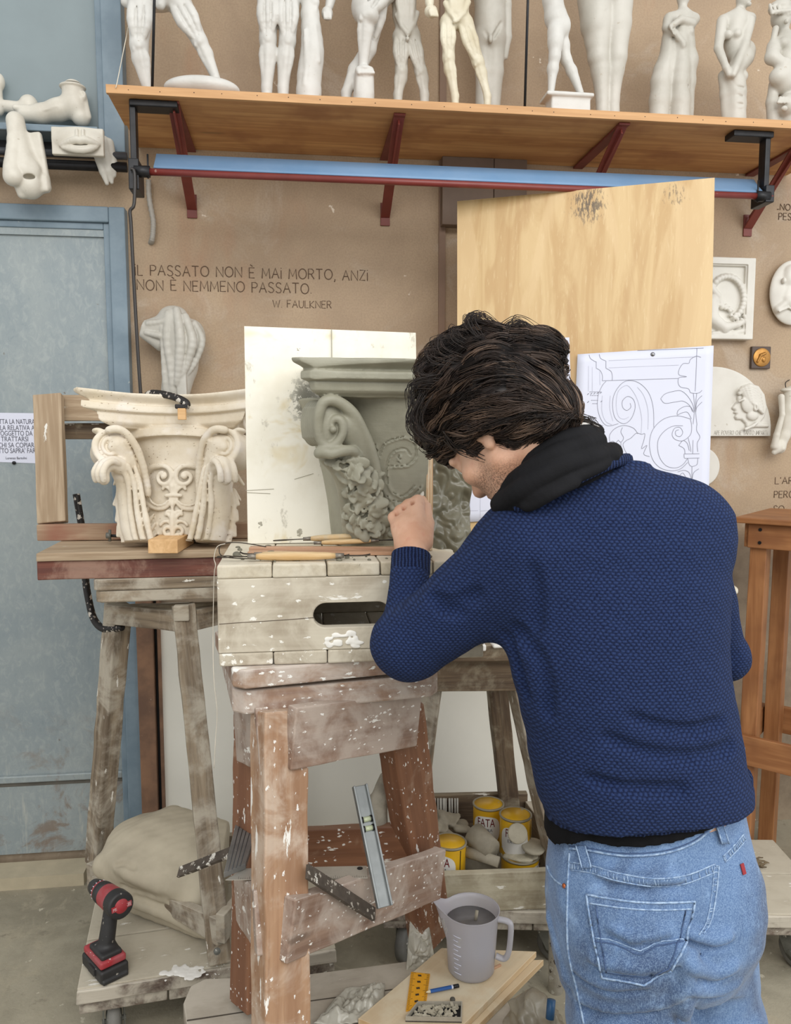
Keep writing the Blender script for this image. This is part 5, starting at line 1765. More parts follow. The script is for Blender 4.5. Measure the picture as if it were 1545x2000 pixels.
 def done(s, name, mat, label, cat='statue', group='plaster figures on the plank shelf', rough=.0012, cut=True, fr=60):
  if cut:
   sl, X, Y, Z = s.S.sub(s.S.lo, s.S.lo + s.S.res * s.S.n)
   s.S.F[sl] = np.maximum(s.S.F[sl], (SHZ + .0005 - Z + 0 * X + 0 * Y).astype(np.float32))
  if rough:
   s.S.rough(rough, fr, len(name))
  o = s.S.build(name, mat)
  return tag(o, label, cat, group)
g = Fig(2.60, 215, -330, 480, 215)
g.leg((276, -2), (271, 88, -6), (288, 172), 27, 17, 17, 9.5, -1, foot=False)
g.leg((348, 2), (390, 80, -4), (424, 158, 2), 25, 15, 14, 8, 1, foot=False)
g.ell(310, -12, 42, 26, 24).ell(313, 10, 9, 9, 9, -20, 3)
g.torso((310, -20), (318, -150), 34, 38, 46).head_arms((318, -150), 46, 10)
g.chain([(262, -160, 17), (236, -80, 14), (246, -8, 10)], 6).ell(247, 4, 11, 10, 10, 0, 4)
yf = g.floor(390)
g.ell(395, 174, 74, 21, 40, 0, 3).chain([(330, yf - 4, 8), (440, yf - 5, 12)], 4)
g.done('striding_figure', M_PL, 'white plaster striding flayed figure on a rounded base, first on the shelf')
g = Fig(2.68, 480, -330, 690, 220)
g.leg((524, -8), (523, 76, -4), (521, 172), 23, 15.5, 17, 10.5, 1)
g.leg((563, -8), (562, 80, -4), (553, 172), 23, 15.5, 16.5, 10.5, -1)
g.ell(544, -30, 40, 28, 24)
g.torso((544, -40), (546, -170), 34, 38, 46).head_arms((546, -170), 46, 0)
yf = g.floor(603)
g.chain([(603, -70, 15), (606, 30, 17), (610, 100, 22), (604, 150, 23), (603, yf, 25)], 6, sm=3)
g.chain([(590, -150, 17), (604, -70, 14), (612, -10, 10)], 5).ell(614, 4, 10, 12, 9, -10, 3)
for i in range(4):
 g.chain([(608 + i * 3.4, 8, 3.2, -12), (611 + i * 2, 21, 2.4, -14)], .8)
g.chain([(596, 60, 4, -17), (599, 130, 5, -20), (595, 165, 5, -20)], 3, sm=3).chain([(615, 50, 4, -16), (622, 120, 5, -17)], 3)
g.done('standing_figure', M_PL, 'white plaster flayed figure standing straight beside a tree trunk')
g = Fig(2.70, 625, -330, 790, 225)
g.chain([(668, -120, 15), (655, -40, 13), (643, 12, 8.5)], 5)
g.ell(639, 26, 11.5, 13, 11, -4, 3)
for i in range(4):
 g.chain([(633 + i * 4.2, 25, 3.1, -12), (634 + i * 4, 36, 2.7, -12)], .7)
g.ell(712, 14, 26, 32, 34, -14, 6).ell(722, 32, 18, 16, 20, -30, 6)
g.leg((745, -30, 4), (714, 28, -28), (709, 132, -12), 30, 17, 15, 9, 1, foot=False, calf=.3)
for i in range(5):
 g.chain([(700 + i * 6, 136, 4, -20), (701 + i * 7, 142, 3.6, -27)], 1)
g.ell(712, 137, 17, 7, 16, -14, 3)
yf = g.floor(700)
g.chain([(712, 158, 17, -6), (708, yf, 26, -6)], 4).box(711, 165, 17, 24, 16, -6, 8, 0, 5)
g.chain([(690, yf - 6, 16, -4), (742, yf - 4, 12, 0)], 6)
g.leg((735, -20, 16), (720, 96, 18), (676, 182, 12), 28, 15, 17, 10, -1, calf=.5)
g.torso((752, -40), (735, -170), 34, 40, 46).head_arms((735, -170), 46, -8)
g.done('climbing_figure', M_PL, 'white plaster muscular figure with one foot raised on a block')
g = Fig(2.74, 745, -160, 850, 220)
g.leg((783, 72), (784, 138, -3), (777, 185), 17, 11.5, 12, 9, 1)
g.leg((806, 72), (822, 140, -2), (829, 185), 16, 11.5, 11.5, 9, 1)
g.chain([(795, 62, 22), (790, 30, 22), (788, -20, 27), (790, -60, 30)], 6)
for o in (-14, -5, 5, 14):
 g.chain([(794 + o * .7, 48, 4.5, -17), (792 + o, 8, 5.5, -20), (790 + o, -30, 5, -24)], 2, sm=2)
g.chain([(775, 30, 5, -14), (785, 52, 5, -18), (796, 66, 5, -19)], 2).chain([(815, 26, 5, -12), (808, 48, 5, -16), (797, 66, 5, -19)], 2)
g.ell(796, 76, 4.5, 5, 5, -20, 2)
g.head_arms((790, -60), 30, 0)
g.done('small_flayed_figure', M_PLG, 'pale greyish plaster flayed figure with torso and legs, before the wall batten')
g = Fig(2.63, 815, -230, 985, 225)
g.leg((875, 44), (876, 112, -3), (889, 188), 16.5, 11, 11.5, 7, -1)
g.leg((908, 46), (934, 122, -3), (952, 188), 17, 11, 10.5, 7, 1)
g.chain([(892, 32, 23), (893, -10, 25), (894, -90, 34)], 6)
for o in (-14, -5, 5, 14):
 g.chain([(891 + o * .6, 22, 4.2, -19), (893 + o, -20, 5.4, -22)], 2)
g.chain([(870, 6, 5, -14), (880, 26, 5, -18), (890, 40, 4, -19)], 2).chain([(915, 4, 5, -14), (905, 26, 5, -18), (893, 40, 4, -19)], 2)
g.ell(888, 42, 4, 4, 4, -20, 2)
g.chain([(858, -110, 14), (838, -50, 12), (839, 6, 8.5)], 5).ell(842, 23, 13, 12, 12, -4, 3)
for i in range(4):
 g.chain([(838 + i * 4.5, 19 + i, 3.4, -13), (842 + i * 4, 31, 3, -12)], .8)
g.head_arms((894, -90), 34, 0)
yf = g.floor(912)
g.ell(912, yf - 1, 44, 9, 34, -2, 2)
g.done('yellowed_flayed_figure', M_PLY_, 'yellowed plaster flayed figure with a clenched fist on a thin round base')
g = Fig(2.80, 915, -200, 1010, 225)
yf = g.floor(955)
g.chain([(955, -80, 36), (957, -20, 31), (957, 40, 29), (957, 75, 30)], 8)
g.chain([(945, 75, 20), (946, 140, 17), (940, yf, 13)], 6).chain([(966, 75, 21), (965, 140, 18), (957, yf, 15)], 6)
g.chain([(990, -70, 12), (990, 10, 9), (992, 70, 8)], 4).chain([(992, 74, 8), (987, 112, 5)], 3)
g.chain([(935, 45, 3, -26), (950, 66, 3, -28), (958, 80, 3, -28), (968, 64, 3, -28), (980, 44, 3, -25)], 3, op='-', sm=3)
g.ell(958, 76, 4.5, 8, 5, -29, 3)
g.head_arms((955, -80), 34, 0)
g.done('smooth_torso', M_PLG, 'smooth greyish male torso statue behind the yellowed flayed figure')
g = Fig(2.60, 1035, -150, 1175, 228)
g.chain([(1078, -40, 19), (1079, 0, 19), (1086, 35, 21), (1092, 55, 21)], 6)
g.ell(1100, 50, 13, 17, 18, 4, 6)
g.leg((1086, 62, -8), (1083, 112, -10), (1076, 182, -6), 17, 10.5, 11, 6, -1, muscle=False, foot=False)
g.leg((1092, 66, 10), (1106, 118, 8), (1134, 182, 4), 16, 10, 10.5, 6.5, 1, muscle=False, foot=False)
g.ell(1080, 188, 10, 4, 14, -10, 3).ell(1136, 188, 10, 5, 12, -2, 3)
yf = g.floor(1105)
g.box(1109, (192 + yf) / 2 + 2, 40, (yf - 192) / 2, 20, 0, 2, 0, 3).box(1107, 193, 48, 4, 26, 0, 5, 0, 3)
g.head_arms((1078, -45), 20, 0)
g.done('walking_figure', M_PL, 'small smooth white plaster walking woman on a rectangular base')
g = Fig(2.70, 1110, -260, 1245, 228)
g.leg((1162, -2), (1168, 112, -2), (1176, 196), 34, 19.5, 19, 12, 1, muscle=False)
g.leg((1206, -2), (1205, 112, -2), (1198, 196), 31, 19, 18.5, 12, -1, muscle=False)
g.ell(1184, -20, 50, 32, 30).torso((1184, -30), (1186, -150), 34, 44, 42).head_arms((1186, -150), 42, 0)
g.chain([(1183, 22, 1.6, -30), (1200, 6, 1.6, -31), (1216, -2, 1.6, -30)], 2, op='-', sm=3)
g.done('large_nude_figure', M_PLG, 'large smooth plaster female figure cut by the top edge, legs together')
g = Fig(2.70, 1250, -70, 1385, 235)
yf = g.floor(1310)
g.ell(1335, -8, 13, 17, 15, 0, 4).chain([(1333, 4, 8.5), (1333, 22, 8)], 4)
g.chain([(1308, 36, 11), (1335, 32, 14), (1356, 36, 10)], 6)
g.chain([(1336, 50, 20), (1338, 85, 17), (1342, 120, 20), (1340, 160, 17), (1338, yf, 14)], 8)
g.ell(1347, 62, 8, 8, 8, -15, 4)
g.chain([(1305, 40, 10, -2), (1302, 54, 9, -8), (1318, 66, 7, -20), (1334, 84, 5.5, -24)], 3).ell(1335, 88, 5, 7, 5, -25, 3)
g.chain([(1358, 38, 9.5, -4), (1352, 46, 8, -16), (1330, 38, 7, -24), (1310, 52, 5, -24)], 3)
for i in range(4):
 g.chain([(1308 + i, 50 + i * 2.5, 2, -26), (1313 + i, 60 + i * 2, 1.8, -28)], .6)
g.chain([(1308, 66, 13), (1306, 110, 17), (1292, 160, 20), (1284, yf, 18)], 6, sm=3)
g.chain([(1330, 62, 12, -10), (1330, 110, 15, -10), (1328, 160, 18, -10), (1328, yf, 20, -8)], 5, sm=3)
g.chain([(1316, 70, 2.5, -18), (1312, 120, 3, -22), (1308, yf, 3.5, -24)], 3, op='-', sm=3)
g.chain([(1345, 110, 2, -16), (1338, 130, 2, -22), (1342, 170, 2, -22)], 2, op='-', sm=3)
g.done('draped_figure', M_PLG, 'plaster woman with folded arms leaning on a tall flowing drape')
g = Fig(2.66, 1380, -60, 1490, 240)
yf = g.floor(1430)
g.ell(1453, 0, 14, 15, 15, -4, 4).ell(1448, -12, 14, 9, 14, 2, 4).ell(1464, 8, 4, 4, 5, -14, 2).ell(1442, 16, 3.5, 3, 3, -12, 2)
g.chain([(1446, 14, 8), (1440, 30, 9)], 4)
g.chain([(1412, 42, 12), (1440, 34, 14), (1464, 38, 12)], 6)
g.chain([(1436, 48, 23), (1432, 76, 19), (1440, 100, 25)], 8).ell(1422, 68, 8, 8, 8, -18, 4).ell(1440, 66, 8, 8, 8, -20, 4)
g.ell(1454, 104, 20, 24, 22, 4, 6)
g.chain([(1410, 44, 10.5, -6), (1403, 94, 8.5, -12), (1418, 132, 6.5, -22), (1424, 146, 4.5, -24)], 3)
g.chain([(1464, 42, 11, -8), (1454, 88, 9, -20), (1436, 134, 6.5, -26), (1432, 146, 5, -28)], 3)
g.chain([(1452, 112, 20, -6), (1428, 146, 13, -14)], 6)
g.chain([(1414, 148, 11, 0), (1418, 185, 11, 0), (1424, yf, 13, 0)], 5)
g.chain([(1432, 150, 17, -6), (1436, 180, 20, -4), (1436, yf - 10, 19, -4), (1436, yf, 25, -4)], 5, sm=3)
g.ell(1450, 150, 10, 11, 12, -6, 4)
for a_, b_, c_ in (((1424, 165), (1436, 182), (1450, 188)), ((1420, 185), (1434, 200), (1450, 204)), ((1428, 155), (1440, 168), (1452, 172)), ((1424, 200), (1436, 212), (1450, 214))):
 g.chain([(a_[0], a_[1], 1.8, -21), (b_[0], b_[1], 1.8, -25), (c_[0], c_[1], 1.6, -22)], 1.5, op='-', sm=3)
g.done('bending_figure', M_PLG, 'plaster nude woman bending forward over a draped support')
g = Fig(2.62, 1480, -30, 1600, 245)
yf = g.floor(1525)
g.ell(1527, 34, 20, 24, 20, 0, 4).ell(1524, 16, 22, 14, 22, 2, 4)
for i in range(6):
 g.chain([(1504 + i * 8, 10, 3.4, -10), (1508 + i * 7, 26, 3, -19)], 1)
g.chain([(1508, 24, 3.5, -18), (1525, 22, 3.5, -22), (1545, 20, 3.5, -20)], 1)
g.ell(1536, 42, 4, 5, 5, -22, 2).ell(1520, 34, 3.5, 2.5, 3, -20, 1.5, op='-').ell(1540, 33, 3.5, 2.5, 3, -20, 1.5, op='-')
g.chain([(1515, 56, 6, -8), (1509, 84, 5, -10)], 3)
g.chain([(1530, 60, 10), (1535, 90, 24), (1540, 130, 26)], 8).ell(1530, 84, 10, 10, 10, -18, 4)
g.chain([(1512, 92, 14, -6), (1508, 112, 13, -12), (1530, 126, 10, -24)], 4).ell(1535, 122, 8, 9, 8, -26, 3)
g.chain([(1538, 140, 22, -14), (1520, 150, 17, -18)], 6).ell(1532, 158, 21, 24, 20, -12, 5)
g.chain([(1510, 165, 9), (1508, 200, 11), (1512, yf, 13)], 4).chain([(1545, 175, 22), (1545, yf, 30)], 6)
g.ell(1538, 206, 20, 22, 20, -14, 4).ell(1532, 212, 6, 5, 5, -32, 2)
for i in range(7):
 g.chain([(1524 + i * 6, 190, 3, -28), (1520 + i * 6, 200, 3, -31)], 1)
g.chain([(1514, yf - 3, 12, -6), (1580, yf - 3, 14, -6)], 5)
g.done('crouching_figure', M_PLG, 'plaster crouching figure with a small head at its feet, last on the shelf')
# == casts hanging by the window ledge
GC = 'plaster anatomy casts by the window ledge'
g = Fig(WALLY - .17, -10, 205, 120, 400, .09, .0028)
g.chain([(30, 236, 17), (38, 290, 20), (48, 335, 30), (58, 362, 26)], 5)
g.box(60, 318, 30, 55, 8, 6, 8, -8, 5).box(66, 360, 28, 16, 8, 2, 6, -4, 4)
g.chain([(28, 240, 11, -6), (26, 290, 12, -14), (23, 322, 14, -22), (24, 345, 16, -26)], 4, sm=3)
g.ell(27, 346, 18, 17, 17, -24, 4).ell(62, 334, 17, 19, 15, -8, 4)
g.ell(56, 347, 12, 6, 12, -16, 4, op='-', rot=-8)
g.chain([(38, 362, 10, -10), (44, 378, 10, -4)], 4)
g.S.fn(lambda X, Y, Z: Y - (WALLY - .128) + 0 * X + 0 * Z) if False else None
g.done('nose_cast', M_CREAMC, 'large cream plaster cast of a nose hanging at the window ledge', 'cast', GC, .0006, False)
g = Fig(WALLY - .175, 85, 235, 225, 320, .06, .0022)
g.box(153, 278, 49, 26, 6, 4, 3, 0, 2)
g.ell(153, 272, 46, 22, 12, 0, 6)
g.chain([(118, 284, 3, -6), (136, 277, 5.5, -12), (150, 273, 6.5, -15), (157, 275, 6, -15), (165, 273, 6.5, -15), (178, 277, 5.5, -12), (193, 283, 3, -6)], 3, sm=3)
g.chain([(122, 288, 3, -7), (140, 291, 6.5, -12), (157, 293, 7.5, -14), (174, 291, 6.5, -12), (190, 287, 3, -7)], 2.5, sm=3)
g.chain([(117, 285, 1.6, -12), (138, 284, 1.8, -19), (157, 285, 2, -21), (176, 284, 1.8, -19), (194, 284, 1.6, -12)], 1.5, op='-', sm=3)
g.chain([(155, 254, 3.5, -12), (156, 266, 3, -17)], 3, op='-').chain([(150, 254, 3, -11), (150, 266, 3, -13)], 3).chain([(162, 254, 3, -11), (162, 266, 3, -13)], 3)
g.chain([(140, 303, 4, -8), (157, 301, 5, -9), (174, 303, 4, -8)], 4, op='-')
g.done('mouth_cast', M_CREAMC, 'cream plaster cast of closed lips on a rectangular plate at the ledge', 'cast', GC, .0005, False)
g = Fig(WALLY - .10, 160, 255, 245, 375, .06, .0028)
g.chain([(200, 280, 15), (206, 310, 15), (214, 335, 10), (218, 356, 4)], 4)
g.chain([(192, 300, 10, -4), (202, 335, 8, -6), (209, 358, 4, -5)], 2).chain([(212, 280, 10, 2), (221, 318, 8, 0), (222, 342, 5, 0)], 2)
g.chain([(186, 290, 7, -4), (196, 322, 6, -8)], 2)
g.done('hand_cast', M_PLG, 'plaster cast of a hand with fingers pointing down, below the lips cast', 'cast', GC, .0008, False)
g = Fig(WALLY - .07, -15, 150, 230, 262, .09, .003)
zl_ = tz
g.chain([(143, 178, 21), (146, 205, 22), (158, 228, 18)], 6).ell(142, 171, 25, 6, 24, 0, 2).ell(142, 166, 19, 3, 18, 0, 1.5, op='-')
g.chain([(146, 205, 22), (112, 215, 20, -4), (80, 222, 17, -6), (50, 222, 15, -8)], 8)
for i in range(5):
 g.chain([(52, 212 + i * 4.5, 6.5 - i * .4, -14 + i * 4), (30 + i * 3, 210 + i * 5, 5.5 - i * .4, -16 + i * 4)], 2)
g.ell(163, 188, 6, 10, 8, -12, 4).chain([(166, 195, 5, -6), (172, 228, 6, -4)], 4).ell(160, 182, 4, 5, 4, -18, 2, op='-')
g.chain([(110, 208, 2.5, -24), (85, 216, 2.5, -22)], 2)
sl, X_, Y_, Z_ = g.S.sub(g.S.lo, g.S.lo + g.S.res * g.S.n)
g.S.F[sl] = np.maximum(g.S.F[sl], (zl_ + .0005 - Z_ + 0 * X_ + 0 * Y_).astype(np.float32))
g.done('foot_cast', M_CREAMC, 'cream plaster cast of a foot cut at the ankle, standing on the window ledge', 'cast', GC, .0006, False)
g = Fig(WALLY - .045, -30, 150, 110, 262, .06, .003)
g.ell(56, 206, 18, 20, 16).chain([(0, 205, 10), (56, 215, 14)], 5).ell(-2, 160, 11, 16, 12).chain([(-6, 165, 9), (-4, 215, 11)], 4)
g.S.F[sl] if False else None
sl, X_, Y_, Z_ = g.S.sub(g.S.lo, g.S.lo + g.S.res * g.S.n)
g.S.F[sl] = np.maximum(g.S.F[sl], (zl_ + .0005 - Z_ + 0 * X_ + 0 * Y_).astype(np.float32))
g.done('rounded_cast', M_CREAMC, 'rounded plaster fragment partly hidden behind the foot cast on the ledge', 'cast', GC, .0006, False)
g = Fig(2.87, 255, 580, 425, 815, .13, .0032)
g.chain([(338, 628, 30), (356, 672, 38), (352, 715, 32), (342, 770, 27)], 8)
g.ell(375, 660, 26, 36, 26, 0, 8).ell(340, 614, 24, 15, 22, 0, 5)
g.chain([(285, 640, 15), (318, 640, 25)], 6).chain([(282, 652, 10, -4), (315, 670, 16, -4)], 4)
g.box(262, 642, 14, 40, 50, 0, 0, 18, 1, op='-')
for pts in ([(328, 612, 6, -22), (326, 660, 8, -28), (334, 720, 7, -26), (338, 770, 6, -22)], [(345, 606, 7, -22), (352, 660, 9, -38), (350, 710, 8, -34), (346, 750, 6, -28)], [(362, 618, 7, -22), (376, 665, 9, -34), (366, 710, 7, -30), (354, 735, 5, -28)],
   [(380, 632, 6, -16), (394, 665, 7, -20), (382, 705, 6, -22), (366, 730, 4, -22)], [(318, 640, 6, -22), (320, 690, 6, -22), (324, 760, 6, -18)], [(290, 632, 6, -14), (318, 628, 6, -22), (332, 616, 6, -22)], [(286, 650, 5, -14), (312, 656, 6, -24)]):
 g.chain(pts, 2, sm=4)
g.box(356, 748, 9, 34, 12, -20, 1, 0, 1)
o = g.done('shoulder_cast', M_PLG, 'plaster cast of a flayed shoulder fixed to the wall above the capital', 'cast', None, .0012, False)
# == reliefs on the wall at the right
GR = 'plaster reliefs on the wall beside the plywood board'
M_REL = mat_plaster('relief_plaster', lin(222, 219, 210), lin(212, 208, 198), .05)
g = Fig(WALLY - .022, 1300, 485, 1500, 685, .06, .0026)
x0_, x1_ = 1318, 1473
g.box((x0_ + x1_) / 2, 584, (x1_ - x0_) / 2, 78, 11, 0, 0, 0, 2)
g.box((x0_ + x1_) / 2, 584, (x1_ - x0_) / 2 - 14, 64, 8, -9, 0, 0, 1, op='-')
g.box((x0_ + x1_) / 2, 584, (x1_ - x0_) / 2 - 11, 67, 3, -10, 0, 0, 1, op='-')
ring = [(1420 + 33 * math.cos(a), 582 - 42 * math.sin(a), 6, -3) for a in np.linspace(-1.2, 2.6, 16)]
g.chain(ring, 2)
for i in range(18):
 a = -1.1 + i * .2
 g.ell(1420 + 33 * math.cos(a), 582 - 42 * math.sin(a), 5, 5, 4, -8, 1, rot=i * 40)
g.chain([(1386, 560, 8, -4), (1402, 578, 6, -6), (1410, 600, 5, -6)], 3)
g.chain([(1388, 590, 14, -2), (1390, 622, 13, -4), (1414, 640, 10, -6), (1440, 634, 6, -6), (1452, 628, 5, -5)], 4)
rg = random.Random(3)
for i in range(30):
 t = i / 29
 g.ell(1408 + 44 * t + rg.gauss(0, 3), 592 + 36 * t + rg.gauss(0, 3), 3.4, 3.4, 3.4, -8, .6)
g.chain([(1392, 652, 5, -4), (1430, 652, 6, -4), (1456, 645, 5, -4)], 3)
g.done('square_relief', M_REL, 'square white plaster relief with a framed wreath and a child', 'relief', GR, .0004, False)
g = Fig(WALLY - .022, 1490, 495, 1600, 650, .06, .0026)
g.ell(1547, 572, 47, 62, 12, 0, 0)
g.box(1547, 572, 70, 80, 20, 20 - 8, 0, op='-') if False else None
g.ell(1545, 542, 17, 22, 12, -6, 4).ell(1550, 530, 18, 12, 10, -6, 4).chain([(1540, 566, 8, -6), (1536, 582, 9, -6)], 4)
g.chain([(1520, 604, 8, -5), (1540, 588, 10, -7), (1570, 606, 8, -5)], 4).chain([(1522, 608, 2, -12), (1540, 600, 2, -14), (1560, 612, 2, -12)], 1)
g.ell(1531, 548, 4, 6, 5, -14, 2)
g.done('oval_medallion', M_REL, 'white oval plaster medallion with a bust, cut by the edge of the picture', 'relief', GR, .0004, False)
br = empty('bronze_plaque', P(1487, 720, Y=WALLY - .01), 'small round golden medal on a dark square wooden plate', 'plaque', None)
a, b = P(1467, 720, Y=WALLY - .014), P(1506, 677, Y=WALLY - .014)
bevel(MB().box((a.x, WALLY - .016, a.z), (b.x, WALLY - .0005, b.z)).build('plate', plain('dark_plate', lin(84, 68, 58), .5), br), .003)
g = Fig(WALLY - .018, 1460, 670, 1515, 730, .02, .0012)
g.ell(1488, 698, 18, 18, 3, 0, 0).chain([(1480, 706, 2, -3), (1486, 694, 3, -4), (1495, 690, 2.5, -4)], 1).ell(1492, 702, 4, 5, 2, -3, 1)
g.S.build('medal', plain('golden_bronze', lin(192, 140, 72), .4, .15, 30, metallic=.6), br)
g = Fig(WALLY - .02, 1270, 700, 1525, 870, .05, .0022)
sl, X_, Y_, Z_ = g.S.sub(g.S.lo, g.S.lo + g.S.res * g.S.n)
c_ = P(1390, 845, Y=WALLY - .02)
R_ = P(1390, 716, Y=WALLY - .02).z - c_.z
W_ = P(1505, 845, Y=WALLY - .02).x - c_.x
kx = np.sqrt(((X_ - c_.x) / W_) ** 2 + (np.maximum(Z_ - c_.z, 0) / R_) ** 2)
zb_ = P(1400, 852, Y=WALLY - .02).z
d = np.maximum(np.maximum((kx - 1) * min(R_, W_), zb_ - Z_), np.abs(Y_ - (WALLY - .012)) - .0115)
g.S.F[sl] = np.minimum(g.S.F[sl], d.astype(np.float32))
PZ = -6
zz_ = lambda X, Y: (lambda p: (p.x, p.z))(P(1370 + X / 3.074, 380 + Y / 3.074, Y=WALLY - .025))
hd = [(215, 1185), (240, 1150), (290, 1135), (340, 1150), (375, 1200), (390, 1280), (375, 1335), (352, 1365), (372, 1376), (402, 1378), (400, 1398), (265, 1400), (258, 1375), (235, 1352), (205, 1352), (195, 1335), (205, 1318), (190, 1310), (197, 1298), (190, 1292), (184, 1290), (180, 1280), (212, 1238), (210, 1215), (218, 1200)]
g.S.poly([zz_(*p) for p in hd], WALLY - .024, .011, .008, .003)
g.ell(1462, 786, 15, 20, 5, PZ - 5, 4).ell(1470, 812, 12, 9, 5, PZ - 4, 4)
g.chain([(1443, 784, 2, PZ - 7), (1452, 780, 2.5, PZ - 9)], 1.5).chain([(1434, 811, 1, PZ - 6), (1442, 812, 1, PZ - 7)], 0, op='-').ell(1447, 788, 4, 2, 3, PZ - 9, 1.5, op='-')
g.chain([(1444, 768, 4, PZ - 4), (1456, 760, 4, PZ - 6), (1474, 762, 4, PZ - 6)], 2)
g.ell(1476, 795, 5, 8, 4, PZ - 8, 1.5).ell(1477, 795, 2.2, 5, 3, PZ - 12, 1, op='-')
g.chain([(1456, 838, 3, PZ - 4), (1470, 832, 3, PZ - 6), (1478, 826, 3, PZ - 6)], 2)
for i in range(7):
 t = i / 6
 g.chain([(1446 + 12 * t, 762 - 2 * t + 3 * i, 3.4, PZ - 5), (1462 + 8 * t, 757 + 5 * i, 3.6, PZ - 8), (1484 + 6 * t, 770 + 6 * i, 3.2, PZ - 5)], 1.2, sm=3)
g.ell(1476, 795, 5, 8, 5, PZ - 8, 1.5).ell(1477, 795, 2.2, 5, 3, PZ - 13, 1, op='-')
g.done('portrait_relief', M_REL, 'half-round white plaster relief with a male head in profile', 'relief', GR, .0004, False)
prt = COL.objects[-1]
prt = bpy.data.objects['portrait_relief']
mb = MB()
a, b = P(1395, 849, Y=WALLY - .0245), P(1500, 849, Y=WALLY - .0245)
h = P(1395, 841, Y=WALLY).z - P(1395, 849, Y=WALLY).z
stroke_text(mb, 'APE POVERO CHE TANTO IMPARTI', a, EX, EZ, h, .0007, width=b.x - a.x)
mb.build('lettering', plain('letter_shade', lin(206, 202, 192), .6), prt, True)
g = Fig(WALLY - .012, 1325, 868, 1415, 955, .03, .0022)
g.S.cyl(g.p(1368, 912), (0, 1, 0), 38 * g.k, .009, 0, .003)
g.done('plaster_disc', M_REL, 'plain round plaster disc peeking out behind the drawing sheet', 'relief', GR, .0003, False)
g = Fig(WALLY - .05, 1495, 740, 1575, 905, .07, .0026)
g.chain([(1545, 768, 14), (1542, 800, 15), (1530, 850, 12), (1522, 872, 12)], 5)
g.chain([(1526, 775, 6, -10), (1528, 810, 5, -12), (1517, 850, 6, -10), (1512, 872, 7, -8)], 2)
g.ell(1520, 874, 14, 13, 12, -4, 4).chain([(1512, 884, 5, -8), (1528, 876, 5, -14)], 2)
g.ell(1540, 762, 16, 5, 12, 0, 2)
o = g.done('arm_cast', M_CREAMC, 'cream plaster cast of a bent limb hanging from a hook at the edge', 'cast', None, .0006, False)
MB().tube(smooth_poly([P(1536, 762, Y=WALLY - .05), P(1534, 748, Y=WALLY - .03), P(1542, 742, Y=WALLY - .004)], 4), .0018, 6).build('hook', M_BLACK, o, True)
# == plywood board with the drawings
n = NT('yellow_plywood')
v = n.obj(rnd=False)
s_ = n.sep(v)
gr = n.noise(n.obj((9, 9, .9), False), 1.6, 5, .6, 1.2)
col = n.mix(n.ss(gr, .36, .64), lin(202, 172, 122), lin(186, 151, 99))
fl = n.noise(n.obj((3.2, 3.2, .55), False), 1.3, 3, .5, .8)
col = n.mix(n.math('MULTIPLY', n.ss(fl, .52, .56), .5), col, lin(210, 181, 134))
col = n.mix(n.math('MULTIPLY', n.ss(fl, .42, .39), .55), col, lin(178, 140, 88))
tick = n.noise(n.obj((150, 150, 9), False), 1, 3, .6)
col = n.mix(n.math('MULTIPLY', n.ss(tick, .58, .7), .3), col, lin(218, 195, 152))
st1 = n.n('ShaderNodeVectorMath', operation='SUBTRACT')
n.put(st1.inputs[0], v)
STAIN1 = st1.inputs[1]
sc1 = n.n('ShaderNodeMapping')
n.put(sc1.inputs[0], st1.outputs[0])
sc1.inputs['Scale'].default_value = (1, 1, .9)
l1 = n.n('ShaderNodeVectorMath', operation='LENGTH')
n.put(l1.inputs[0], sc1.outputs[0])
f1 = n.ss(l1.outputs['Value'], .10, .015)
st2 = n.n('ShaderNodeVectorMath', operation='SUBTRACT')
n.put(st2.inputs[0], v)
STAIN2 = st2.inputs[1]
l2 = n.n('ShaderNodeVectorMath', operation='LENGTH')
n.put(l2.inputs[0], st2.outputs[0])
f2 = n.math('MULTIPLY', n.ss(l2.outputs['Value'], .07, .01), .7)
fa = n.math('MAXIMUM', f1, f2)
gn = n.noise(n.obj((170, 170, 40), False), 1, 4, .7)
stn = n.ss(n.math('ADD', gn, n.math('MULTIPLY', fa, .2)), .64, .72)
col = n.mix(n.math('MULTIPLY', n.math('MULTIPLY', stn, fa), .85), col, lin(62, 50, 38))
m_ = spatter(n, v, 9, .05, .05, .01)
col = n.mix(m_, col, lin(70, 56, 40))
M_PLYB = n.out(col, .42, n.bump(tick, .06, .002))
TLp, TRp = P(893, 393, D=2.60), P(1396, 347, D=2.45)
BLp, BRp = P(893, 1150, D=2.575), P(1380, 1150, D=2.43)
BLp.z = BRp.z = pz1 + .004
ex_ = ((TRp - TLp) + (BRp - BLp)).normalized()
ez_ = ((TLp - BLp).normalized() + (TRp - BRp).normalized()).normalized()
nrm_b = ex_.cross(ez_).normalized()
if nrm_b.y > 0:
 nrm_b = -nrm_b
pb = empty('plywood_board', (BLp + BRp) / 2, 'large yellow plywood board standing behind the person with drawings pinned on it', 'board')
MB().quadbox([BLp, BRp, BRp - nrm_b * .012, BLp - nrm_b * .012, TLp, TRp, TRp - nrm_b * .012, TLp - nrm_b * .012]).build('panel', M_PLYB, pb)
pn = pb.children[0]
cb_ = (BLp + BRp) / 2
def on_board(px, py, lift=0.0):
 d = Vector(ray(px, py))
 o = Vector(C_CAM)
 t = ((BLp + nrm_b * lift) - o).dot(nrm_b) / d.dot(nrm_b)
 return o + d * t
STAIN1.default_value = tuple(on_board(1150, 398) - cb_)
STAIN2.default_value = tuple(on_board(1318, 382) - cb_)
M_PAPER = plain('white_paper', lin(214, 216, 230), .7, .015, 3)
M_PENCIL = plain('pencil_line', lin(128, 128, 140), .7)
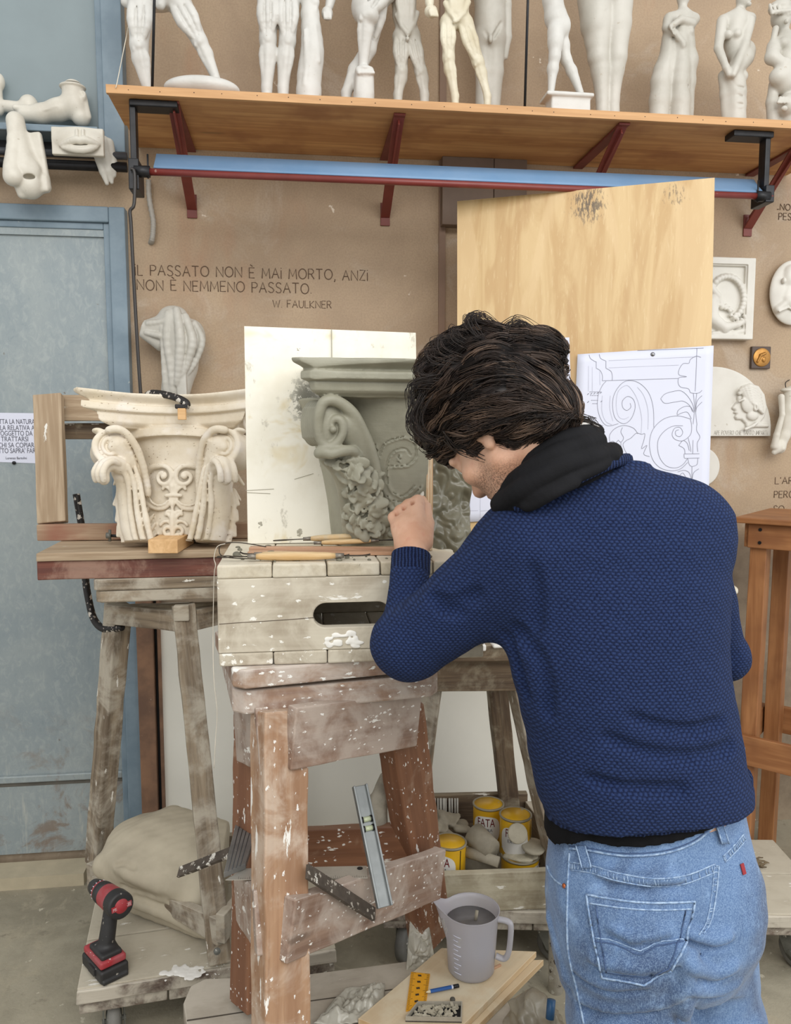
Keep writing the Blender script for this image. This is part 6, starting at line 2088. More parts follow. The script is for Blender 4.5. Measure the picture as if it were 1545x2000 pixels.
M_PENCILL = plain('faint_pencil_line', lin(190, 191, 204), .7)
M_TACK = plain('steel_tack', lin(150, 150, 152), .3, .1, metallic=.9)
def sheet(name, cor, label, lift, curl=()):
 """cor: TL, TR, BR, BL photo corners; slightly wavy"""
 e = empty(name, on_board(*cor[3], lift), label, 'drawing', 'drawings pinned on the plywood board')
 n_, m_ = 16, 20
 vs, fs = [], []
 for j in range(m_ + 1):
  for i in range(n_ + 1):
   s, t = i / n_, j / m_
   x = (cor[0][0] * (1 - s) + cor[1][0] * s) * (1 - t) + (cor[3][0] * (1 - s) + cor[2][0] * s) * t
   y = (cor[0][1] * (1 - s) + cor[1][1] * s) * (1 - t) + (cor[3][1] * (1 - s) + cor[2][1] * s) * t
   w = lift + .002 * (1 + math.sin(5 * s + 2 * t)) * t + .0015 * (1 + math.sin(9 * t + 3 * s))
   vs.append(on_board(x, y, w))
 for j in range(m_):
  for i in range(n_):
   a = j * (n_ + 1) + i
   fs.append((a, a + 1, a + n_ + 2, a + n_ + 1))
 o = MB().add(vs, fs).build('paper', M_PAPER, e, True)
 md = o.modifiers.new('t', 'SOLIDIFY')
 md.thickness = .0004
 md.offset = 0
 bv = BVHTree.FromPolygons([Vector(v) for v in vs], fs)
 return e, o, bv
def draw(bv, e, lines, w, mat, name='drawn_lines', conv=None, sm=6):
 mb = MB()
 for ln in lines:
  pts = [conv(p) if conv else p for p in ln]
  if len(pts) > 2:
   pts = smooth_poly(pts, sm)
  q = []
  for x, y in pts:
   d = Vector(ray(x, y)).normalized()
   p, nr, i, _ = bv.ray_cast(Vector(C_CAM), d)
   if p is not None:
    q.append(p - d * .0012)
  if len(q) > 1:
   ribbon(mb, q, nrm_b, w, .0)
 return mb.build(name, mat, e, fix=False)
eA, oA, bvA = sheet('drawing_sheet', [(868, 672), (1112, 659), (1122, 1006), (880, 1022)], 'white drawing sheet mostly hidden behind the head, low edge by the plastic sheet', .003)
draw(bvA, eA, [[(918, 960), (918, 998)], [(938, 962), (938, 1012)], [(938, 998), (1000, 994)], [(938, 1012), (998, 1008)], [(906, 998), (934, 997)]], .0009, M_PENCILL)
eB, oB, bvB = sheet('drawing_sheet', [(1128, 692), (1394, 675), (1382, 1030), (1112, 1040)], 'white sheet with a pencil drawing of a capital, pinned at the edge of the plywood', .009)
cz = lambda p: (1100 + p[0] / 4.828, 640 + p[1] / 4.828)
strong = [[(370, 500), (700, 490), (1085, 478)], [(245, 255), (258, 290), (300, 318), (312, 320)], [(312, 320), (312, 382)], [(312, 382), (350, 405), (370, 450), (370, 500)], [(340, 250), (355, 290), (400, 312)], [(404, 312), (404, 382)], [(404, 382), (450, 410), (463, 450), (463, 495)],
  [(220, 235), (700, 215), (1325, 192)],
  [(855, 940), (850, 760), (810, 620), (730, 530), (640, 498), (560, 520), (490, 610), (466, 720), (490, 850), (570, 905), (640, 860), (678, 760), (665, 680), (610, 648), (560, 690), (562, 750), (600, 780), (638, 750), (632, 712)],
  [(405, 505), (370, 545), (330, 640), (325, 760), (360, 870), (420, 925), (520, 905)],
  [(440, 1080), (440, 1010), (490, 950), (570, 922), (660, 945), (705, 1000)], [(560, 940), (545, 985), (570, 1040), (545, 1078), (520, 1060)], [(440, 1080), (470, 1070), (495, 1085), (520, 1060)], [(545, 1080), (548, 1200)], [(600, 1060), (565, 1100), (590, 1170), (620, 1205)], [(600, 1060), (640, 1040), (690, 995), (740, 1005), (770, 1000), (762, 1060), (740, 1140), (790, 1110), (760, 1190), (815, 1215)],
  [(1200, 860), (1080, 832), (950, 860), (850, 955), (815, 1080), (835, 1220), (900, 1310), (1000, 1348), (1100, 1335), (1175, 1270)], [(1200, 860), (1212, 930), (1200, 1010), (1130, 1065), (1060, 1055), (1028, 1010), (1050, 950), (1100, 940), (1128, 985), (1105, 1025), (1065, 1015), (1062, 975), (1090, 962)],
  [(1130, 925), (1030, 930), (940, 990), (892, 1080), (905, 1210), (970, 1300), (1060, 1322), (1130, 1290), (1172, 1235)],
  [(1262, 195), (1255, 400), (1245, 600)], [(1300, 280), (1255, 268), (1200, 300), (1185, 335), (1130, 340), (1092, 400), (1095, 445), (1165, 462), (1095, 470), (1085, 520), (1110, 560), (1180, 575), (1200, 610), (1230, 618), (1280, 615), (1310, 590)],
  [(920, 670), (960, 625), (1040, 600), (1110, 595), (1170, 640), (1220, 720), (1235, 790)], [(920, 670), (960, 712), (1060, 700), (1130, 692), (1190, 730), (1220, 790)], [(1075, 820), (1085, 780), (1140, 745), (1200, 745), (1230, 800)], [(1075, 825), (1130, 800), (1175, 800), (1210, 860)],
  [(1228, 620), (1240, 760), (1225, 910)], [(1260, 620), (1248, 760), (1262, 910)], [(1310, 640), (1265, 690), (1250, 770)], [(1310, 700), (1262, 750), (1250, 800)],
  [(1140, 1190), (1285, 1188)], [(1150, 1232), (1285, 1228)], [(1140, 1190), (1142, 1225), (1155, 1232)], [(1090, 1110), (1130, 1065), (1170, 1090), (1190, 1160)], [(1180, 1040), (1200, 1130), (1205, 1170)], [(1262, 910), (1260, 970), (1290, 1030), (1265, 1090), (1270, 1170)], [(1090, 1110), (1140, 1140), (1150, 1190)],
  [(1225, 1060), (1222, 1190)], [(1175, 1232), (1190, 1290), (1215, 1310)], [(1270, 1232), (1262, 1290), (1215, 1310)], [(1080, 1360), (1140, 1345), (1190, 1370), (1213, 1450)], [(1280, 1330), (1230, 1370), (1215, 1450)], [(1095, 1400), (1130, 1370), (1165, 1430)], [(1215, 1310), (1213, 1450)]]
faint = [[(430, 310), (1250, 275)], [(430, 378), (1090, 352)], [(240, 360), (238, 600)], [(275, 370), (275, 600)], [(345, 410), (348, 540)], [(735, 1000), (740, 850), (700, 680), (640, 575), (590, 545), (520, 600), (500, 720), (520, 830), (570, 862), (620, 840)], [(800, 960), (800, 780), (760, 640), (700, 560)], [(370, 640), (365, 780), (400, 880), (460, 915)], [(445, 640), (440, 760), (470, 880)]]
draw(bvB, eB, strong, .0011, M_PENCIL, conv=cz)
draw(bvB, eB, faint, .0010, M_PENCILL, conv=cz)
fig_ = [[(228 + 30 * i, 632 - 3 * i), (243 + 30 * i, 618 - 3 * i)] for i in range(5)] + [[(250 + 14 * i, 606), (258 + 14 * i, 604)] for i in range(8)] + [[(256 + 16 * i, 640), (264 + 16 * i, 638)] for i in range(5)] + [[(228, 708), (243, 692)], [(355, 700), (368, 688)]] + [[(264 + 14 * i, 686), (272 + 14 * i, 684)] for i in range(5)] + [[(276 + 12 * i, 716), (283 + 12 * i, 715)] for i in range(4)]
draw(bvB, eB, fig_, .0018, M_PENCIL, 'figures', conv=cz)
for (x, y), e in (((1275, 692), eB), ((1090, 690), eA)):
 p = on_board(x, y, .012)
 MB().lathe([(.007, 0), (.0065, .0015), (.003, .0035), (.0005, .004)], (0, 0, 0), 16, M=nrm_b.to_track_quat('Z', 'Y').to_matrix()).build('tack', M_TACK, e, True, loc=p)
p = on_board(925, 1058, .001)
MB().lathe([(.006, 0), (.0055, .003), (.0005, .0035)], (0, 0, 0), 14, M=nrm_b.to_track_quat('Z', 'Y').to_matrix()).build('screw_head', M_TACK, pb, True, loc=p)
# ---- printed sheet on the blue door
sy = WALLY - .0215
a, b = P(-18, 806, Y=sy), P(68, 807, Y=sy)
c, d = P(73, 905, Y=sy), P(-15, 902, Y=sy)
pn_ = empty('printed_sheet', (a + b + c + d) / 4, 'white printed sheet with a quotation in capitals taped on the blue door', 'sheet')
o = MB().prism([d, c, b, a], (0, .0006, 0)).build('paper', M_PAPER, pn_)
M_INK = plain('printed_ink', lin(96, 96, 106), .8)
px_h = lambda n_: P(28, 850, Y=sy).z - P(28, 850 + n_, Y=sy).z
for txt, py, w0, w1, hp in (('TUTTA LA NATURA', 828, -14, 68, 11), ('BELLA RELATIVA AL', 840, -16, 72, 11), ("L'OGGETTO DA", 851, -6, 63, 11), ('TRATTARSI', 862, 2, 55, 11), ('E CHI SA COPIARE', 874, -12, 71, 11), ("TUTTO SAPRA' FARE", 885, -16, 74, 11)):
 p0, p1 = P(w0, py, Y=sy - .0006), P(w1, py, Y=sy - .0006)
 font_text('text_line', txt, M_INK, pn_, p0, EX, EZ, px_h(hp) * 1.25, offset=-.0, extrude=.0002, width=p1.x - p0.x)
p0 = P(11, 897, Y=sy - .0006)
font_text('text_line', 'Lorenzo Bartolini', M_INK, pn_, p0, EX, EZ, px_h(5.5) * 1.25, extrude=.0002, width=P(52, 897, Y=sy).x - p0.x)
p = P(28, 904, Y=sy)
MB().tube([p, p + Vector((0, -.006, 0))], .006, 10).build('tack', M_BLACK, pn_, True)
# == the person
CT, ST = math.cos(YAW), math.sin(YAW)
def cam2w(v):
 """camera-aligned direction (right, up, away; level) -> world"""
 return Vector((v[0] * CT + v[2] * ST, -v[0] * ST + v[2] * CT, v[1]))
def rows_of(tab):
 """(py, left px, right px, D of the section centre, half depth) -> rows (w, uc, vc, a, b)"""
 out = []
 for py, l, r, D, b in tab:
  p, q = P(l, py, D=D), P(r, py, D=D)
  m = (p + q) / 2
  out.append((m.z, m.x * CT - m.y * ST, m.x * ST + m.y * CT, (p - q).length / 2, b))
 out.sort()
 return np.array(out).T
def loft(S, tab, k=0.0, grow=0.0, ex=2.3, op='+', zlo=None, zhi=None, shift=None):
 T = rows_of(tab) if not isinstance(tab, np.ndarray) else tab
 lo, hi = T[0].min(), T[0].max()
 zlo = lo if zlo is None else zlo
 zhi = hi if zhi is None else zhi
 def f(X, Y, Z):
  uc, vc, a, b = (np.interp(Z, T[0], T[i]) for i in (1, 2, 3, 4))
  a, b = a + grow, b + grow
  u = X * CT - Y * ST - uc
  v = X * ST + Y * CT - vc
  kx = (np.abs(u / a) ** ex + np.abs(v / b) ** ex + 1e-9) ** (1 / ex)
  d = (kx - 1) * np.minimum(a, b)
  return np.maximum(d, np.maximum(zlo - Z, Z - zhi))
 S.fn(f, k, op)
TORSO = [(912, 1165, 1262, 1.375, .050), (935, 1105, 1310, 1.365, .078), (960, 1055, 1350, 1.355, .098), (1000, 1000, 1396, 1.345, .116), (1050, 985, 1414, 1.335, .126), (1120, 985, 1418, 1.325, .132),
  (1200, 988, 1417, 1.315, .132), (1260, 990, 1418, 1.31, .130), (1350, 1012, 1424, 1.305, .128), (1450, 1033, 1440, 1.305, .130), (1520, 1044, 1457, 1.31, .134), (1560, 1052, 1459, 1.315, .134), (1592, 1066, 1452, 1.32, .129), (1640, 1078, 1440, 1.325, .122)]
HIPS = [(1440, 1082, 1444, 1.325, .112), (1560, 1082, 1444, 1.325, .112), (1620, 1074, 1456, 1.325, .118), (1680, 1068, 1460, 1.325, .128), (1740, 1068, 1458, 1.325, .136), (1800, 1074, 1452, 1.33, .138), (1850, 1082, 1440, 1.335, .130), (1890, 1100, 1425, 1.34, .11)]
SH_L, EL_L, WR_L = P(1040, 1075, D=1.315), P(797, 1258, D=1.395), P(803, 1092, D=1.468)
SH_R, EL_R, WR_R = P(1345, 1065, D=1.38), P(1419, 1283, D=1.45), P(1180, 1260, D=1.66)
HU = cam2w(Vector((-.60, .60, .50))).normalized()
HFc = cam2w(Vector((-.45, -.75, .45)))
HF = (HFc - HU * HFc.dot(HU)).normalized()
HL = HU.cross(HF)
HC = P(972, 838, D=1.335)
HM = np.array(Matrix((HL, HF, HU)).transposed())           # columns: left, front, up
def H(l, f, u):
 return HC + HL * l + HF * f + HU * u
KN = [P(816, 979, D=1.548), P(798, 987, D=1.552), P(782, 998, D=1.550), P(769, 1011, D=1.543)]
def make_body():
 lo = np.array((-.12, .85, -.005))
 hi = np.array((.86, 1.80, 1.86))
 S = SDF(lo, hi, .0034)
 loft(S, TORSO, 0, -.026)
 loft(S, HIPS, .01, -.026)
 LEGS = leg_chain()
 for ch, g in LEGS:
  for i in range(len(ch) - 1):
   S.cap(ch[i][0], ch[i + 1][0], ch[i][1] - .022, ch[i + 1][1] - .022, .01)
  f = ch[-1][0]
  S.cap(f - Vector((0, 0, .035)), f + cam2w((-.05, 0, .15)) - Vector((0, 0, .05)), .04, .032, .02)
 for a, b, c in ((SH_L, EL_L, WR_L), (SH_R, EL_R, WR_R)):
  S.cap(a, b, .046, .036, .02)
  S.cap(b, c, .041, .028, .01)
 w = WR_L
 wr2 = P(804, 1066, D=1.492)
 S.cap(w, wr2, .029, .029, .01)
 for i, k in enumerate(KN):
  rt = wr2.lerp(k, .12) + (KN[3] - KN[0]) * (.1 * (i - 1.5))
  S.cap(rt, k, .020, .0125 - .0008 * i, .012)
 S.cap(wr2.lerp(KN[1], .35), wr2.lerp(KN[2], .5), .026, .024, .012)
 away = cam2w((0, 0, 1))
 dn = Vector((0, 0, -1))
 ln = (.046, .050, .046, .037)
 for i, k in enumerate(KN):
  r = (.0098, .0100, .0094, .0084)[i]
  S.ell(k + away * -.002 + Vector((0, 0, .001)), (.0112, .0115, .0108), .006)
  d1 = (away * .95 + dn * .12 + cam2w((.18 - .05 * i, 0, 0))).normalized()
  a = k + d1 * ln[i]
  d2 = (away * .05 + dn * .8 + cam2w((.35 - .05 * i, 0, 0))).normalized()
  b = a + d2 * ln[i] * .62
  d3 = (away * -.75 + dn * .35 + cam2w((.2, 0, 0))).normalized()
  c = b + d3 * ln[i] * .45
  S.cap(k, a, r * 1.06, r, .004)
  S.cap(a, b, r, r * .94, .0025)
  S.cap(b, c, r * .94, r * .82, .0025)
 th0 = wr2 + cam2w((.024, .006, .006))
 th1 = P(836, 1022, D=1.535)
 th2 = P(832, 990, D=1.565)
 th3 = P(824, 975, D=1.59)
 S.cap(th0, th1, .017, .0125, .012)
 S.cap(th1, th2, .0115, .0105, .004)
 S.cap(th2, th3, .0105, .0085, .003)
 for i in range(3):
  m = (KN[i] + KN[i + 1]) / 2 + cam2w((0, 0, -.012)) + Vector((0, 0, -.004))
  S.ell(m, (.003, .005, .008), .008, op='-')
 S.cap(WR_R, WR_R + cam2w((-.06, -.01, .03)), .027, .024, .01)
 for i in range(4):
  o = WR_R + cam2w((-.07, .02 - .016 * i, .03))
  S.cap(WR_R + cam2w((-.03, .012 - .01 * i, .02)), o + cam2w((-.02, 0, .01)), .013, .0095, .006)
  S.cap(o + cam2w((-.02, 0, .01)), o + cam2w((-.05, -.02, .02)), .0092, .008, .002)
 S.cap(WR_R + cam2w((-.02, .02, -.005)), WR_R + cam2w((-.06, .045, -.0)), .013, .009, .006)
 nb = P(1150, 965, D=1.36)
 S.cap(nb, H(0, -.025, -.055), .062, .058, .03)
 S.ell(H(0, -.012, .018), (.076, .096, .092), .01, R=HM)
 S.ell(H(0, .030, -.045), (.060, .068, .075), .03, R=HM)
 S.ell(H(0, .062, -.092), (.030, .028, .022), .025, R=HM)          # chin
 S.cap(H(.052, .012, -.062), H(.026, .066, -.094), .020, .018, .02)  # jaw, both sides
 S.cap(H(-.052, .012, -.062), H(-.026, .066, -.094), .020, .018, .02)
 S.cap(H(0, .088, -.005), H(0, .108, -.034), .009, .013, .012)      # nose
 S.ell(H(.010, .100, -.040), .008, .008)
 S.ell(H(-.010, .100, -.040), .008, .008)
 for s in (-1, 1):
  S.ell(H(.032 * s, .094, .0), (.020, .012, .011), .010, R=HM, op='-')
  S.ell(H(.032 * s, .076, .0), .0135, .004)
  S.cap(H(.012 * s, .092, .016), H(.050 * s, .078, .014), .007, .007, .010)
  S.ell(H(.046 * s, .066, -.03), (.02, .02, .018), .02, R=HM)
  e = H(.077 * s, -.014, -.010)
  S.ell(e, (.010, .020, .032), .006, R=HM)
  S.ell(e + HL * (.009 * s) + HF * .002, (.006, .011, .019), .004, R=HM, op='-')
  S.ell(H(.075 * s, -.006, -.040), (.008, .010, .011), .006, R=HM)
 S.cap(H(-.020, .090, -.066), H(.020, .090, -.066), .0055, .0055, .006)
 S.cap(H(-.016, .089, -.075), H(.016, .089, -.075), .006, .006, .006)
 S.cap(H(-.022, .097, -.0705), H(.022, .097, -.0705), .0022, .0022, .003, op='-')
 n = NT('skin')
 v = n.obj(rnd=False)
 col = n.mix(n.ss(n.noise(v, 14, 4, .6), .35, .7), lin(214, 172, 146), lin(198, 150, 122))
 col = n.mix(n.math('MULTIPLY', n.ss(n.noise(v, 42, 3, .6), .55, .7), .35), col, lin(192, 130, 108))
 sv = n.n('ShaderNodeVectorMath', operation='SUBTRACT')
 n.put(sv.inputs[0], v)
 jaw = sv.inputs[1]
 ln_ = n.n('ShaderNodeVectorMath', operation='LENGTH')
 n.t.links.new(sv.outputs[0], ln_.inputs[0])
 jm = n.ss(ln_.outputs['Value'], .075, .045)
 st = n.math('MULTIPLY', jm, n.math('ADD', n.math('MULTIPLY', n.ss(n.noise(v, 420, 2, .7), .42, .6), .6), .15))
 col = n.mix(st, col, lin(84, 60, 48))
 n.b.inputs['Subsurface Weight'].default_value = .08
 n.b.inputs['Subsurface Radius'].default_value = (.01, .004, .002)
 m = n.out(col, .5, n.bump(n.noise(v, 160, 3, .6), .12, .002))
 me = S.mesh('person')
 o = link('person', me, m)
 c = o.location
 jaw.default_value = tuple(H(.02, .045, -.085) - c)
 tag(o, 'person in a navy knitted jumper and blue jeans, seen from behind, modelling the clay capital', 'person')
 return o
def back_D(x, dc=1.318, db=.122):
 t = min(.98, abs(x - 1260) / 198)
 return dc - db * math.sqrt(1 - t * t)
def leg_chain():
 hl, hr = P(1215, 1830, D=1.315), P(1365, 1830, D=1.375)
 kl = P(1226, 2000, D=1.30)
 kr = P(1390, 2000, D=1.385)
 kl2 = kl + (kl - hl) * .95
 kr2 = kr + (kr - hr) * .95
 al, ar = Vector((kl2.x + .01, kl2.y + .02, .09)), Vector((kr2.x + .0, kr2.y + .03, .09))
 L = [(hl, .104), (kl, .0925), (kl2, .070), ((kl2 + al) / 2 + Vector((0, -.01, .05)), .068), (al, .055)]
 R = [(hr, .095), (kr, .084), (kr2, .068), ((kr2 + ar) / 2 + Vector((0, -.01, .05)), .066), (ar, .055)]
 return ((L, 0), (R, 1))
person = make_body()
# jeans
def make_jeans():
 S = SDF((.12, .95, .03), (.85, 1.70, 1.22), .0042)
 loft(S, HIPS, 0, 0.0, ex=2.2)
 for ch, g in leg_chain():
  for i in range(len(ch) - 1):
   S.cap(ch[i][0], ch[i + 1][0], ch[i][1], ch[i + 1][1], .03)
 S.ell(P(1222, 1790, D=1.265), (.092, .075, .095), .05)
 S.ell(P(1392, 1770, D=1.30), (.070, .075, .092), .05)
 S.path([P(1398, 1725, D=1.178), P(1390, 1790, D=1.172), P(1366, 1838, D=1.19), P(1338, 1880, D=1.22), P(1336, 1960, D=1.24)], [.003, .006, .008, .010, .009], .022, '-')
 cr = [([(1352, 1846), (1340, 1885), (1337, 1940), (1336, 1998)], .011), ([(1160, 1886), (1220, 1904), (1290, 1896), (1332, 1868)], .006), ([(1128, 1905), (1190, 1935), (1260, 1930)], .004), ([(1130, 1965), (1200, 1985), (1300, 1968), (1330, 1945)], .004),
  ([(1170, 1720), (1250, 1732), (1330, 1730)], .003), ([(1350, 1900), (1390, 1915), (1430, 1900)], .004), ([(1352, 1948), (1400, 1950), (1438, 1930)], .004), ([(1345, 1835), (1390, 1850), (1425, 1842)], .004),
  ([(1190, 1830), (1240, 1848), (1300, 1832)], .0035), ([(1072, 1800), (1090, 1860), (1110, 1930)], .004)]
 for pts, r in cr:
  hits = [S.march(x, y) for x, y in pts]
  h = smooth_poly([tuple(p) for p in hits], 4)
  S.path(h, [r] * len(h), .010, '-')
  h2 = [np.array(p) + np.array((0, 0, .012)) for p in h]
  S.path(h2, [r * .7] * len(h2), .014)
 S.rough(.0035, 24, 21)
 S.rough(.0018, 60, 5)
 n = NT('faded_denim')
 v = n.obj(rnd=False)
 f = n.noise(n.obj((1, 1, .6), False), 6, 5, .6, .6)
 col = n.mix(n.ss(f, .36, .62), lin(42, 63, 98), lin(86, 115, 155))
 col = n.mix(n.math('MULTIPLY', n.ss(n.noise(v, 18, 5, .7), .55, .72), .5), col, lin(140, 170, 208))
 col = n.mix(n.math('MULTIPLY', n.ss(n.noise(v, 9, 5, .7), .45, .28), .55), col, lin(58, 82, 122))
 tw = n.noise(n.obj((900, 900, 140), False), 1, 2, .6)
 tw2 = n.noise(n.obj((330, 330, 1100), False), 1, 2, .6)
 g = n.math('ADD', tw, tw2)
 col = n.mix(n.math('MULTIPLY', n.ss(g, .85, 1.25), .38), col, lin(152, 178, 208))
 col = n.mix(n.math('MULTIPLY', n.ss(g, .98, .72), .38), col, lin(62, 86, 126))
 m = n.out(col, .8, n.bump(g, .25, .0012))
 n.b.inputs['Sheen Weight'].default_value = .15
 me = S.mesh('jeans')
 o = link('jeans', me, m, person)
 return o, m
jeans, M_DENIM = make_jeans()
bpy.context.view_layer.update()
def bvh_of(*objs):
 vs, fs = [], []
 for o in objs:
  off = root_of(o)
  k = len(vs)
  vs += [v.co + off for v in o.data.vertices]
  fs += [tuple(i + k for i in p.vertices) for p in o.data.polygons]
 return BVHTree.FromPolygons(vs, fs)
JB = bvh_of(jeans)
def hit(bvh, px, py, lift=0.0):
 d = Vector(ray(px, py)).normalized()
 p, nrm, i, dist = bvh.ray_cast(Vector(C_CAM), d)
 if p is None:
  return None, None
 if nrm.dot(d) > 0:
  nrm = -nrm
 return p + nrm * lift, nrm
def seam(name, pts, r, mat, par, bvh=None, lift=.0006, n=6, flat=1.0):
 q = [hit(bvh or JB, x, y, lift)[0] for x, y in smooth_poly(pts, n)]
 q = [p for p in q if p is not None]
 mb = MB().tube(q, r, 6)
 return mb.build(name, mat, par, True)
M_SEAM = plain('faded_seam', lin(168, 190, 214), .8, .14, 160, tint=lin(100, 128, 168), bump=.3)
M_SEAMD = plain('dark_seam', lin(70, 92, 130), .85, .15, 90)
M_THREAD = plain('seam_thread', lin(206, 188, 160), .7, .1, 200)
def double_seam(name, pts, off, r=.0013, dark=True):
 """felled seam: a puckered band between two light ridges"""
 o = seam(name, pts, r, M_SEAM, jeans)
 seam('stitching', [(x + off[0], y + off[1]) for x, y in pts], r * .8, M_SEAM, o)
 mb = MB()
 q = smooth_poly(pts, 10)
 for i in range(0, len(q) - 1):
  x, y = q[i]
  if RNG.random() < .35:
   continue
  a, _ = hit(JB, x + off[0] * .15, y + off[1] * .15, .0006)
  b, _ = hit(JB, x + off[0] * .85 + RNG.uniform(-2, 2), y + off[1] * .85, .0006)
  if a and b:
   mb.tube([a, b], [.0006, .0011], 5)
 mb.build('pucker', M_SEAM if RNG.random() < .5 else M_SEAMD, o, True)
 return o
def patch(name, poly_fn, nu, nv, lift, mat, par, thick=.0016):
 vs, fs = [], []
 for j in range(nv + 1):
  for i in range(nu + 1):
   x, y = poly_fn(i / nu, j / nv)
   p, nr = hit(JB, x, y, lift)
   vs.append(p if p else vs[-1].copy())
 for j in range(nv):
  for i in range(nu):
   a = j * (nu + 1) + i
   fs.append((a, a + 1, a + nu + 2, a + nu + 1))
 o = MB().add(vs, fs).build(name, mat, par, True)
 m = o.modifiers.new('thick', 'SOLIDIFY')
 m.thickness = thick
 m.offset = 0
 return o
PK_L = [(1147, 1747), (1155, 1800), (1164, 1850), (1177, 1908)]
PK_R = [(1356, 1760), (1346, 1806), (1334, 1850), (1310, 1882)]
LQ, RQ = smooth_poly(PK_L, 8), smooth_poly(PK_R, 8)
def pk(s, t):
 l = np.array(LQ[min(len(LQ) - 1, int(t * (len(LQ) - 1)))], float)
 r = np.array(RQ[min(len(RQ) - 1, int(t * (len(RQ) - 1)))], float)
 y0 = l + (r - l) * s
 y0[1] += (1 - t) * 8 * math.sin(math.pi * s) + t ** 3 * (30 * (1 - abs(2 * s - 1.2) / 1.2))
 return y0
pocket = patch('back_pocket', pk, 26, 24, .0016, M_DENIM, jeans)
JB2 = JB
def pk_line(name, f, r, mat, par, lift=.003):
 q = [hit(JB, *f(i / 40), lift)[0] for i in range(41)]
 return MB().tube([p for p in q if p], r, 6).build(name, mat, par, True)
pk_line('pocket_hem', lambda t: pk(t, 0), .0018, M_SEAM, pocket)
pk_line('pocket_hem', lambda t: pk(.02 + .96 * t, .125), .0013, M_SEAM, pocket)
pk_line('pocket_edge', lambda t: pk(0, t), .0017, M_SEAM, pocket)
pk_line('pocket_edge', lambda t: pk(1, t), .0017, M_SEAM, pocket)
pk_line('pocket_edge', lambda t: pk(t, 1), .0017, M_SEAM, pocket)
pk_line('pocket_stitching', lambda t: pk(.075, .13 + .82 * t), .0011, M_SEAMD, pocket)
pk_line('pocket_stitching', lambda t: pk(.925, .13 + .82 * t), .0011, M_SEAMD, pocket)
pk_line('pocket_stitching', lambda t: pk(.06 + .88 * t, .94), .0011, M_SEAMD, pocket)
ar = [(1163, 1830), (1189, 1835), (1220, 1846), (1246, 1856), (1262, 1852), (1280, 1843), (1305, 1837), (1334, 1834)]
seam('arc_stitching', ar, .0010, M_SEAM, pocket, lift=.003)
seam('arc_stitching', [(x, y + 7) for x, y in ar], .0010, M_SEAMD, pocket, lift=.003)
double_seam('yoke_seam', [(1113, 1684), (1153, 1690), (1204, 1705), (1278, 1716), (1338, 1710), (1397, 1687)], (2, 15))
double_seam('yoke_seam', [(1412, 1672), (1434, 1650), (1452, 1629)], (4, 12))
double_seam('seat_seam', [(1404, 1690), (1399, 1745), (1389, 1798), (1374, 1824)], (-9, 2))
seam('side_seam', [(1113, 1666), (1109, 1748), (1110, 1853), (1126, 1927), (1141, 1999)], .0019, M_SEAM, jeans)
seam('front_pocket_edge', [(1069, 1690), (1075, 1706), (1086, 1720), (1106, 1733)], .0016, M_SEAM, jeans)
p, nr = hit(JB, 1103, 1730, .001)
MB().lathe([(.004, 0), (.0036, .0015), (.001, .002)], (0, 0, 0), 12, M=nr.to_track_quat('Z', 'Y').to_matrix()).build('rivet', plain('copper_rivet', lin(200, 112, 70), .35, .1, metallic=.7), jeans, True, loc=p)
wb_lo = [(1114, 1657), (1147, 1660), (1219, 1671), (1293, 1666), (1353, 1645), (1392, 1614), (1422, 1592)]
wb_hi = [(1113, 1628), (1147, 1632), (1219, 1642), (1293, 1637), (1350, 1615), (1388, 1588), (1420, 1566)]
A_, B_ = smooth_poly(wb_hi, 8), smooth_poly(wb_lo, 8)
wband = patch('waistband', lambda s, t: A_[min(len(A_) - 1, int(s * (len(A_) - 1)))] * (1 - t) + B_[min(len(B_) - 1, int(s * (len(B_) - 1)))] * t, 40, 6, .0022, M_DENIM, jeans, .0025)
seam('waistband_edge', wb_lo, .0017, M_SEAM, wband, lift=.003)
seam('waistband_stitching', [(x, y - 5) for x, y in wb_lo], .0009, M_SEAMD, wband, lift=.0036)
for (x0, y0, x1, y1, w) in ((1138, 1650, 1150, 1696, 17), (1394, 1592, 1411, 1646, 13)):
 lp = patch('belt_loop', lambda s, t: (x0 + (x1 - x0) * t + (s - .5) * w, y0 + (y1 - y0) * t), 4, 8, .0052, M_DENIM, jeans, .003)
 for s_ in (0, 1):
  q = [hit(JB, x0 + (x1 - x0) * t + (s_ - .5) * w, y0 + (y1 - y0) * t, .007)[0] for t in np.linspace(0, 1, 8)]
  MB().tube([p for p in q if p], .0012, 6).build('loop_edge', M_SEAM, lp, True)
p, nr = hit(JB, 1450, 1697, .001)
if p:
 bevel(MB().box((-.004, -.008, 0), (.004, .008, .0015)).build('tab', plain('red_tab', lin(150, 32, 40), .6), jeans, loc=p, rot=nr.to_track_quat('Z', 'Y').to_matrix()), .0004)
for ch, g in leg_chain():
 f = ch[-1][0]
 fw = cam2w((-.30, 0, .95)).normalized()
 S = SDF(np.array(f) - (.22, .22, .1), np.array(f) + (.22, .26, .04), .005)
 S.cap(f - Vector((0, 0, .04)), f + fw * .13 - Vector((0, 0, .055)), .048, .036, .02)
 S.cap(f - fw * .03 - Vector((0, 0, .045)), f - Vector((0, 0, .0)), .045, .048, .02)
 S.fn(lambda X, Y, Z: .004 - Z + 0 * X, op='+') if False else None
 S.build('shoe', plain('dark_shoe', lin(60, 56, 52), .6, .1), person)
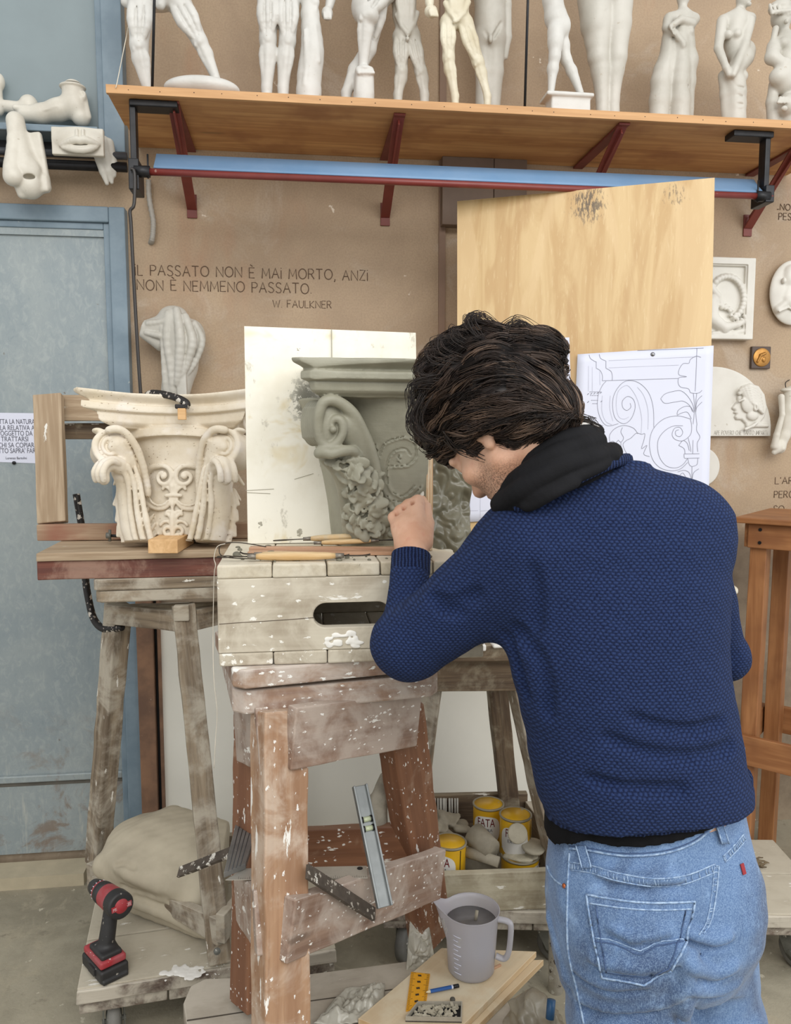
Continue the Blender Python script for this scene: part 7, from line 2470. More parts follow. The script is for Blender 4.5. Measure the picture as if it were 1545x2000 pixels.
# black undershirt, jumper, scarf
M_BLACKC = plain('black_cotton', (.007, .007, .008), .9, .2, 30, bump=.25, **{'Specular IOR Level': .15})
def make_shirt():
 S = SDF((.14, .95, .82), (.85, 1.72, 1.20), .004)
 T = [(1430, 1100, 1415, 1.322, .112), (1500, 1090, 1425, 1.322, .118), (1560, 1070, 1450, 1.322, .124), (1640, 1067, 1448, 1.322, .126), (1675, 1069, 1442, 1.322, .126)]
 loft(S, T, 0, .002, ex=2.2)
 us, zs = [], []
 for x, y in ((1066, 1636), (1085, 1664), (1108, 1662), (1150, 1652), (1250, 1660), (1330, 1638), (1395, 1602), (1452, 1558)):
  q = P(x, y, D=back_D(x))
  us.append(q.x * CT - q.y * ST)
  zs.append(q.z)
 sl, X, Y, Z = S.sub(S.lo, S.lo + S.res * S.n)
 d = np.interp(X * CT - Y * ST, us, zs) - Z + 0 * Y
 S.F[sl] = np.maximum(S.F[sl], d.astype(np.float32))
 S.rough(.002, 40, 3)
 return S.build('undershirt', M_BLACKC, person)
make_shirt()
def knit(name, rib=False):
 n = NT(name)
 v = n.obj(rnd=False, rot=(0, 0, 0))
 w = n.noise(v, 22, 3, .6, out='Color')
 a = n.n('ShaderNodeVectorMath', operation='MULTIPLY_ADD')
 n.put(a.inputs[0], w)
 a.inputs[1].default_value = (.010, .010, .010)
 n.put(a.inputs[2], v)
 mp = n.n('ShaderNodeMapping')
 n.t.links.new(a.outputs[0], mp.inputs[0])
 mp.inputs['Rotation'].default_value = (0, 0, YAW)
 s = n.sep(mp.outputs[0])
 if rib:
  h = n.math('SINE', n.math('MULTIPLY', s[0], 2 * math.pi / .0062))
  h2 = n.math('SINE', n.math('MULTIPLY', s[2], 2 * math.pi / .003))
  h = n.math('ADD', n.math('MULTIPLY', h, .8), n.math('MULTIPLY', h2, .2))
 else:
  row = n.math('MULTIPLY', s[2], 1 / .0047)
  ph = n.math('MULTIPLY', n.math('FLOOR', row), math.pi)
  hx = n.math('SINE', n.math('ADD', n.math('MULTIPLY', s[0], 2 * math.pi / .0082), ph))
  hy = n.math('SINE', n.math('MULTIPLY', n.math('FRACT', row), math.pi))
  h = n.math('MULTIPLY', n.math('ADD', n.math('MULTIPLY', hx, .55), .55), hy)
 fz = n.noise(v, 420, 3, .7)
 fz2 = n.noise(v, 900, 2, .7)
 hh = n.math('ADD', n.math('MULTIPLY', h, .75), n.math('MULTIPLY', fz, 1.15))
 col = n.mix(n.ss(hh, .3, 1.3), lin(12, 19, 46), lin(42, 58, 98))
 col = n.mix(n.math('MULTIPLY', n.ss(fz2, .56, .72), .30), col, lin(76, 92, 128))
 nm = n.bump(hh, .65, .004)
 n.b.inputs['Sheen Weight'].default_value = .10
 n.b.inputs['Sheen Roughness'].default_value = .5
 n.b.inputs['Sheen Tint'].default_value = (*lin(120, 140, 180), 1)
 n.b.inputs['Specular IOR Level'].default_value = .15
 return n.out(col, .9, nm)
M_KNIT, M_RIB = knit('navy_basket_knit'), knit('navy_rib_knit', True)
def make_jumper():
 S = SDF((-.13, .92, .88), (.88, 1.72, 1.62), .0040)
 tor = [r for r in TORSO if r[0] < 1600]
 loft(S, tor + [(1612, 1074, 1444, 1.32, .127), (1650, 1078, 1440, 1.32, .124)], 0, 0.0, ex=2.2)
 us, zs = [], []
 for x, y in ((1060, 1598), (1085, 1612), (1160, 1624), (1250, 1622), (1330, 1608), (1400, 1588), (1462, 1556)):
  q = P(x, y, D=back_D(x))
  us.append(q.x * CT - q.y * ST)
  zs.append(q.z)
 sl, X, Y, Z = S.sub(S.lo, S.lo + S.res * S.n)
 u = X * CT - Y * ST
 S.F[sl] = np.maximum(S.F[sl], (np.interp(u, us, zs) - Z + 0 * Y).astype(np.float32))
 S.ell(P(1045, 1062, D=1.325), (.088, .085, .085), .05)
 S.ell(P(1335, 1035, D=1.36), (.066, .09, .08), .05)
 S.cap(SH_L + Vector((.0, 0, -.004)), EL_L, .082, .064, .05)
 S.cap(EL_L, EL_L, .0625, .0625, .02)
 S.cap(EL_L + Vector((0, 0, -.002)), P(801, 1115, D=1.456), .050, .0365, .008)
 S.cap(SH_R, EL_R, .056, .038, .04)
 S.cap(EL_R, EL_R, .037, .037, .02)
 S.cap(EL_R, WR_R, .044, .036, .01)
 S.ell(P(1240, 1040, D=1.30), (.13, .075, .10), .06)
 for pts, r in (([(1005, 1230), (1030, 1255), (1060, 1310), (1072, 1390)], .006), ([(990, 1245), (1012, 1300), (1030, 1360)], .005), ([(845, 1168), (880, 1180), (930, 1160)], .006), ([(860, 1190), (900, 1195)], .004),
    ([(1180, 1440), (1260, 1470), (1350, 1480), (1430, 1460)], .005), ([(1150, 1520), (1230, 1540), (1330, 1545)], .005), ([(1230, 1400), (1330, 1425), (1410, 1410)], .004), ([(1040, 1110), (1048, 1180), (1044, 1235)], .004)):
  hs = [S.march(x, y) for x, y in pts]
  h = smooth_poly([tuple(p) for p in hs], 4)
  S.path(h, [r] * len(h), .016, '-')
 S.rough(.0042, 17, 2)
 S.rough(.0014, 70, 9)
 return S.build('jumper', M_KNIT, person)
jumper = make_jumper()
c0, c1 = P(801, 1122, D=1.455), P(803, 1082, D=1.472)
S = SDF(np.minimum(c0, c1) - .06, np.maximum(c0, c1) + .06, .0022)
ax = (c1 - c0).normalized()
S.cyl((c0 + c1) / 2, ax, .0365, (c1 - c0).length / 2 + .002, 0, .005)
S.cyl(c1 + ax * .012, ax, .0315, .014, 0, .003, op='-')
S.build('cuff', M_RIB, jumper)
S = SDF((.14, .95, .88), (.85, 1.70, 1.16), .004)
loft(S, [(1470, 1060, 1452, 1.318, .127), (1560, 1062, 1452, 1.318, .127), (1600, 1072, 1444, 1.32, .124), (1650, 1080, 1436, 1.322, .122)], 0, .004, ex=2.2)
us, zs = [], []
for x, y in ((1066, 1606), (1085, 1620), (1160, 1634), (1250, 1632), (1330, 1618), (1400, 1594), (1452, 1562)):
 q = P(x, y, D=back_D(x))
 us.append(q.x * CT - q.y * ST)
 zs.append(q.z)
sl, X, Y, Z = S.sub(S.lo, S.lo + S.res * S.n)
zz = np.interp(X * CT - Y * ST, us, zs)
S.F[sl] = np.maximum(S.F[sl], np.maximum(zz - Z, Z - zz - .045).astype(np.float32) + 0 * Y.astype(np.float32))
S.build('hem', M_RIB, jumper)
q = smooth_poly([P(x, y, D=d) for x, y, d in ((1008, 992, 1.26), (1060, 966, 1.235), (1115, 940, 1.235), (1165, 916, 1.25), (1200, 902, 1.28), (1225, 897, 1.33))], 6)
MB().tube(q, .0105, 10).build('neck_rib', M_RIB, jumper, True)
def make_scarf():
 S = SDF(P(950, 1050, D=1.16) - Vector((.06, .1, .05)), P(1230, 800, D=1.46) + Vector((.05, .06, .04)), .003)
 nb, nt = P(1130, 955, D=1.34), P(1050, 885, D=1.33)
 S.cap(nb, nt, .072, .060, 0)
 folds = [([(978, 985, 1.30), (1010, 962, 1.245), (1060, 930, 1.215), (1110, 905, 1.22), (1160, 893, 1.25), (1196, 884, 1.30)], .017),
   ([(985, 958, 1.30), (1030, 925, 1.24), (1080, 893, 1.22), (1130, 872, 1.24), (1165, 862, 1.28)], .017),
   ([(1010, 920, 1.29), (1055, 890, 1.245), (1100, 862, 1.24), (1140, 848, 1.27), (1162, 845, 1.31)], .015),
   ([(990, 995, 1.29), (1040, 968, 1.23), (1090, 945, 1.215), (1140, 922, 1.23), (1180, 905, 1.26), (1200, 893, 1.31)], .012),
   ([(1030, 985, 1.24), (1080, 960, 1.215), (1120, 940, 1.22)], .012)]
 for pts, r in folds:
  q = smooth_poly([tuple(P(x, y, D=d)) for x, y, d in pts], 5)
  S.path(q, [r] * len(q), .0025)
 S.ell(P(1190, 890, D=1.28), (.017, .02, .014), .006)
 S.rough(.0018, 60, 4)
 n = NT('black_fleece')
 v = n.obj(rnd=False)
 m = n.out(n.mix(n.ss(n.noise(v, 9, 3), .3, .7), (.008, .008, .009, 1), (.013, .013, .015, 1)), .85, n.bump(n.noise(v, 300, 3, .7), .3, .002))
 n.b.inputs['Specular IOR Level'].default_value = .15
 return S.build('neck_scarf', m, person)
make_scarf()
q = smooth_poly([P(x, y, D=d) for x, y, d in ((1112, 838, 1.262), (1130, 832, 1.268), (1148, 829, 1.278), (1166, 836, 1.29), (1170, 842, 1.30))], 5)
MB().tube(q, .0042, 8).build('collar', plain('white_cotton', lin(226, 222, 216), .8), person, True)
# hair
M_HAIR = None
n = NT('dark_brown_hair')
v = n.obj(rnd=False)
col = n.mix(n.ss(n.noise(v, 30, 4, .6), .4, .7), lin(26, 19, 16), lin(46, 34, 28))
col = n.mix(n.math('MULTIPLY', n.ss(n.noise(v, 110, 3, .6), .55, .72), .5), col, lin(98, 78, 64))
M_HAIR = n.out(col, .5)
n.b.inputs['Specular IOR Level'].default_value = .35
M_HAIR2 = plain('brown_hair', lin(74, 57, 46), .45, .15, 60)
M_HAIR3 = plain('light_brown_hair', lin(112, 90, 74), .45, .15, 60)
def make_hair():
 S = SDF(np.array(HC) - .2, np.array(HC) + .2, .0036)
 S.ell(H(0, -.020, .030), (.094, .112, .104), .0, R=HM)
 S.ell(H(0, .045, .072), (.075, .065, .052), .04, R=HM)          # fringe volume, front
 S.ell(H(.02, -.075, -.005), (.075, .055, .085), .03, R=HM)       # back of the head
 S.ell(H(.045, -.03, .00), (.055, .075, .06), .03, R=HM)         # over the near ear
 S.ell(H(0, -.088, -.055), (.055, .035, .045), .03, R=HM)          # nape
 S.ell(P(945, 692, D=1.345), (.066, .075, .048), .03)
 S.ell(P(865, 735, D=1.35), (.042, .06, .052), .03)
 S.ell(P(1035, 705, D=1.33), (.055, .075, .05), .03)
 S.box(H(0, .115, -.075), (.12, .085, .095), .02, R=HM, op='-')
 S.ell(H(.085, .012, -.058), (.035, .055, .045), .015, R=HM, op='-')
 S.rough(.0035, 45, 6)
 S.rough(.0020, 95, 7)
 me = S.mesh('hair')
 bv = BVHTree.FromPolygons([v.co.copy() for v in me.vertices], [tuple(p.vertices) for p in me.polygons])
 o = link('hair', me, M_HAIR, person)
 rg = random.Random(5)
 mb = MB()
 back = (-HF * .92 - HU * .38).normalized()
 up0 = H(0, .05, .05)
 nl = 0
 tries = 0
 while nl < 900 and tries < 9000:
  tries += 1
  d = Vector((rg.gauss(0, 1), rg.gauss(0, 1), rg.gauss(0, 1))).normalized()
  q, nr, i, _ = bv.ray_cast(HC + HU * .01 + d * .3, -d)
  if q is None:
   continue
  loc = (q - HC)
  l, f, u = loc.dot(HL), loc.dot(HF), loc.dot(HU)
  if f > .06 and u < -.0:
   continue
  nl += 1
  L = rg.uniform(.045, .095)
  twist = rg.uniform(-.35, .35)
  lift0 = rg.uniform(-.001, .005)
  curl = rg.uniform(-.5, .9)
  spine = []
  p = q
  nn = nr
  steps = 9
  for k in range(steps + 1):
   t = k / steps
   fld = back + HL * (.55 * (1 if l > 0 else -1) * (.4 + .6 * max(0, u / .1)) * (1 if f > 0 else .3)) - HU * (.55 * max(0, .06 - u) / .06)
   fld = fld + nn.cross(back) * (twist + .25 * math.sin(7 * t + twist * 9))
   tg = (fld - nn * fld.dot(nn))
   tg = tg.normalized() if tg.length > 1e-5 else back
   spine.append((p + nn * (lift0 + .004 * math.sin(math.pi * t) + curl * .010 * max(0, t - .6)), tg, nn.copy()))
   p2 = p + tg * (L / steps)
   h2 = bv.find_nearest(p2)
   if h2[0] is not None:
    nn = h2[1] if h2[1].dot(nn) > 0 else -h2[1]
    p = h2[0] + (p2 - h2[0]) * (.25 if t < .7 else .6)
   else:
    p = p2
  wl = rg.uniform(.004, .010)
  hm = rg.choices((0, 1, 2), (60, 28, 12))[0]
  for s_ in range(rg.randint(7, 11)):
   a = rg.uniform(-1, 1) * wl
   b = rg.uniform(-.002, .003)
   ph = rg.uniform(0, 6)
   pts, rs = [], []
   r0 = rg.uniform(.0006, .00115)
   for k, (p_, tg, nn_) in enumerate(spine):
    t = k / steps
    side = tg.cross(nn_)
    pts.append(p_ + side * (a * (1 - .45 * t) + .0012 * math.sin(5 * t + ph)) + nn_ * (b + .001 * math.sin(4 * t + ph)))
    rs.append(r0 * (1 - .75 * t ** 2))
   mb.tube(pts, rs, 3, mi=hm, cap=False)
 tufts = [((948, 668), (915, 640), (918, 620), (944, 626)), ((940, 660), (920, 628), (938, 614), (966, 632)), ((925, 680), (888, 662), (884, 645), (906, 650)), ((900, 700), (862, 682), (858, 662), (880, 660)), ((880, 715), (842, 705), (836, 688), (856, 682)), ((865, 735), (826, 735), (818, 722), (836, 706)), ((850, 745), (812, 752), (803, 768), (806, 800)),
   ((1085, 800), (1125, 818), (1152, 824), (1172, 838)), ((1080, 815), (1115, 826), (1145, 830), (1166, 836)), ((1080, 790), (1105, 812), (1135, 818), (1160, 828)), ((870, 840), (890, 870), (920, 882), (955, 898)), ((1000, 870), (1015, 900), (1026, 925), (1020, 942)), ((965, 870), (985, 900), (1000, 925), (1004, 940)), ((1035, 855), (1065, 880), (1086, 895), (1098, 906)),
   ((818, 780), (802, 815), (808, 842), (832, 860)), ((828, 770), (812, 810), (824, 845), (855, 864)), ((985, 655), (1000, 632), (1022, 630), (1050, 650))]
 for tf in tufts:
  for s_ in range(26):
   D = rg.uniform(1.27, 1.33)
   j = [(rg.gauss(0, 5), rg.gauss(0, 5)) for _ in tf]
   q = smooth_poly([tuple(P(x + j[0][0] + j[i][0] * .5, y + j[0][1] + j[i][1] * .5, D=D)) for i, (x, y) in enumerate(tf)], 4)
   nq = len(q)
   mb.tube(q, [rg.uniform(.0006, .001) * (1 - .7 * (i / nq) ** 2) for i in range(nq)], 3, cap=False)
 me2 = mb.mesh('hair_strands')
 s = link('strands', me2, None, o, smooth=True)
 for m_ in (M_HAIR, M_HAIR2, M_HAIR3):
  me2.materials.append(m_)
 s['kind'] = 'stuff'
 return o
hair = make_hair()
a, b = P(812, 1000, D=1.545), P(826, 962, D=1.60)
dd = (b - a).normalized()
tl_ = empty('modelling_tool', P(820, 980, D=1.57), 'pale modelling tool held in the hand against the clay', 'tool')
MB().tube([a - dd * .05, a, b - dd * .006, b + dd * .003], [.0035, .0045, .0038, .0012], 8).build('shaft', plain('pale_tool', lin(214, 208, 194), .6, .05), tl_, True)
# == tools and strips on the box
M_TOOLW = wood('tool_handle_wood', lin(218, 188, 140), lin(196, 160, 108), .5, 3, bump=.1, dust=(lin(190, 180, 156), .25), knots=False)
M_FERR = plain('dull_ferrule', lin(150, 142, 130), .45, .2, 60, metallic=.5)
M_WIRE = plain('dark_wire', lin(70, 62, 52), .4, .2, 50, metallic=.6)
M_CLAYD = plain('dry_clay_bits', lin(128, 124, 108), .85, .15, 40, bump=.4)
M_STRIP = wood('thin_wood_strip', lin(196, 158, 128), lin(170, 128, 98), .6, 2, bump=.1, knots=False)
M_STRIPL = wood('pale_wood_strip', lin(226, 212, 178), lin(206, 188, 150), .6, 2, bump=.1, knots=False)
GT = 'modelling tools on the box'
def handle_tool(name, h0, h1, D0, D1, r, wires, label, rest=None):
 """turned handle from pixel h0 to h1 lying at height; wires: list of pixel polylines with depth"""
 a, b = P(*h0, D=D0), P(*h1, D=D1)
 zr = (rest if rest is not None else BZ1) + r + .0012
 dz0 = zr - min(a.z, b.z)
 if rest is None:
  a.z, b.z = zr, zr
 d = (b - a).normalized()
 L = (b - a).length
 e = empty(name, (a + b) / 2 - Vector((0, 0, r)), label, 'tool', GT)
 prof = [(0, .62), (.06, .80), (.2, .95), (.42, 1.0), (.7, .96), (.9, .8), (1, .62)]
 MB().tube([a + d * L * t for t, k in prof], [r * k for t, k in prof], 12).build('handle', M_TOOLW, e, True)
 MB().tube([a - d * .016, a + d * .002], [r * .55, r * .64], 10).build('ferrule', M_FERR, e, True)
 MB().tube([b + d * .016, b - d * .002], [r * .55, r * .64], 10).build('ferrule', M_FERR, e, True)
 for side, loop, ln in wires:
  o, dd = (a - d * .016, -d) if side == 0 else (b + d * .016, d)
  s_ = dd.cross(Vector((0, 0, 1))).normalized()
  if loop:
   q = [o, o + dd * ln * .45 + s_ * .002, o + dd * ln * .7 + s_ * loop, o + dd * ln + s_ * loop * .5, o + dd * ln - s_ * loop * .5, o + dd * ln * .7 - s_ * loop, o + dd * ln * .45 - s_ * .002, o]
  else:
   q = [o, o + dd * ln * .7, o + dd * ln + s_ * .004 + Vector((0, 0, .003))]
  MB().tube(smooth_poly(q, 4), .0011 if loop else .0016, 6).build('wire_end', M_WIRE, e, True)
 return e
handle_tool('modelling_tool', (500, 1095), (656, 1097), 1.515, 1.525, .0085, [(0, .010, .055), (1, 0, .05)], 'long wooden modelling tool lying nearest the front edge of the box')
handle_tool('modelling_tool', (512, 1077), (632, 1084), 1.56, 1.545, .0062, [(0, 0, .03), (1, 0, .035)], 'slim tapered modelling tool lying slantwise behind the front one')
handle_tool('modelling_tool', (607, 1052), (700, 1047), 1.66, 1.66, .0070, [(0, .006, .06), (1, 0, .03)], 'wooden wire modelling tool lying close under the clay capital', BZ1 + .012)
handle_tool('modelling_tool', (628, 1060), (725, 1056), 1.64, 1.64, .0058, [(1, .006, .04)], 'short wooden modelling tool lying against the tool under the clay', BZ1 + .010)
for (x0, x1, py, D, h, w, mt, lb) in ((486, 770, 1084, 1.60, .007, .022, M_STRIP, 'brown layered wooden strip lying on the box behind the tools'), (488, 800, 1076, 1.625, .012, .018, M_STRIP, 'second brown wooden strip lying beside the layered one'), (568, 790, 1066, 1.655, .009, .016, M_STRIPL, 'pale torn strip lying on the box under the clay')):
 a, b = P(x0, py, D=D), P(x1, py, D=D)
 a.z = b.z = BZ1 + h / 2 + .0008
 o = beam('wood_strip', a, b, w, h, mt, None, worn=.0006, bev=.001)
 tag(o, lb, 'strip', 'wooden strips on the box')
rg = random.Random(9)
S = SDF((bx0, by0, BZ1 - .004), (bx1 - .05, by1 - .06, BZ1 + .03), .0018)
for i in range(70):
 x, y = rg.uniform(bx0 + .02, bx1 - .1), rg.uniform(by0 + .02, by1 - .1)
 r = rg.uniform(.0015, .0055) * (1.6 if rg.random() < .12 else 1)
 S.ell((x, y, BZ1 + r * .4), (r * 1.5, r, r * .7), .001, R=np.array(Matrix.Rotation(rg.uniform(0, 3), 3, 'Z')))
o = S.build('clay_crumbs', M_CLAYD)
o['kind'] = 'stuff'
q = [P(x, y, D=1.52) for x, y in ((520, 1068), (470, 1060), (436, 1062), (428, 1075), (440, 1088), (500, 1092))]
o = MB().tube(smooth_poly(q, 5), .0011, 6).build('wire_loop', M_WIRE, None, True)
tag(o, 'bent dark wire loop projecting over the end of the grey box', 'wire')
q = [P(x, y, D=1.49) for x, y in ((440, 1062), (424, 1068), (418, 1090), (421, 1104), (418, 1130), (416, 1250), (418, 1330), (424, 1390), (421, 1440), (418, 1500))]
o = MB().tube(smooth_poly(q, 5), .0008, 5).build('thread', plain('pale_thread', lin(206, 198, 182), .8), None, True)
tag(o, 'thin pale thread hanging down beside the end of the grey box', 'thread')
# == set square, laths and spirit level on the stand
M_ALU = plain('dull_aluminium', lin(150, 150, 148), .4, .12, 20, metallic=.6, spat=(lin(206, 202, 194), 70, .12, .25))
M_STEELR = plain('steel_rule', lin(198, 194, 184), .4, .06, 15, metallic=.5)
SQZ = .728
sq = empty('try_square', P(470, 1700, Z=SQZ), 'aluminium try square with a steel blade lying across the stand stretchers', 'square')
cor = [P(437, 1710, Z=SQZ), P(480, 1692, Z=SQZ), P(505, 1612, Z=SQZ), P(462, 1606, Z=SQZ)]
st_ = MB().prism([c + Vector((0, 0, -.006)) for c in cor], (0, 0, .012)).build('stock', M_ALU, sq)
bevel(st_, .0015)
mb = MB()
for t in (.2, .38, .56, .74):
 a, b = cor[0].lerp(cor[1], t), cor[3].lerp(cor[2], t)
 mb.tube([a + Vector((0, 0, .0062)), b + Vector((0, 0, .0062))], .0011, 6)
mb.build('groove', plain('groove_grey', lin(92, 92, 92), .5, metallic=.4), st_, True)
bl = [P(440, 1712, Z=SQZ), P(718, 1708, Z=SQZ), P(716, 1685, Z=SQZ), P(478, 1690, Z=SQZ)]
bd_ = MB().prism([c - Vector((0, 0, .008)) for c in bl], (0, 0, .0015)).build('blade', M_STEELR, sq)
mb = MB()
a, b = bl[0] - Vector((0, 0, .0062)), bl[1] - Vector((0, 0, .0062))
up_ = (bl[3] - bl[0]).normalized()
for i in range(60):
 p = a.lerp(b, (i + 6) / 66)
 L = .010 if i % 5 == 0 else .006
 mb.add([p, p + Vector((.0007, 0, 0)), p + Vector((.0007, 0, 0)) + Vector((0, L, 0)), p + Vector((0, L, 0))], [(0, 1, 2, 3)])
mb.build('graduation', plain('rule_marks', lin(120, 112, 100), .6), bd_)
p = P(703, 1696, Z=SQZ - .0064)
MB().lathe([(.001, 0), (.006, 0), (.006, .0004), (.001, .0005)], p, 14).build('hole', M_DARK, bd_)
M_LATH = plain('spattered_lath', lin(84, 74, 64), .8, .2, 30, spat=(lin(206, 202, 192), 55, .55, .55), spat2=(lin(168, 160, 148), 120, .4, .5), bump=.3)
o = beam('lath', P(350, 1704, D=1.86), P(512, 1640, D=1.70), .024, .008, M_LATH, None, up=(0, -.6, .8), worn=.0006, bev=.001)
tag(o, 'plaster-crusted lath pointing away behind the aluminium square', 'lath')
o = beam('lath', P(600, 1702, D=1.452), P(730, 1786, D=1.585), .026, .008, M_LATH, None, up=(0, -.6, .8), worn=.0008, bev=.001)
tag(o, 'plaster-crusted lath leaning over the front stretcher below the steel rule', 'lath')
M_LEVEL = plain('grey_level_metal', lin(136, 140, 140), .4, .1, 20, metallic=.5, spat=(lin(206, 206, 200), 60, .15, .3))
lv0, lv1 = P(701, 1535, D=1.655), P(750, 1772, D=1.555)
ld = (lv1 - lv0).normalized()
lev = empty('spirit_level', lv1, 'grey metal spirit level leaning on the front stretcher of the stand', 'level')
upl = Vector((.25, -1, .2))
b1 = beam('body', lv0, lv1, .030, .006, M_LEVEL, lev, up=upl, worn=.0001, bev=.001)
yy = upl.cross(ld).normalized()
nn = ld.cross(yy).normalized()
if nn.y > 0:
 nn = -nn
for s_ in (-1, 1):
 beam('flange', lv0 + yy * .0135 * s_ + nn * .007, lv1 + yy * .0135 * s_ + nn * .007, .004, .013, M_LEVEL, lev, up=upl, worn=.0001, bev=.0008)
for (px, py) in ((716, 1604), (724, 1622)):
 t = (py - 1535) / 237
 p = lv0.lerp(lv1, t) + nn * .006
 R_ = Matrix((yy, ld, yy.cross(ld))).transposed()
 MB().tube([p - yy * .010, p + yy * .010], .0055, 10).build('vial', plain('vial_glass', lin(196, 204, 170), .15), lev, True)
 MB().tube([p - yy * .0115, p - yy * .008], .0068, 10).build('vial_ring', M_BLACK, lev, True)
 MB().tube([p + yy * .0115, p + yy * .008], .0068, 10).build('vial_ring', M_BLACK, lev, True)
S = SDF(P(705, 1620, D=1.86) - Vector((.02, .05, .03)), P(770, 1500, D=1.86) + Vector((.02, .05, .03)), .003)
S.path([P(748, 1515, D=1.86), P(742, 1560, D=1.85), P(738, 1606, D=1.86)], [.010, .018, .024], .01)
S.path([P(728, 1556, D=1.86), P(734, 1585, D=1.85), P(738, 1610, D=1.85)], [.008, .014, .018], .008)
S.rough(.006, 90, 3)
o = S.build('rag', plain('dirty_grey_rag', lin(184, 178, 162), .9, .15, 30, bump=.4))
tag(o, 'small crumpled pale grey rag hanging behind the stand leg', 'rag')
# == folded cloth under the capital trestle
M_CLOTH = plain('dusty_linen', lin(188, 178, 156), .9, .07, 6, bump=.15, tint=lin(166, 156, 136))
S = SDF((-1.05, 1.95, ZD), (-.22, 2.75, .62), .0045)
ctr = P(345, 1690, D=2.385)
cu = Vector((.86, -.50, 0)).normalized()
cv = Vector((.50, .86, 0)).normalized()
R3 = np.array(Matrix((cu, cv, Vector((0, 0, 1)))).transposed() @ Matrix.Rotation(math.radians(7), 3, 'Y'))
zc_ = ZD + .068
S.box((ctr.x + .035, ctr.y - .035, ZD + .070), (.185, .15, .026), 0, R=R3, rnd=.025)
S.box((ctr.x + .03, ctr.y - .03, ZD + .030), (.15, .12, .03), .02, R=R3, rnd=.025)
S.ell((ctr.x + .01, ctr.y, ZD + .158), (.230, .190, .062), .003, R=R3)
S.box((ctr.x + .02, ctr.y + .02, ZD + .165), (.16, .13, .05), .02, R=R3, rnd=.049)
S.box((ctr.x, ctr.y, ZD + .125), (.195, .16, .035), .02, R=R3, rnd=.034)
def fold(pts, r, k, lift=0.0):
 h = smooth_poly([tuple(S.march(x, y, 1.9, lift)) for x, y in pts], 5)
 S.path(h, [r] * len(h), k, '-')
for pts in ([(226, 1690), (240, 1686), (262, 1694)], [(240, 1726), (262, 1740), (300, 1752)], [(262, 1752), (300, 1766), (340, 1776)], [(330, 1764), (352, 1768), (380, 1782)]):
 fold(pts, .004, .010)
S.rough(.0055, 22, 4)
S.rough(.002, 70, 8)
o = S.build('folded_cloth', M_CLOTH)
tag(o, 'thick folded beige cloth lying between the trestle legs on the dolly', 'cloth')
S = SDF(P(330, 1930, Z=ZD) - Vector((.05, .02, .004)), P(440, 1870, Z=ZD) + Vector((.05, .05, .012)), .002)
rg = random.Random(2)
for i in range(60):
 p = P(358 + rg.gauss(0, 16), 1898 + rg.gauss(0, 6), Z=ZD + .0005)
 S.ell(p, (rg.uniform(.004, .014), rg.uniform(.004, .012), rg.uniform(.0006, .0014)), .001)
for i in range(40):
 p = P(rg.uniform(340, 450), rg.uniform(1880, 1915), Z=ZD + .0006)
 S.ell(p, (rg.uniform(.001, .003),) * 2 + (.0012,), .001)
o = S.build('plaster_powder', M_PLASTERSPILL)
o['kind'] = 'stuff'
# == cordless drill
M_DRED = plain('drill_red', lin(164, 42, 50), .5, .08, 18, spat=(lin(196, 186, 176), 90, .2, .3), tint=lin(158, 84, 88))
M_DBLK = plain('drill_black', lin(46, 45, 45), .55, .12, 25, spat=(lin(150, 144, 134), 90, .25, .3))
dr = empty('cordless_drill', P(205, 1895, Z=ZD), 'red and black cordless drill standing on the corner of the dusty dolly', 'drill')
zb = ZD + .001
bc = P(206, 1893, Z=ZD)                        # middle of the battery on the boards
Dd = proj(bc)[2]
k_ = Dd / F_PX
rear = P(232, 1766, D=Dd - .03)
tipc = P(176, 1724, D=Dd + .10)
bx = (tipc - rear).normalized()
fwd = Vector((bx.x, bx.y, 0)).normalized()
sd = Vector((-fwd.y, fwd.x, 0))
RB = np.array(Matrix((fwd, sd, Vector((0, 0, 1)))).transposed())
S = SDF((bc.x - .1, bc.y - .1, zb - .01), (bc.x + .1, bc.y + .1, zb + .09), .002)
S.box((bc.x, bc.y, zb + .018), (.060, .038, .017), 0, R=RB, rnd=.007)
S.box((bc.x - fwd.x * .01, bc.y - fwd.y * .01, zb + .006), (.055, .034, .0055), .003, R=RB, rnd=.003)
S.build('battery', M_DBLK, dr)
S = SDF((bc.x - .1, bc.y - .1, zb + .02), (bc.x + .1, bc.y + .1, zb + .10), .002)
S.box((bc.x, bc.y, zb + .046), (.054, .035, .010), 0, R=RB, rnd=.006)
S.build('battery_shoe', M_DRED, dr)
S = SDF(np.minimum(bc, rear) - .12, np.maximum(bc, rear) + .12, .0022)
h0, h1 = Vector((bc.x, bc.y, zb + .055)) - fwd * .004, rear + bx * .045 - Vector((0, 0, .02))
S.cap(h0, h1, .0215, .0185, .0)
S.box((bc.x - fwd.x * .006, bc.y - fwd.y * .006, zb + .060), (.040, .028, .008), .012, R=RB, rnd=.006)
S.build('handle', M_DBLK, dr)
S = SDF(np.minimum(rear, tipc) - .08, np.maximum(rear, tipc) + .08, .002)
S.cap(rear + bx * .012, rear + bx * .10, .0335, .0285, 0)
S.build('housing', M_DRED, dr)
S = SDF(rear - Vector((.07,) * 3), rear + Vector((.07,) * 3), .002)
S.cyl(rear + bx * .004, bx, .0345, .020, 0, .006)
cap_ = S.build('motor_cap', M_DBLK, dr)
MB().tube([rear + bx * .07, rear + bx * .10, rear + bx * .102, rear + bx * .118], [.0305, .029, .0265, .0255], 24).build('torque_ring', M_DBLK, dr, True)
mb = MB()
vv = bx.cross(Vector((0, 0, 1))).normalized()
ww = vv.cross(bx)
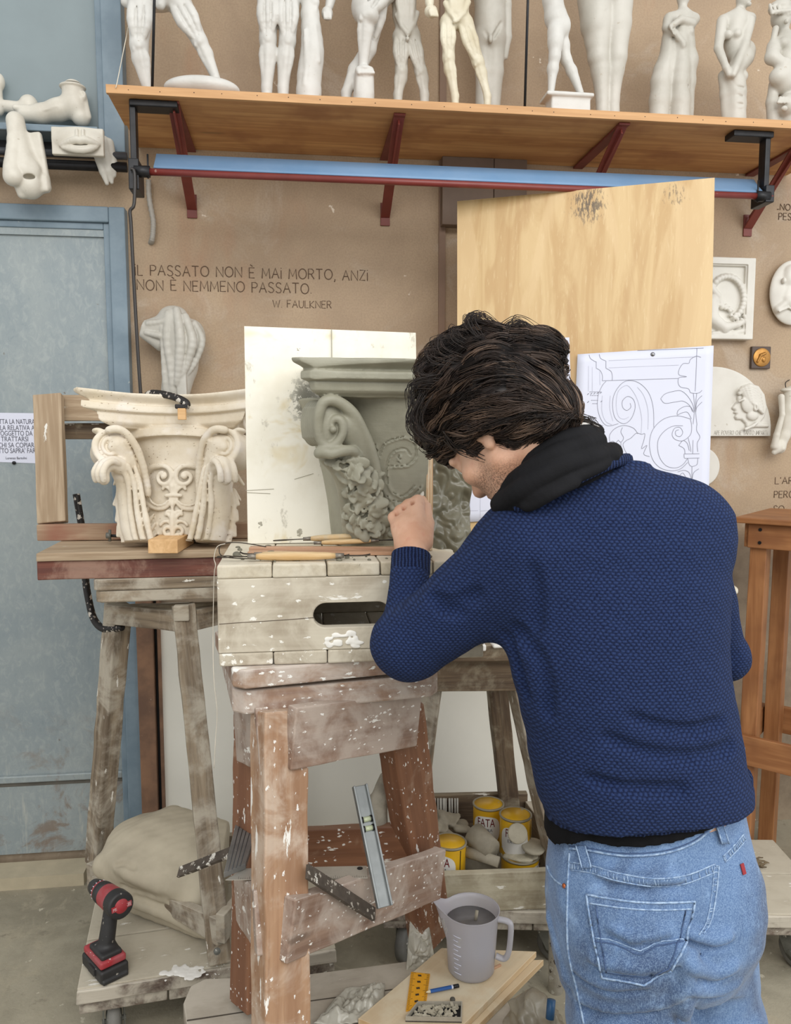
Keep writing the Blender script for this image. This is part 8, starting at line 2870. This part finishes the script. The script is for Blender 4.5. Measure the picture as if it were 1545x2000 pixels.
for i in range(16):
 a = math.radians(i * 22.5)
 c = rear + bx * .106 + (vv * math.cos(a) + ww * math.sin(a)) * .0268
 mb.tube([c - bx * .004, c + bx * .006], .0013, 5)
o = mb.build('torque_mark', M_PAPER, dr)
o['kind'] = 'stuff'
MB().tube([rear + bx * .118, rear + bx * .130, rear + bx * .150, rear + bx * .162], [.0245, .0235, .020, .012], 24).build('chuck', plain('chuck_grey', lin(70, 68, 66), .45, .1, metallic=.4), dr, True)
MB().tube([rear + bx * .158, rear + bx * .176, rear + bx * .184], [.006, .0045, .001], 10).build('bit', M_WIRE, dr, True)
trg = h1 + fwd * .022 - Vector((0, 0, .022))
bevel(MB().box((-.010, -.008, -.014), (.008, .008, .014), M=Matrix.Translation(trg) @ Matrix(RB).to_4x4()).build('trigger', M_DRED, dr), .003)
cb2 = rear - bx * .0165
vN = -vv if (-vv).x > 0 else vv
wN = Vector((0, 0, 1)) - bx * bx.z
wN.normalize()
q = [cb2 + vN * a + wN * b for a, b in ((-.027, -.008), (.027, -.008), (.027, .006), (-.027, .006))]
MB().prism(q, -bx * .0012).build('name_band', M_DRED, cap_)
font_text('lettering', 'MILWAUKEE', plain('pale_letter', lin(232, 200, 200), .5), cap_, cb2 - bx * .0016 + vN * -.024 + wN * -.005, vN, wN, .011, extrude=.0002, width=.048)
for s_ in (-1, 1):
 c = Vector((bc.x, bc.y, zb + .02)) + sd * .040 * s_ - fwd * .01
 bevel(MB().box((-.018, -.003, -.008), (.018, .003, .012), M=Matrix.Translation(c) @ Matrix(RB).to_4x4()).build('latch', M_DBLK, dr), .0015)
# == cans and bits in the tray
M_YEL = plain('yellow_tin', lin(226, 178, 34), .35, .06, 10, spat=(lin(190, 180, 150), 50, .12, .25), tint=lin(206, 158, 30))
M_TINL = plain('dusty_tin_lid', lin(158, 150, 130), .6, .1, 16, metallic=.2)
M_RIM = plain('tin_rim', lin(120, 114, 100), .4, .1, metallic=.5)
M_LABW = plain('tin_label', lin(226, 224, 218), .5, .03)
M_REDTX = plain('red_print', lin(150, 26, 34), .5)
TB = ZD + .002
def can(px, py_t, D, r, h, label, txt, face, tilt=0.0, open_=False):
 p = P(px, py_t, D=D)
 zt_ = p.z
 z0 = zt_ - h
 e = empty('tin_can', (p.x, p.y, z0), label, 'can', 'yellow tins in the tray')
 T = Matrix.Translation((p.x, p.y, z0)) @ Matrix.Rotation(tilt, 4, 'Y')
 c0 = Vector((0, 0, 0))
 m = MB().lathe([(r * .96, 0), (r, .003), (r, h - .004), (r * .99, h)], c0, 40)
 m.v = [T @ v for v in m.v]
 body = m.build('body', M_YEL, e, True)
 m = MB().lathe([(r * 1.0, h - .005), (r * 1.045, h - .003), (r * 1.045, h + .001), (r * .95, h + .002), (r * .90, h - .003), (r * .86, h - .003), (r * .82, h - .0015), (.001, h - .001)], c0, 40)
 m.v = [T @ v for v in m.v]
 m.build('lid', M_TINL, e, True)
 m = MB()
 for zz in (.002, h - .004):
  m.lathe([(r * 1.0, zz - .002), (r * 1.02, zz), (r * 1.0, zz + .002)], c0, 40)
 m.v = [T @ v for v in m.v]
 m.build('rim', M_RIM, e, True)
 vs, fs = [], []
 na, nr_ = 28, 5
 hw, hh = .95, h * .36
 zc = h * .46
 for j in range(nr_ + 1):
  for i in range(na):
   a = 2 * math.pi * i / na
   t = face + hw * j / nr_ * math.copysign(abs(math.cos(a)) ** .7, math.cos(a))
   vs.append(T @ Vector(((r + .0006) * math.cos(t), (r + .0006) * math.sin(t), zc + hh * j / nr_ * math.copysign(abs(math.sin(a)) ** .7, math.sin(a)))))
 for j in range(nr_):
  for i in range(na):
   i2 = (i + 1) % na
   fs.append((j * na + i, j * na + i2, (j + 1) * na + i2, (j + 1) * na + i))
 MB().add(vs, fs).build('label', M_LABW, body, True)
 for tx, zz, sz, ww_, mt in ((txt, zc + hh * .28, h * .30, 1.15, M_REDTX), ('EXTRA', zc - hh * .08, h * .12, .85, M_INK)):
  o = font_text('lettering', tx, mt, body, (0, 0, 0), EX, EZ, sz, extrude=.0001)
  me = o.data
  xs = [v.co.x for v in me.vertices]
  x0, x1 = min(xs), max(xs)
  off = root_of(o)
  zs0 = min(v.co.z for v in me.vertices)
  for v in me.vertices:
   t = face - ww_ / 2 + ww_ * (v.co.x - x0) / (x1 - x0)
   q = T @ Vector(((r + .0012) * math.cos(t), (r + .0012) * math.sin(t), zz + v.co.z - zs0))
   v.co = q - off
 m = MB()
 a = face + 1.25
 m.v = []
 for zz in (.006, h - .008):
  for da in (-.03, .03):
   m.v.append(T @ Vector(((r + .0007) * math.cos(a + da), (r + .0007) * math.sin(a + da), zz)))
 m.f, m.mi = [(0, 1, 3, 2)], [0]
 m.build('seam', M_BLACK, body)
 return e
FA_ = math.radians(-112)
can(954, 1569, 2.55, .0485, .125, 'yellow tin farthest back in the tray, red name on a white oval', 'FATA', FA_)
can(1007, 1590, 2.46, .0485, .125, 'yellow tin beside the dark trestle leg, lid smeared with plaster', 'FATA', FA_ + .05)
can(876, 1643, 2.40, .0500, .125, 'yellow tin nearest the brown stand leg at the front of the tray', 'FATA', FA_ - .35, 0.03)
e = can(1016, 1668, 2.45, .058, .085, 'open yellow tin filled with hard plaster beside the jeans', 'FATA', FA_ + 1.4)
p = P(1016, 1665, D=2.45)
S = SDF(p - Vector((.07, .07, .03)), p + Vector((.07, .07, .03)), .0025)
S.ell(p, (.054, .054, .010), 0)
S.rough(.006, 90, 5)
S.build('hard_plaster', plain('rough_plaster', lin(206, 198, 174), .9, .12, 40, bump=.5), e)
M_DUSTP = plain('clay_dusted', lin(160, 152, 134), .85, .1, 18, bump=.25, tint=lin(138, 130, 114))
M_DUSTL = plain('pale_clay_dusted', lin(182, 174, 154), .85, .1, 18, bump=.25)
a, b = P(926, 1632, D=2.44), P(962, 1660, D=2.38)
o = MB().tube([a, b], [.040, .030], 24).build('beaker', M_DUSTP, None, True)
tag(o, 'dusty clay-grey beaker lying on its side between the tins', 'beaker')
for (p0, p1, r, lb) in (((846, 1606, 2.52), (925, 1668, 2.40), .013, 'dusty round stick lying slantwise behind the front tin'), ((912, 1664, 2.40), (974, 1684, 2.36), .016, 'thick dusty stick end lying in front of the beaker')):
 a, b = P(p0[0], p0[1], D=p0[2]), P(p1[0], p1[1], D=p1[2])
 o = MB().tube([a, b], r, 12).build('stick', M_DUSTP, None, True)
 tag(o, lb, 'stick', 'dusty sticks in the tray')
for (px, py, D, r, lb) in ((1010, 1628, 2.395, .030, 'pale plaster disc leaning on the smeared yellow tin'), (1042, 1656, 2.42, .036, 'pale flat lid lying behind the open tin')):
 p = P(px, py, D=D)
 R_ = Matrix.Rotation(math.radians(62 if r < .033 else 12), 3, 'X')
 o = MB().lathe([(.001, 0), (r * .96, 0), (r, .003), (r, .008), (r * .9, .010), (.001, .009)], (0, 0, 0), 24, M=R_).build('plaster_disc', M_DUSTL, None, True, loc=p)
 tag(o, lb, 'lid', 'plaster lids in the tray')
S = SDF(P(830, 1650, D=2.56) - Vector((.05, .12, .06)), P(930, 1560, D=2.56) + Vector((.05, .12, .06)), .004)
rg = random.Random(12)
for i in range(12):
 p = P(rg.uniform(836, 905), rg.uniform(1590, 1620), D=rg.uniform(2.50, 2.62))
 S.ell(p, (rg.uniform(.02, .045), rg.uniform(.02, .04), rg.uniform(.008, .02)), .006, R=np.array(Matrix.Rotation(rg.uniform(-.7, .7), 3, 'Y')))
S.rough(.010, 55, 2)
o = S.build('crumpled_paper', M_DUSTP)
tag(o, 'crumpled dusty paper heap at the back of the tray', 'paper')
S = SDF(P(835, 1690, D=2.36) - Vector((.02, .02, .2)), P(1075, 1600, D=2.64) + Vector((.02, .02, .02)), .006)
S.lo[2] = ZD
S.n[2] = 18
S.F = np.full(tuple(S.n), 1.0, np.float32)
for i in range(60):
 x = rg.uniform(845, 1060)
 D = rg.uniform(2.37, 2.62)
 p = P(x, 1650, D=D)
 S.ell((p.x, p.y, ZD + .012), (rg.uniform(.02, .04), rg.uniform(.02, .04), rg.uniform(.01, .035)), .01)
S.rough(.006, 60, 3)
o = S.build('plaster_rubble', M_DUSTP)
o['kind'] = 'stuff'
# == plank, jug, ruler, pencil, tray
PT = DZ + .034
M_NEWP = wood('fresh_plank', lin(208, 182, 144), lin(184, 154, 114), .65, .7, bump=.12, dust=(lin(208, 196, 170), .45))
q = [P(711, 1979, Z=PT), P(862, 1851, Z=PT), P(1048, 1858, Z=PT), P(908, 1999, Z=PT)]
dl = (q[0] - q[1]).normalized()
q[0] = q[0] + dl * .02
q[3] = q[3] + dl * .10
o = slab('wooden_plank', [q[0], q[3], q[2], q[1]], .016, M_NEWP, None, .0015, grain=math.atan2(dl.y, dl.x))
tag(o, 'fresh pale plank carrying the measuring jug and the yellow ruler', 'plank')
q2 = [P(700, 2010, Z=PT - .017), P(840, 1880, Z=PT - .017), P(1062, 1874, Z=PT - .017), P(944, 1992, Z=PT - .017)]
dl = (q2[3] - q2[2]).normalized()
q2[3] = q2[3] + dl * .1
q2[0] = q2[0] + dl * .06
o = slab('wooden_plank', [q2[0], q2[3], q2[2], q2[1]], .0162, M_NEWP, None, .0015, grain=math.atan2(dl.y, dl.x))
tag(o, 'second pale plank lying under the jug plank, sticking out towards the person', 'plank')
PT2 = PT + .0005
a, b = P(758, 1925, Z=PT2), P(975, 1883, Z=PT2)
o = beam('wood_chip', P(920, 1912, Z=PT2 + .002), P(978, 1884, Z=PT2 + .002), .006, .004, M_STRIP, None, worn=.0005, bev=.0005)
tag(o, 'thin dark wood sliver lying on the plank beside the jug', 'sliver')
jc = P(920, 1893, Z=PT2)
jd = proj(jc)[2]
jk = jd / F_PX
rb, rt_, jh = 45 * jk, 52 * jk, (P(920, 1762, D=jd + .01).z - PT2)
n = NT('milky_plastic')
v = n.obj(rnd=False)
m_ = spatter(n, v, 42, .25, .3, .05)
col = n.mix(n.math('MULTIPLY', m_, .6), lin(232, 230, 236), lin(242, 240, 236))
M_JUG = n.out(col, .28)
n.b.inputs['Transmission Weight'].default_value = .62
n.b.inputs['IOR'].default_value = 1.25
jug = empty('measuring_jug', jc, 'translucent plastic measuring jug of grey water standing on the plank', 'jug')
seg = 48
vs, fs = [], []
prof = [(rb * .2, .002), (rb * .93, .001), (rb, .006), (rb + (rt_ - rb) * .5, jh * .5), (rt_, jh * .93), (rt_ * 1.03, jh * .98), (rt_ * 1.05, jh)]
prof_in = [(rt_ * 1.02, jh), (rt_ * .985, jh * .93), (rb + (rt_ - rb) * .5 - .0016, jh * .5), (rb - .0022, .008), (rb * .2, .0045)]
sa = math.radians(168)
for r, z in prof + prof_in:
 for j in range(seg):
  a = 2 * math.pi * j / seg
  d_ = abs((a - sa + math.pi) % (2 * math.pi) - math.pi)
  up_t = max(0, (z / jh - .62) / .38)
  k = math.exp(-(d_ / .30) ** 2) * up_t ** 1.6
  rr = r + k * .030
  zz = z + k * .022
  vs.append(jc + Vector((rr * math.cos(a), rr * math.sin(a), zz)))
nr_ = len(prof) + len(prof_in)
for i in range(nr_ - 1):
 for j in range(seg):
  j2 = (j + 1) % seg
  fs.append((i * seg + j, i * seg + j2, (i + 1) * seg + j2, (i + 1) * seg + j))
fs.append(tuple(range(seg))[::-1])
fs.append(tuple((nr_ - 1) * seg + j for j in range(seg)))
MB().add(vs, fs).build('body', M_JUG, jug, True)
lh = jh * .80
MB().lathe([(.001, .005), (rb - .0026, .0088), (rb + (rt_ - rb) * .85 - .0022, lh), (.001, lh)], jc, 40).build('grey_water', plain('grey_water', lin(108, 105, 103), .15, .06, 14), jug, True)
hd = Vector((math.cos(math.radians(-24)), math.sin(math.radians(-24)), 0))
hq = [jc + hd * (rt_ * .98) + Vector((0, 0, jh * .90)), jc + hd * (rt_ + .022) + Vector((0, 0, jh * .89)), jc + hd * (rt_ + .030) + Vector((0, 0, jh * .80)), jc + hd * (rt_ + .026) + Vector((0, 0, jh * .42)), jc + hd * (rb + .024) + Vector((0, 0, jh * .28)), jc + hd * (rb + .004) + Vector((0, 0, jh * .30))]
M_JUGH = plain('milky_handle', lin(206, 204, 210), .35, .05)
M_JUGH.node_tree.nodes['Principled BSDF'].inputs['Transmission Weight'].default_value = .35
MB().tube(smooth_poly(hq, 6), .0085, 10, flat=.8).build('handle', M_JUGH, jug, True)
mb = MB()
for i in range(9):
 z = jh * (.14 + .075 * i)
 r = rb + (rt_ - rb) * z / jh + .0008
 a0 = math.radians(-146)
 L = .34 if i % 2 == 0 else .22
 mb.tube([jc + Vector((r * math.cos(a0 + L * t), r * math.sin(a0 + L * t), z)) for t in np.linspace(0, 1, 6)], .0010, 5)
mb.build('graduation', M_PAPER, jug, True)
p = jc + Vector((.01, 0, lh))
MB().tube([p, p + Vector((.004, .004, jh * .14))], .004, 8).build('stirring_stick', M_DUSTP, jug, True)
M_RUL = plain('yellow_ruler', lin(232, 166, 40), .45, .05, 20, spat=(lin(150, 100, 40), 60, .1, .2))
rc = [P(793, 1974, Z=PT2 + .003), P(832, 1962, Z=PT2 + .003), P(840, 1902, Z=PT2 + .003), P(803, 1898, Z=PT2 + .003)]
rl = empty('folding_ruler', (rc[0] + rc[2]) / 2 - Vector((0, 0, .003)), 'bright yellow folding ruler lying on the plank in front of the jug', 'ruler')
ru = MB().prism([c - Vector((0, 0, .0028)) for c in rc], (0, 0, .0028)).build('blade', M_RUL, rl)
mb = MB()
for i in range(28):
 t = (i + .5) / 28
 a, b = rc[3].lerp(rc[0], t), rc[2].lerp(rc[1], t)
 L = .26 if i % 5 == 0 else .15
 for s0, s1 in ((.02, L), (1 - L, .98)):
  mb.prism([a.lerp(b, s0), a.lerp(b, s1), a.lerp(b, s1) + Vector((0, .0008, 0)), a.lerp(b, s0) + Vector((0, .0008, 0))], (0, 0, .0003))
for i in range(5):
 t = (i + .6) / 5.4
 a, b = rc[3].lerp(rc[0], t), rc[2].lerp(rc[1], t)
 mb.prism([a.lerp(b, .40), a.lerp(b, .58), a.lerp(b, .58) + Vector((0, .006, 0)), a.lerp(b, .40) + Vector((0, .006, 0))], (0, 0, .0003))
mb.build('graduation', plain('ruler_print', lin(70, 54, 36), .6), ru)
pa, pb_ = P(832, 1938, Z=PT2 + .0085), P(896, 1925, Z=PT2 + .0085)
pd = (pb_ - pa).normalized()
pc_ = empty('pencil', (pa + pb_) / 2, 'short blue pencil lying across the yellow ruler', 'pencil')
MB().tube([pa + pd * .010, pb_ - pd * .014], .0042, 6).build('shaft', plain('blue_paint', lin(44, 92, 160), .4, .1, spat=(lin(200, 200, 196), 70, .2, .3)), pc_)
MB().tube([pb_ - pd * .018, pb_ - pd * .014], .00435, 8).build('band', M_PAPER, pc_, True)
MB().tube([pb_ - pd * .014, pb_], .0043, 8).build('end', M_BLACK, pc_, True)
MB().tube([pa + pd * .010, pa + pd * .002, pa], [.0042, .0016, .0004], 8).build('point', M_STRIPL, pc_, True)
p = P(884, 1952, Z=PT2 + .004)
o = MB().lathe([(.001, -.0038), (.005, -.003), (.0062, 0), (.005, .003), (.001, .0038)], p, 14).build('clay_pellet', plain('dark_clay', lin(86, 82, 74), .8), None, True)
tag(o, 'small dark round clay pellet on the plank behind the shallow tray', 'pellet')
tc = [P(792, 1996, Z=PT2), P(902, 1998, Z=PT2), P(903, 1966, Z=PT2 + .0), P(816, 1966, Z=PT2)]
ty = empty('shallow_tray', (tc[0] + tc[1] + tc[2] + tc[3]) / 4, 'shallow grey tray of broken plaster chips at the front of the plank', 'tray')
M_TRAY = plain('grey_tray', lin(172, 164, 148), .8, .1, 20, bump=.2)
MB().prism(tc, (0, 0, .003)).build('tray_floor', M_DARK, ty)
th_ = .013
cc_ = (tc[0] + tc[1] + tc[2] + tc[3]) / 4
for i in range(4):
 a, b = tc[i], tc[(i + 1) % 4]
 ai, bi = a.lerp(cc_, .05), b.lerp(cc_, .05)
 MB().quadbox([a, b, bi, ai, a + Vector((0, 0, th_)), b + Vector((0, 0, th_)), bi + Vector((0, 0, th_)), ai + Vector((0, 0, th_))]).build('rim', M_TRAY, ty)
mb = MB()
rg = random.Random(31)
for i in range(90):
 u, w = rg.uniform(.1, .9), rg.uniform(.1, .9)
 c = tc[0].lerp(tc[1], u).lerp(tc[3].lerp(tc[2], u), w) + Vector((0, 0, rg.uniform(.004, .011)))
 r = rg.uniform(.002, .0065)
 R_ = Matrix.Rotation(rg.uniform(0, 6), 4, 'Z') @ Matrix.Rotation(rg.uniform(-.5, .5), 4, 'X')
 mb.box((-r, -r * rg.uniform(.4, .8), -.0012), (r, r * .6, .0012), M=Matrix.Translation(c) @ R_)
o = mb.build('plaster_chip', M_DUSTL, ty)
o['kind'] = 'stuff'
# == plastic bags and small litter
M_BAG = plain('grey_plastic_bag', lin(150, 142, 124), .32, .12, 8, tint=lin(112, 104, 88))
M_BAGL = plain('clear_plastic_film', lin(186, 182, 168), .25, .08, 8)
def bag(name, c, rad, mat, label, seed, amp=.022, zmin=None, k=26):
 S = SDF(np.array(c) - np.array(rad) * 1.25, np.array(c) + np.array(rad) * 1.25, .0045)
 rg = random.Random(seed)
 S.ell(c, np.array(rad) * .72, 0)
 for i in range(k):
  d = Vector((rg.gauss(0, 1), rg.gauss(0, 1), rg.gauss(0, 1))).normalized()
  p = Vector(c) + Vector((d.x * rad[0] * .6, d.y * rad[1] * .6, d.z * rad[2] * .6))
  t = d.cross(Vector((rg.gauss(0, 1), rg.gauss(0, 1), rg.gauss(0, 1)))).normalized()
  L = rg.uniform(.02, .05)
  S.cap(p - t * L, p + t * L + d * .008, rg.uniform(.008, .016), rg.uniform(.003, .008), .014)
 for i in range(k):
  d = Vector((rg.gauss(0, 1), rg.gauss(0, 1), rg.gauss(0, 1))).normalized()
  p = Vector(c) + Vector((d.x * rad[0] * .85, d.y * rad[1] * .85, d.z * rad[2] * .85))
  t = d.cross(Vector((rg.gauss(0, 1), rg.gauss(0, 1), rg.gauss(0, 1)))).normalized()
  S.cap(p - t * .04, p + t * .04, .009, .004, .008, '-')
 S.ridge(.009, 26, seed, 6)
 if zmin is not None:
  sl, X, Y, Z = S.sub(S.lo, S.lo + S.res * S.n)
  S.F[sl] = np.maximum(S.F[sl], (zmin - Z + 0 * X + 0 * Y).astype(np.float32))
 o = S.build(name, mat)
 return tag(o, label, 'bag', 'crumpled plastic bags round the plank')
c = P(1042, 1985, D=1.74)
bag('plastic_bag', (c.x, c.y, .23), (.092, .10, .215), M_BAG, 'crumpled grey plastic bag on the floor beside the jeans', 5, zmin=.001, k=46)
def film(name, cor, amp, label, seed, up, mat=M_BAGL):
 e = empty(name, sum(cor, Vector()) / 4, label, 'plastic film', 'crumpled plastic bags round the plank')
 def f(s, t):
  w = .10 * mnoise.noise(Vector((s * 3 + seed, t * 3, 0)))
  s2, t2 = s + w * math.sin(math.pi * s), t + w * math.sin(math.pi * t)
  p = cor[0].lerp(cor[1], s2).lerp(cor[3].lerp(cor[2], s2), t2)
  r = min(1, 4.5 * min(s, 1 - s, t, 1 - t))
  return p + Vector(up) * (amp * (.5 + .9 * r * (.6 + mnoise.noise(p * 14)))), Vector(up) * (.3 + r)
 crumple('film', mat, e, f, 46, 46, amp * .8, seed, .0006, 22)
zf = DZ + .004
film('plastic_film', [P(612, 2010, Z=zf), P(748, 2010, Z=zf), P(752, 1930, Z=zf), P(676, 1938, Z=zf)], .026, 'crumpled pale plastic film on the low platform beside the plank', 8, (0, 0, 1))
film('plastic_film', [P(792, 1892, D=1.95), P(850, 1880, D=1.95), P(836, 1800, D=1.97), P(800, 1790, D=1.97)], .02, 'pale plastic film clinging behind the stand leg near the jug', 13, (0, -1, 0))
p = P(1074, 1990, D=1.665)
o = MB().tube([p, p + Vector((.006, .01, .035))], .009, 10).build('marker', plain('blue_plastic', lin(40, 84, 124), .4), None, True)
tag(o, 'short blue plastic marker sticking out of the crumpled bag', 'marker')
S = SDF(P(1440, 1700, Z=ZD) - Vector((.03, .06, .002)), P(1520, 1650, Z=ZD) + Vector((.03, .06, .05)), .0022)
rg = random.Random(6)
c = P(1470, 1682, Z=ZD + .014)
for i in range(24):
 a = rg.uniform(0, 6.28)
 q = [c]
 for k in range(3):
  q.append(q[-1] + Vector((math.cos(a) * rg.uniform(.008, .02), math.sin(a) * rg.uniform(.008, .02), rg.uniform(-.007, .004))))
  a += rg.uniform(-.8, .8)
 for v_ in q:
  v_.z = max(v_.z, ZD + .003)
 S.path(q, [.0042, .0034, .0028, .002], .001)
S.ell(c, (.02, .014, .011), .004)
o = S.build('dry_root', plain('dry_root', lin(116, 100, 76), .9, .2, 30))
tag(o, 'dry tangled root lying on the dolly beside the orange pedestal', 'root')
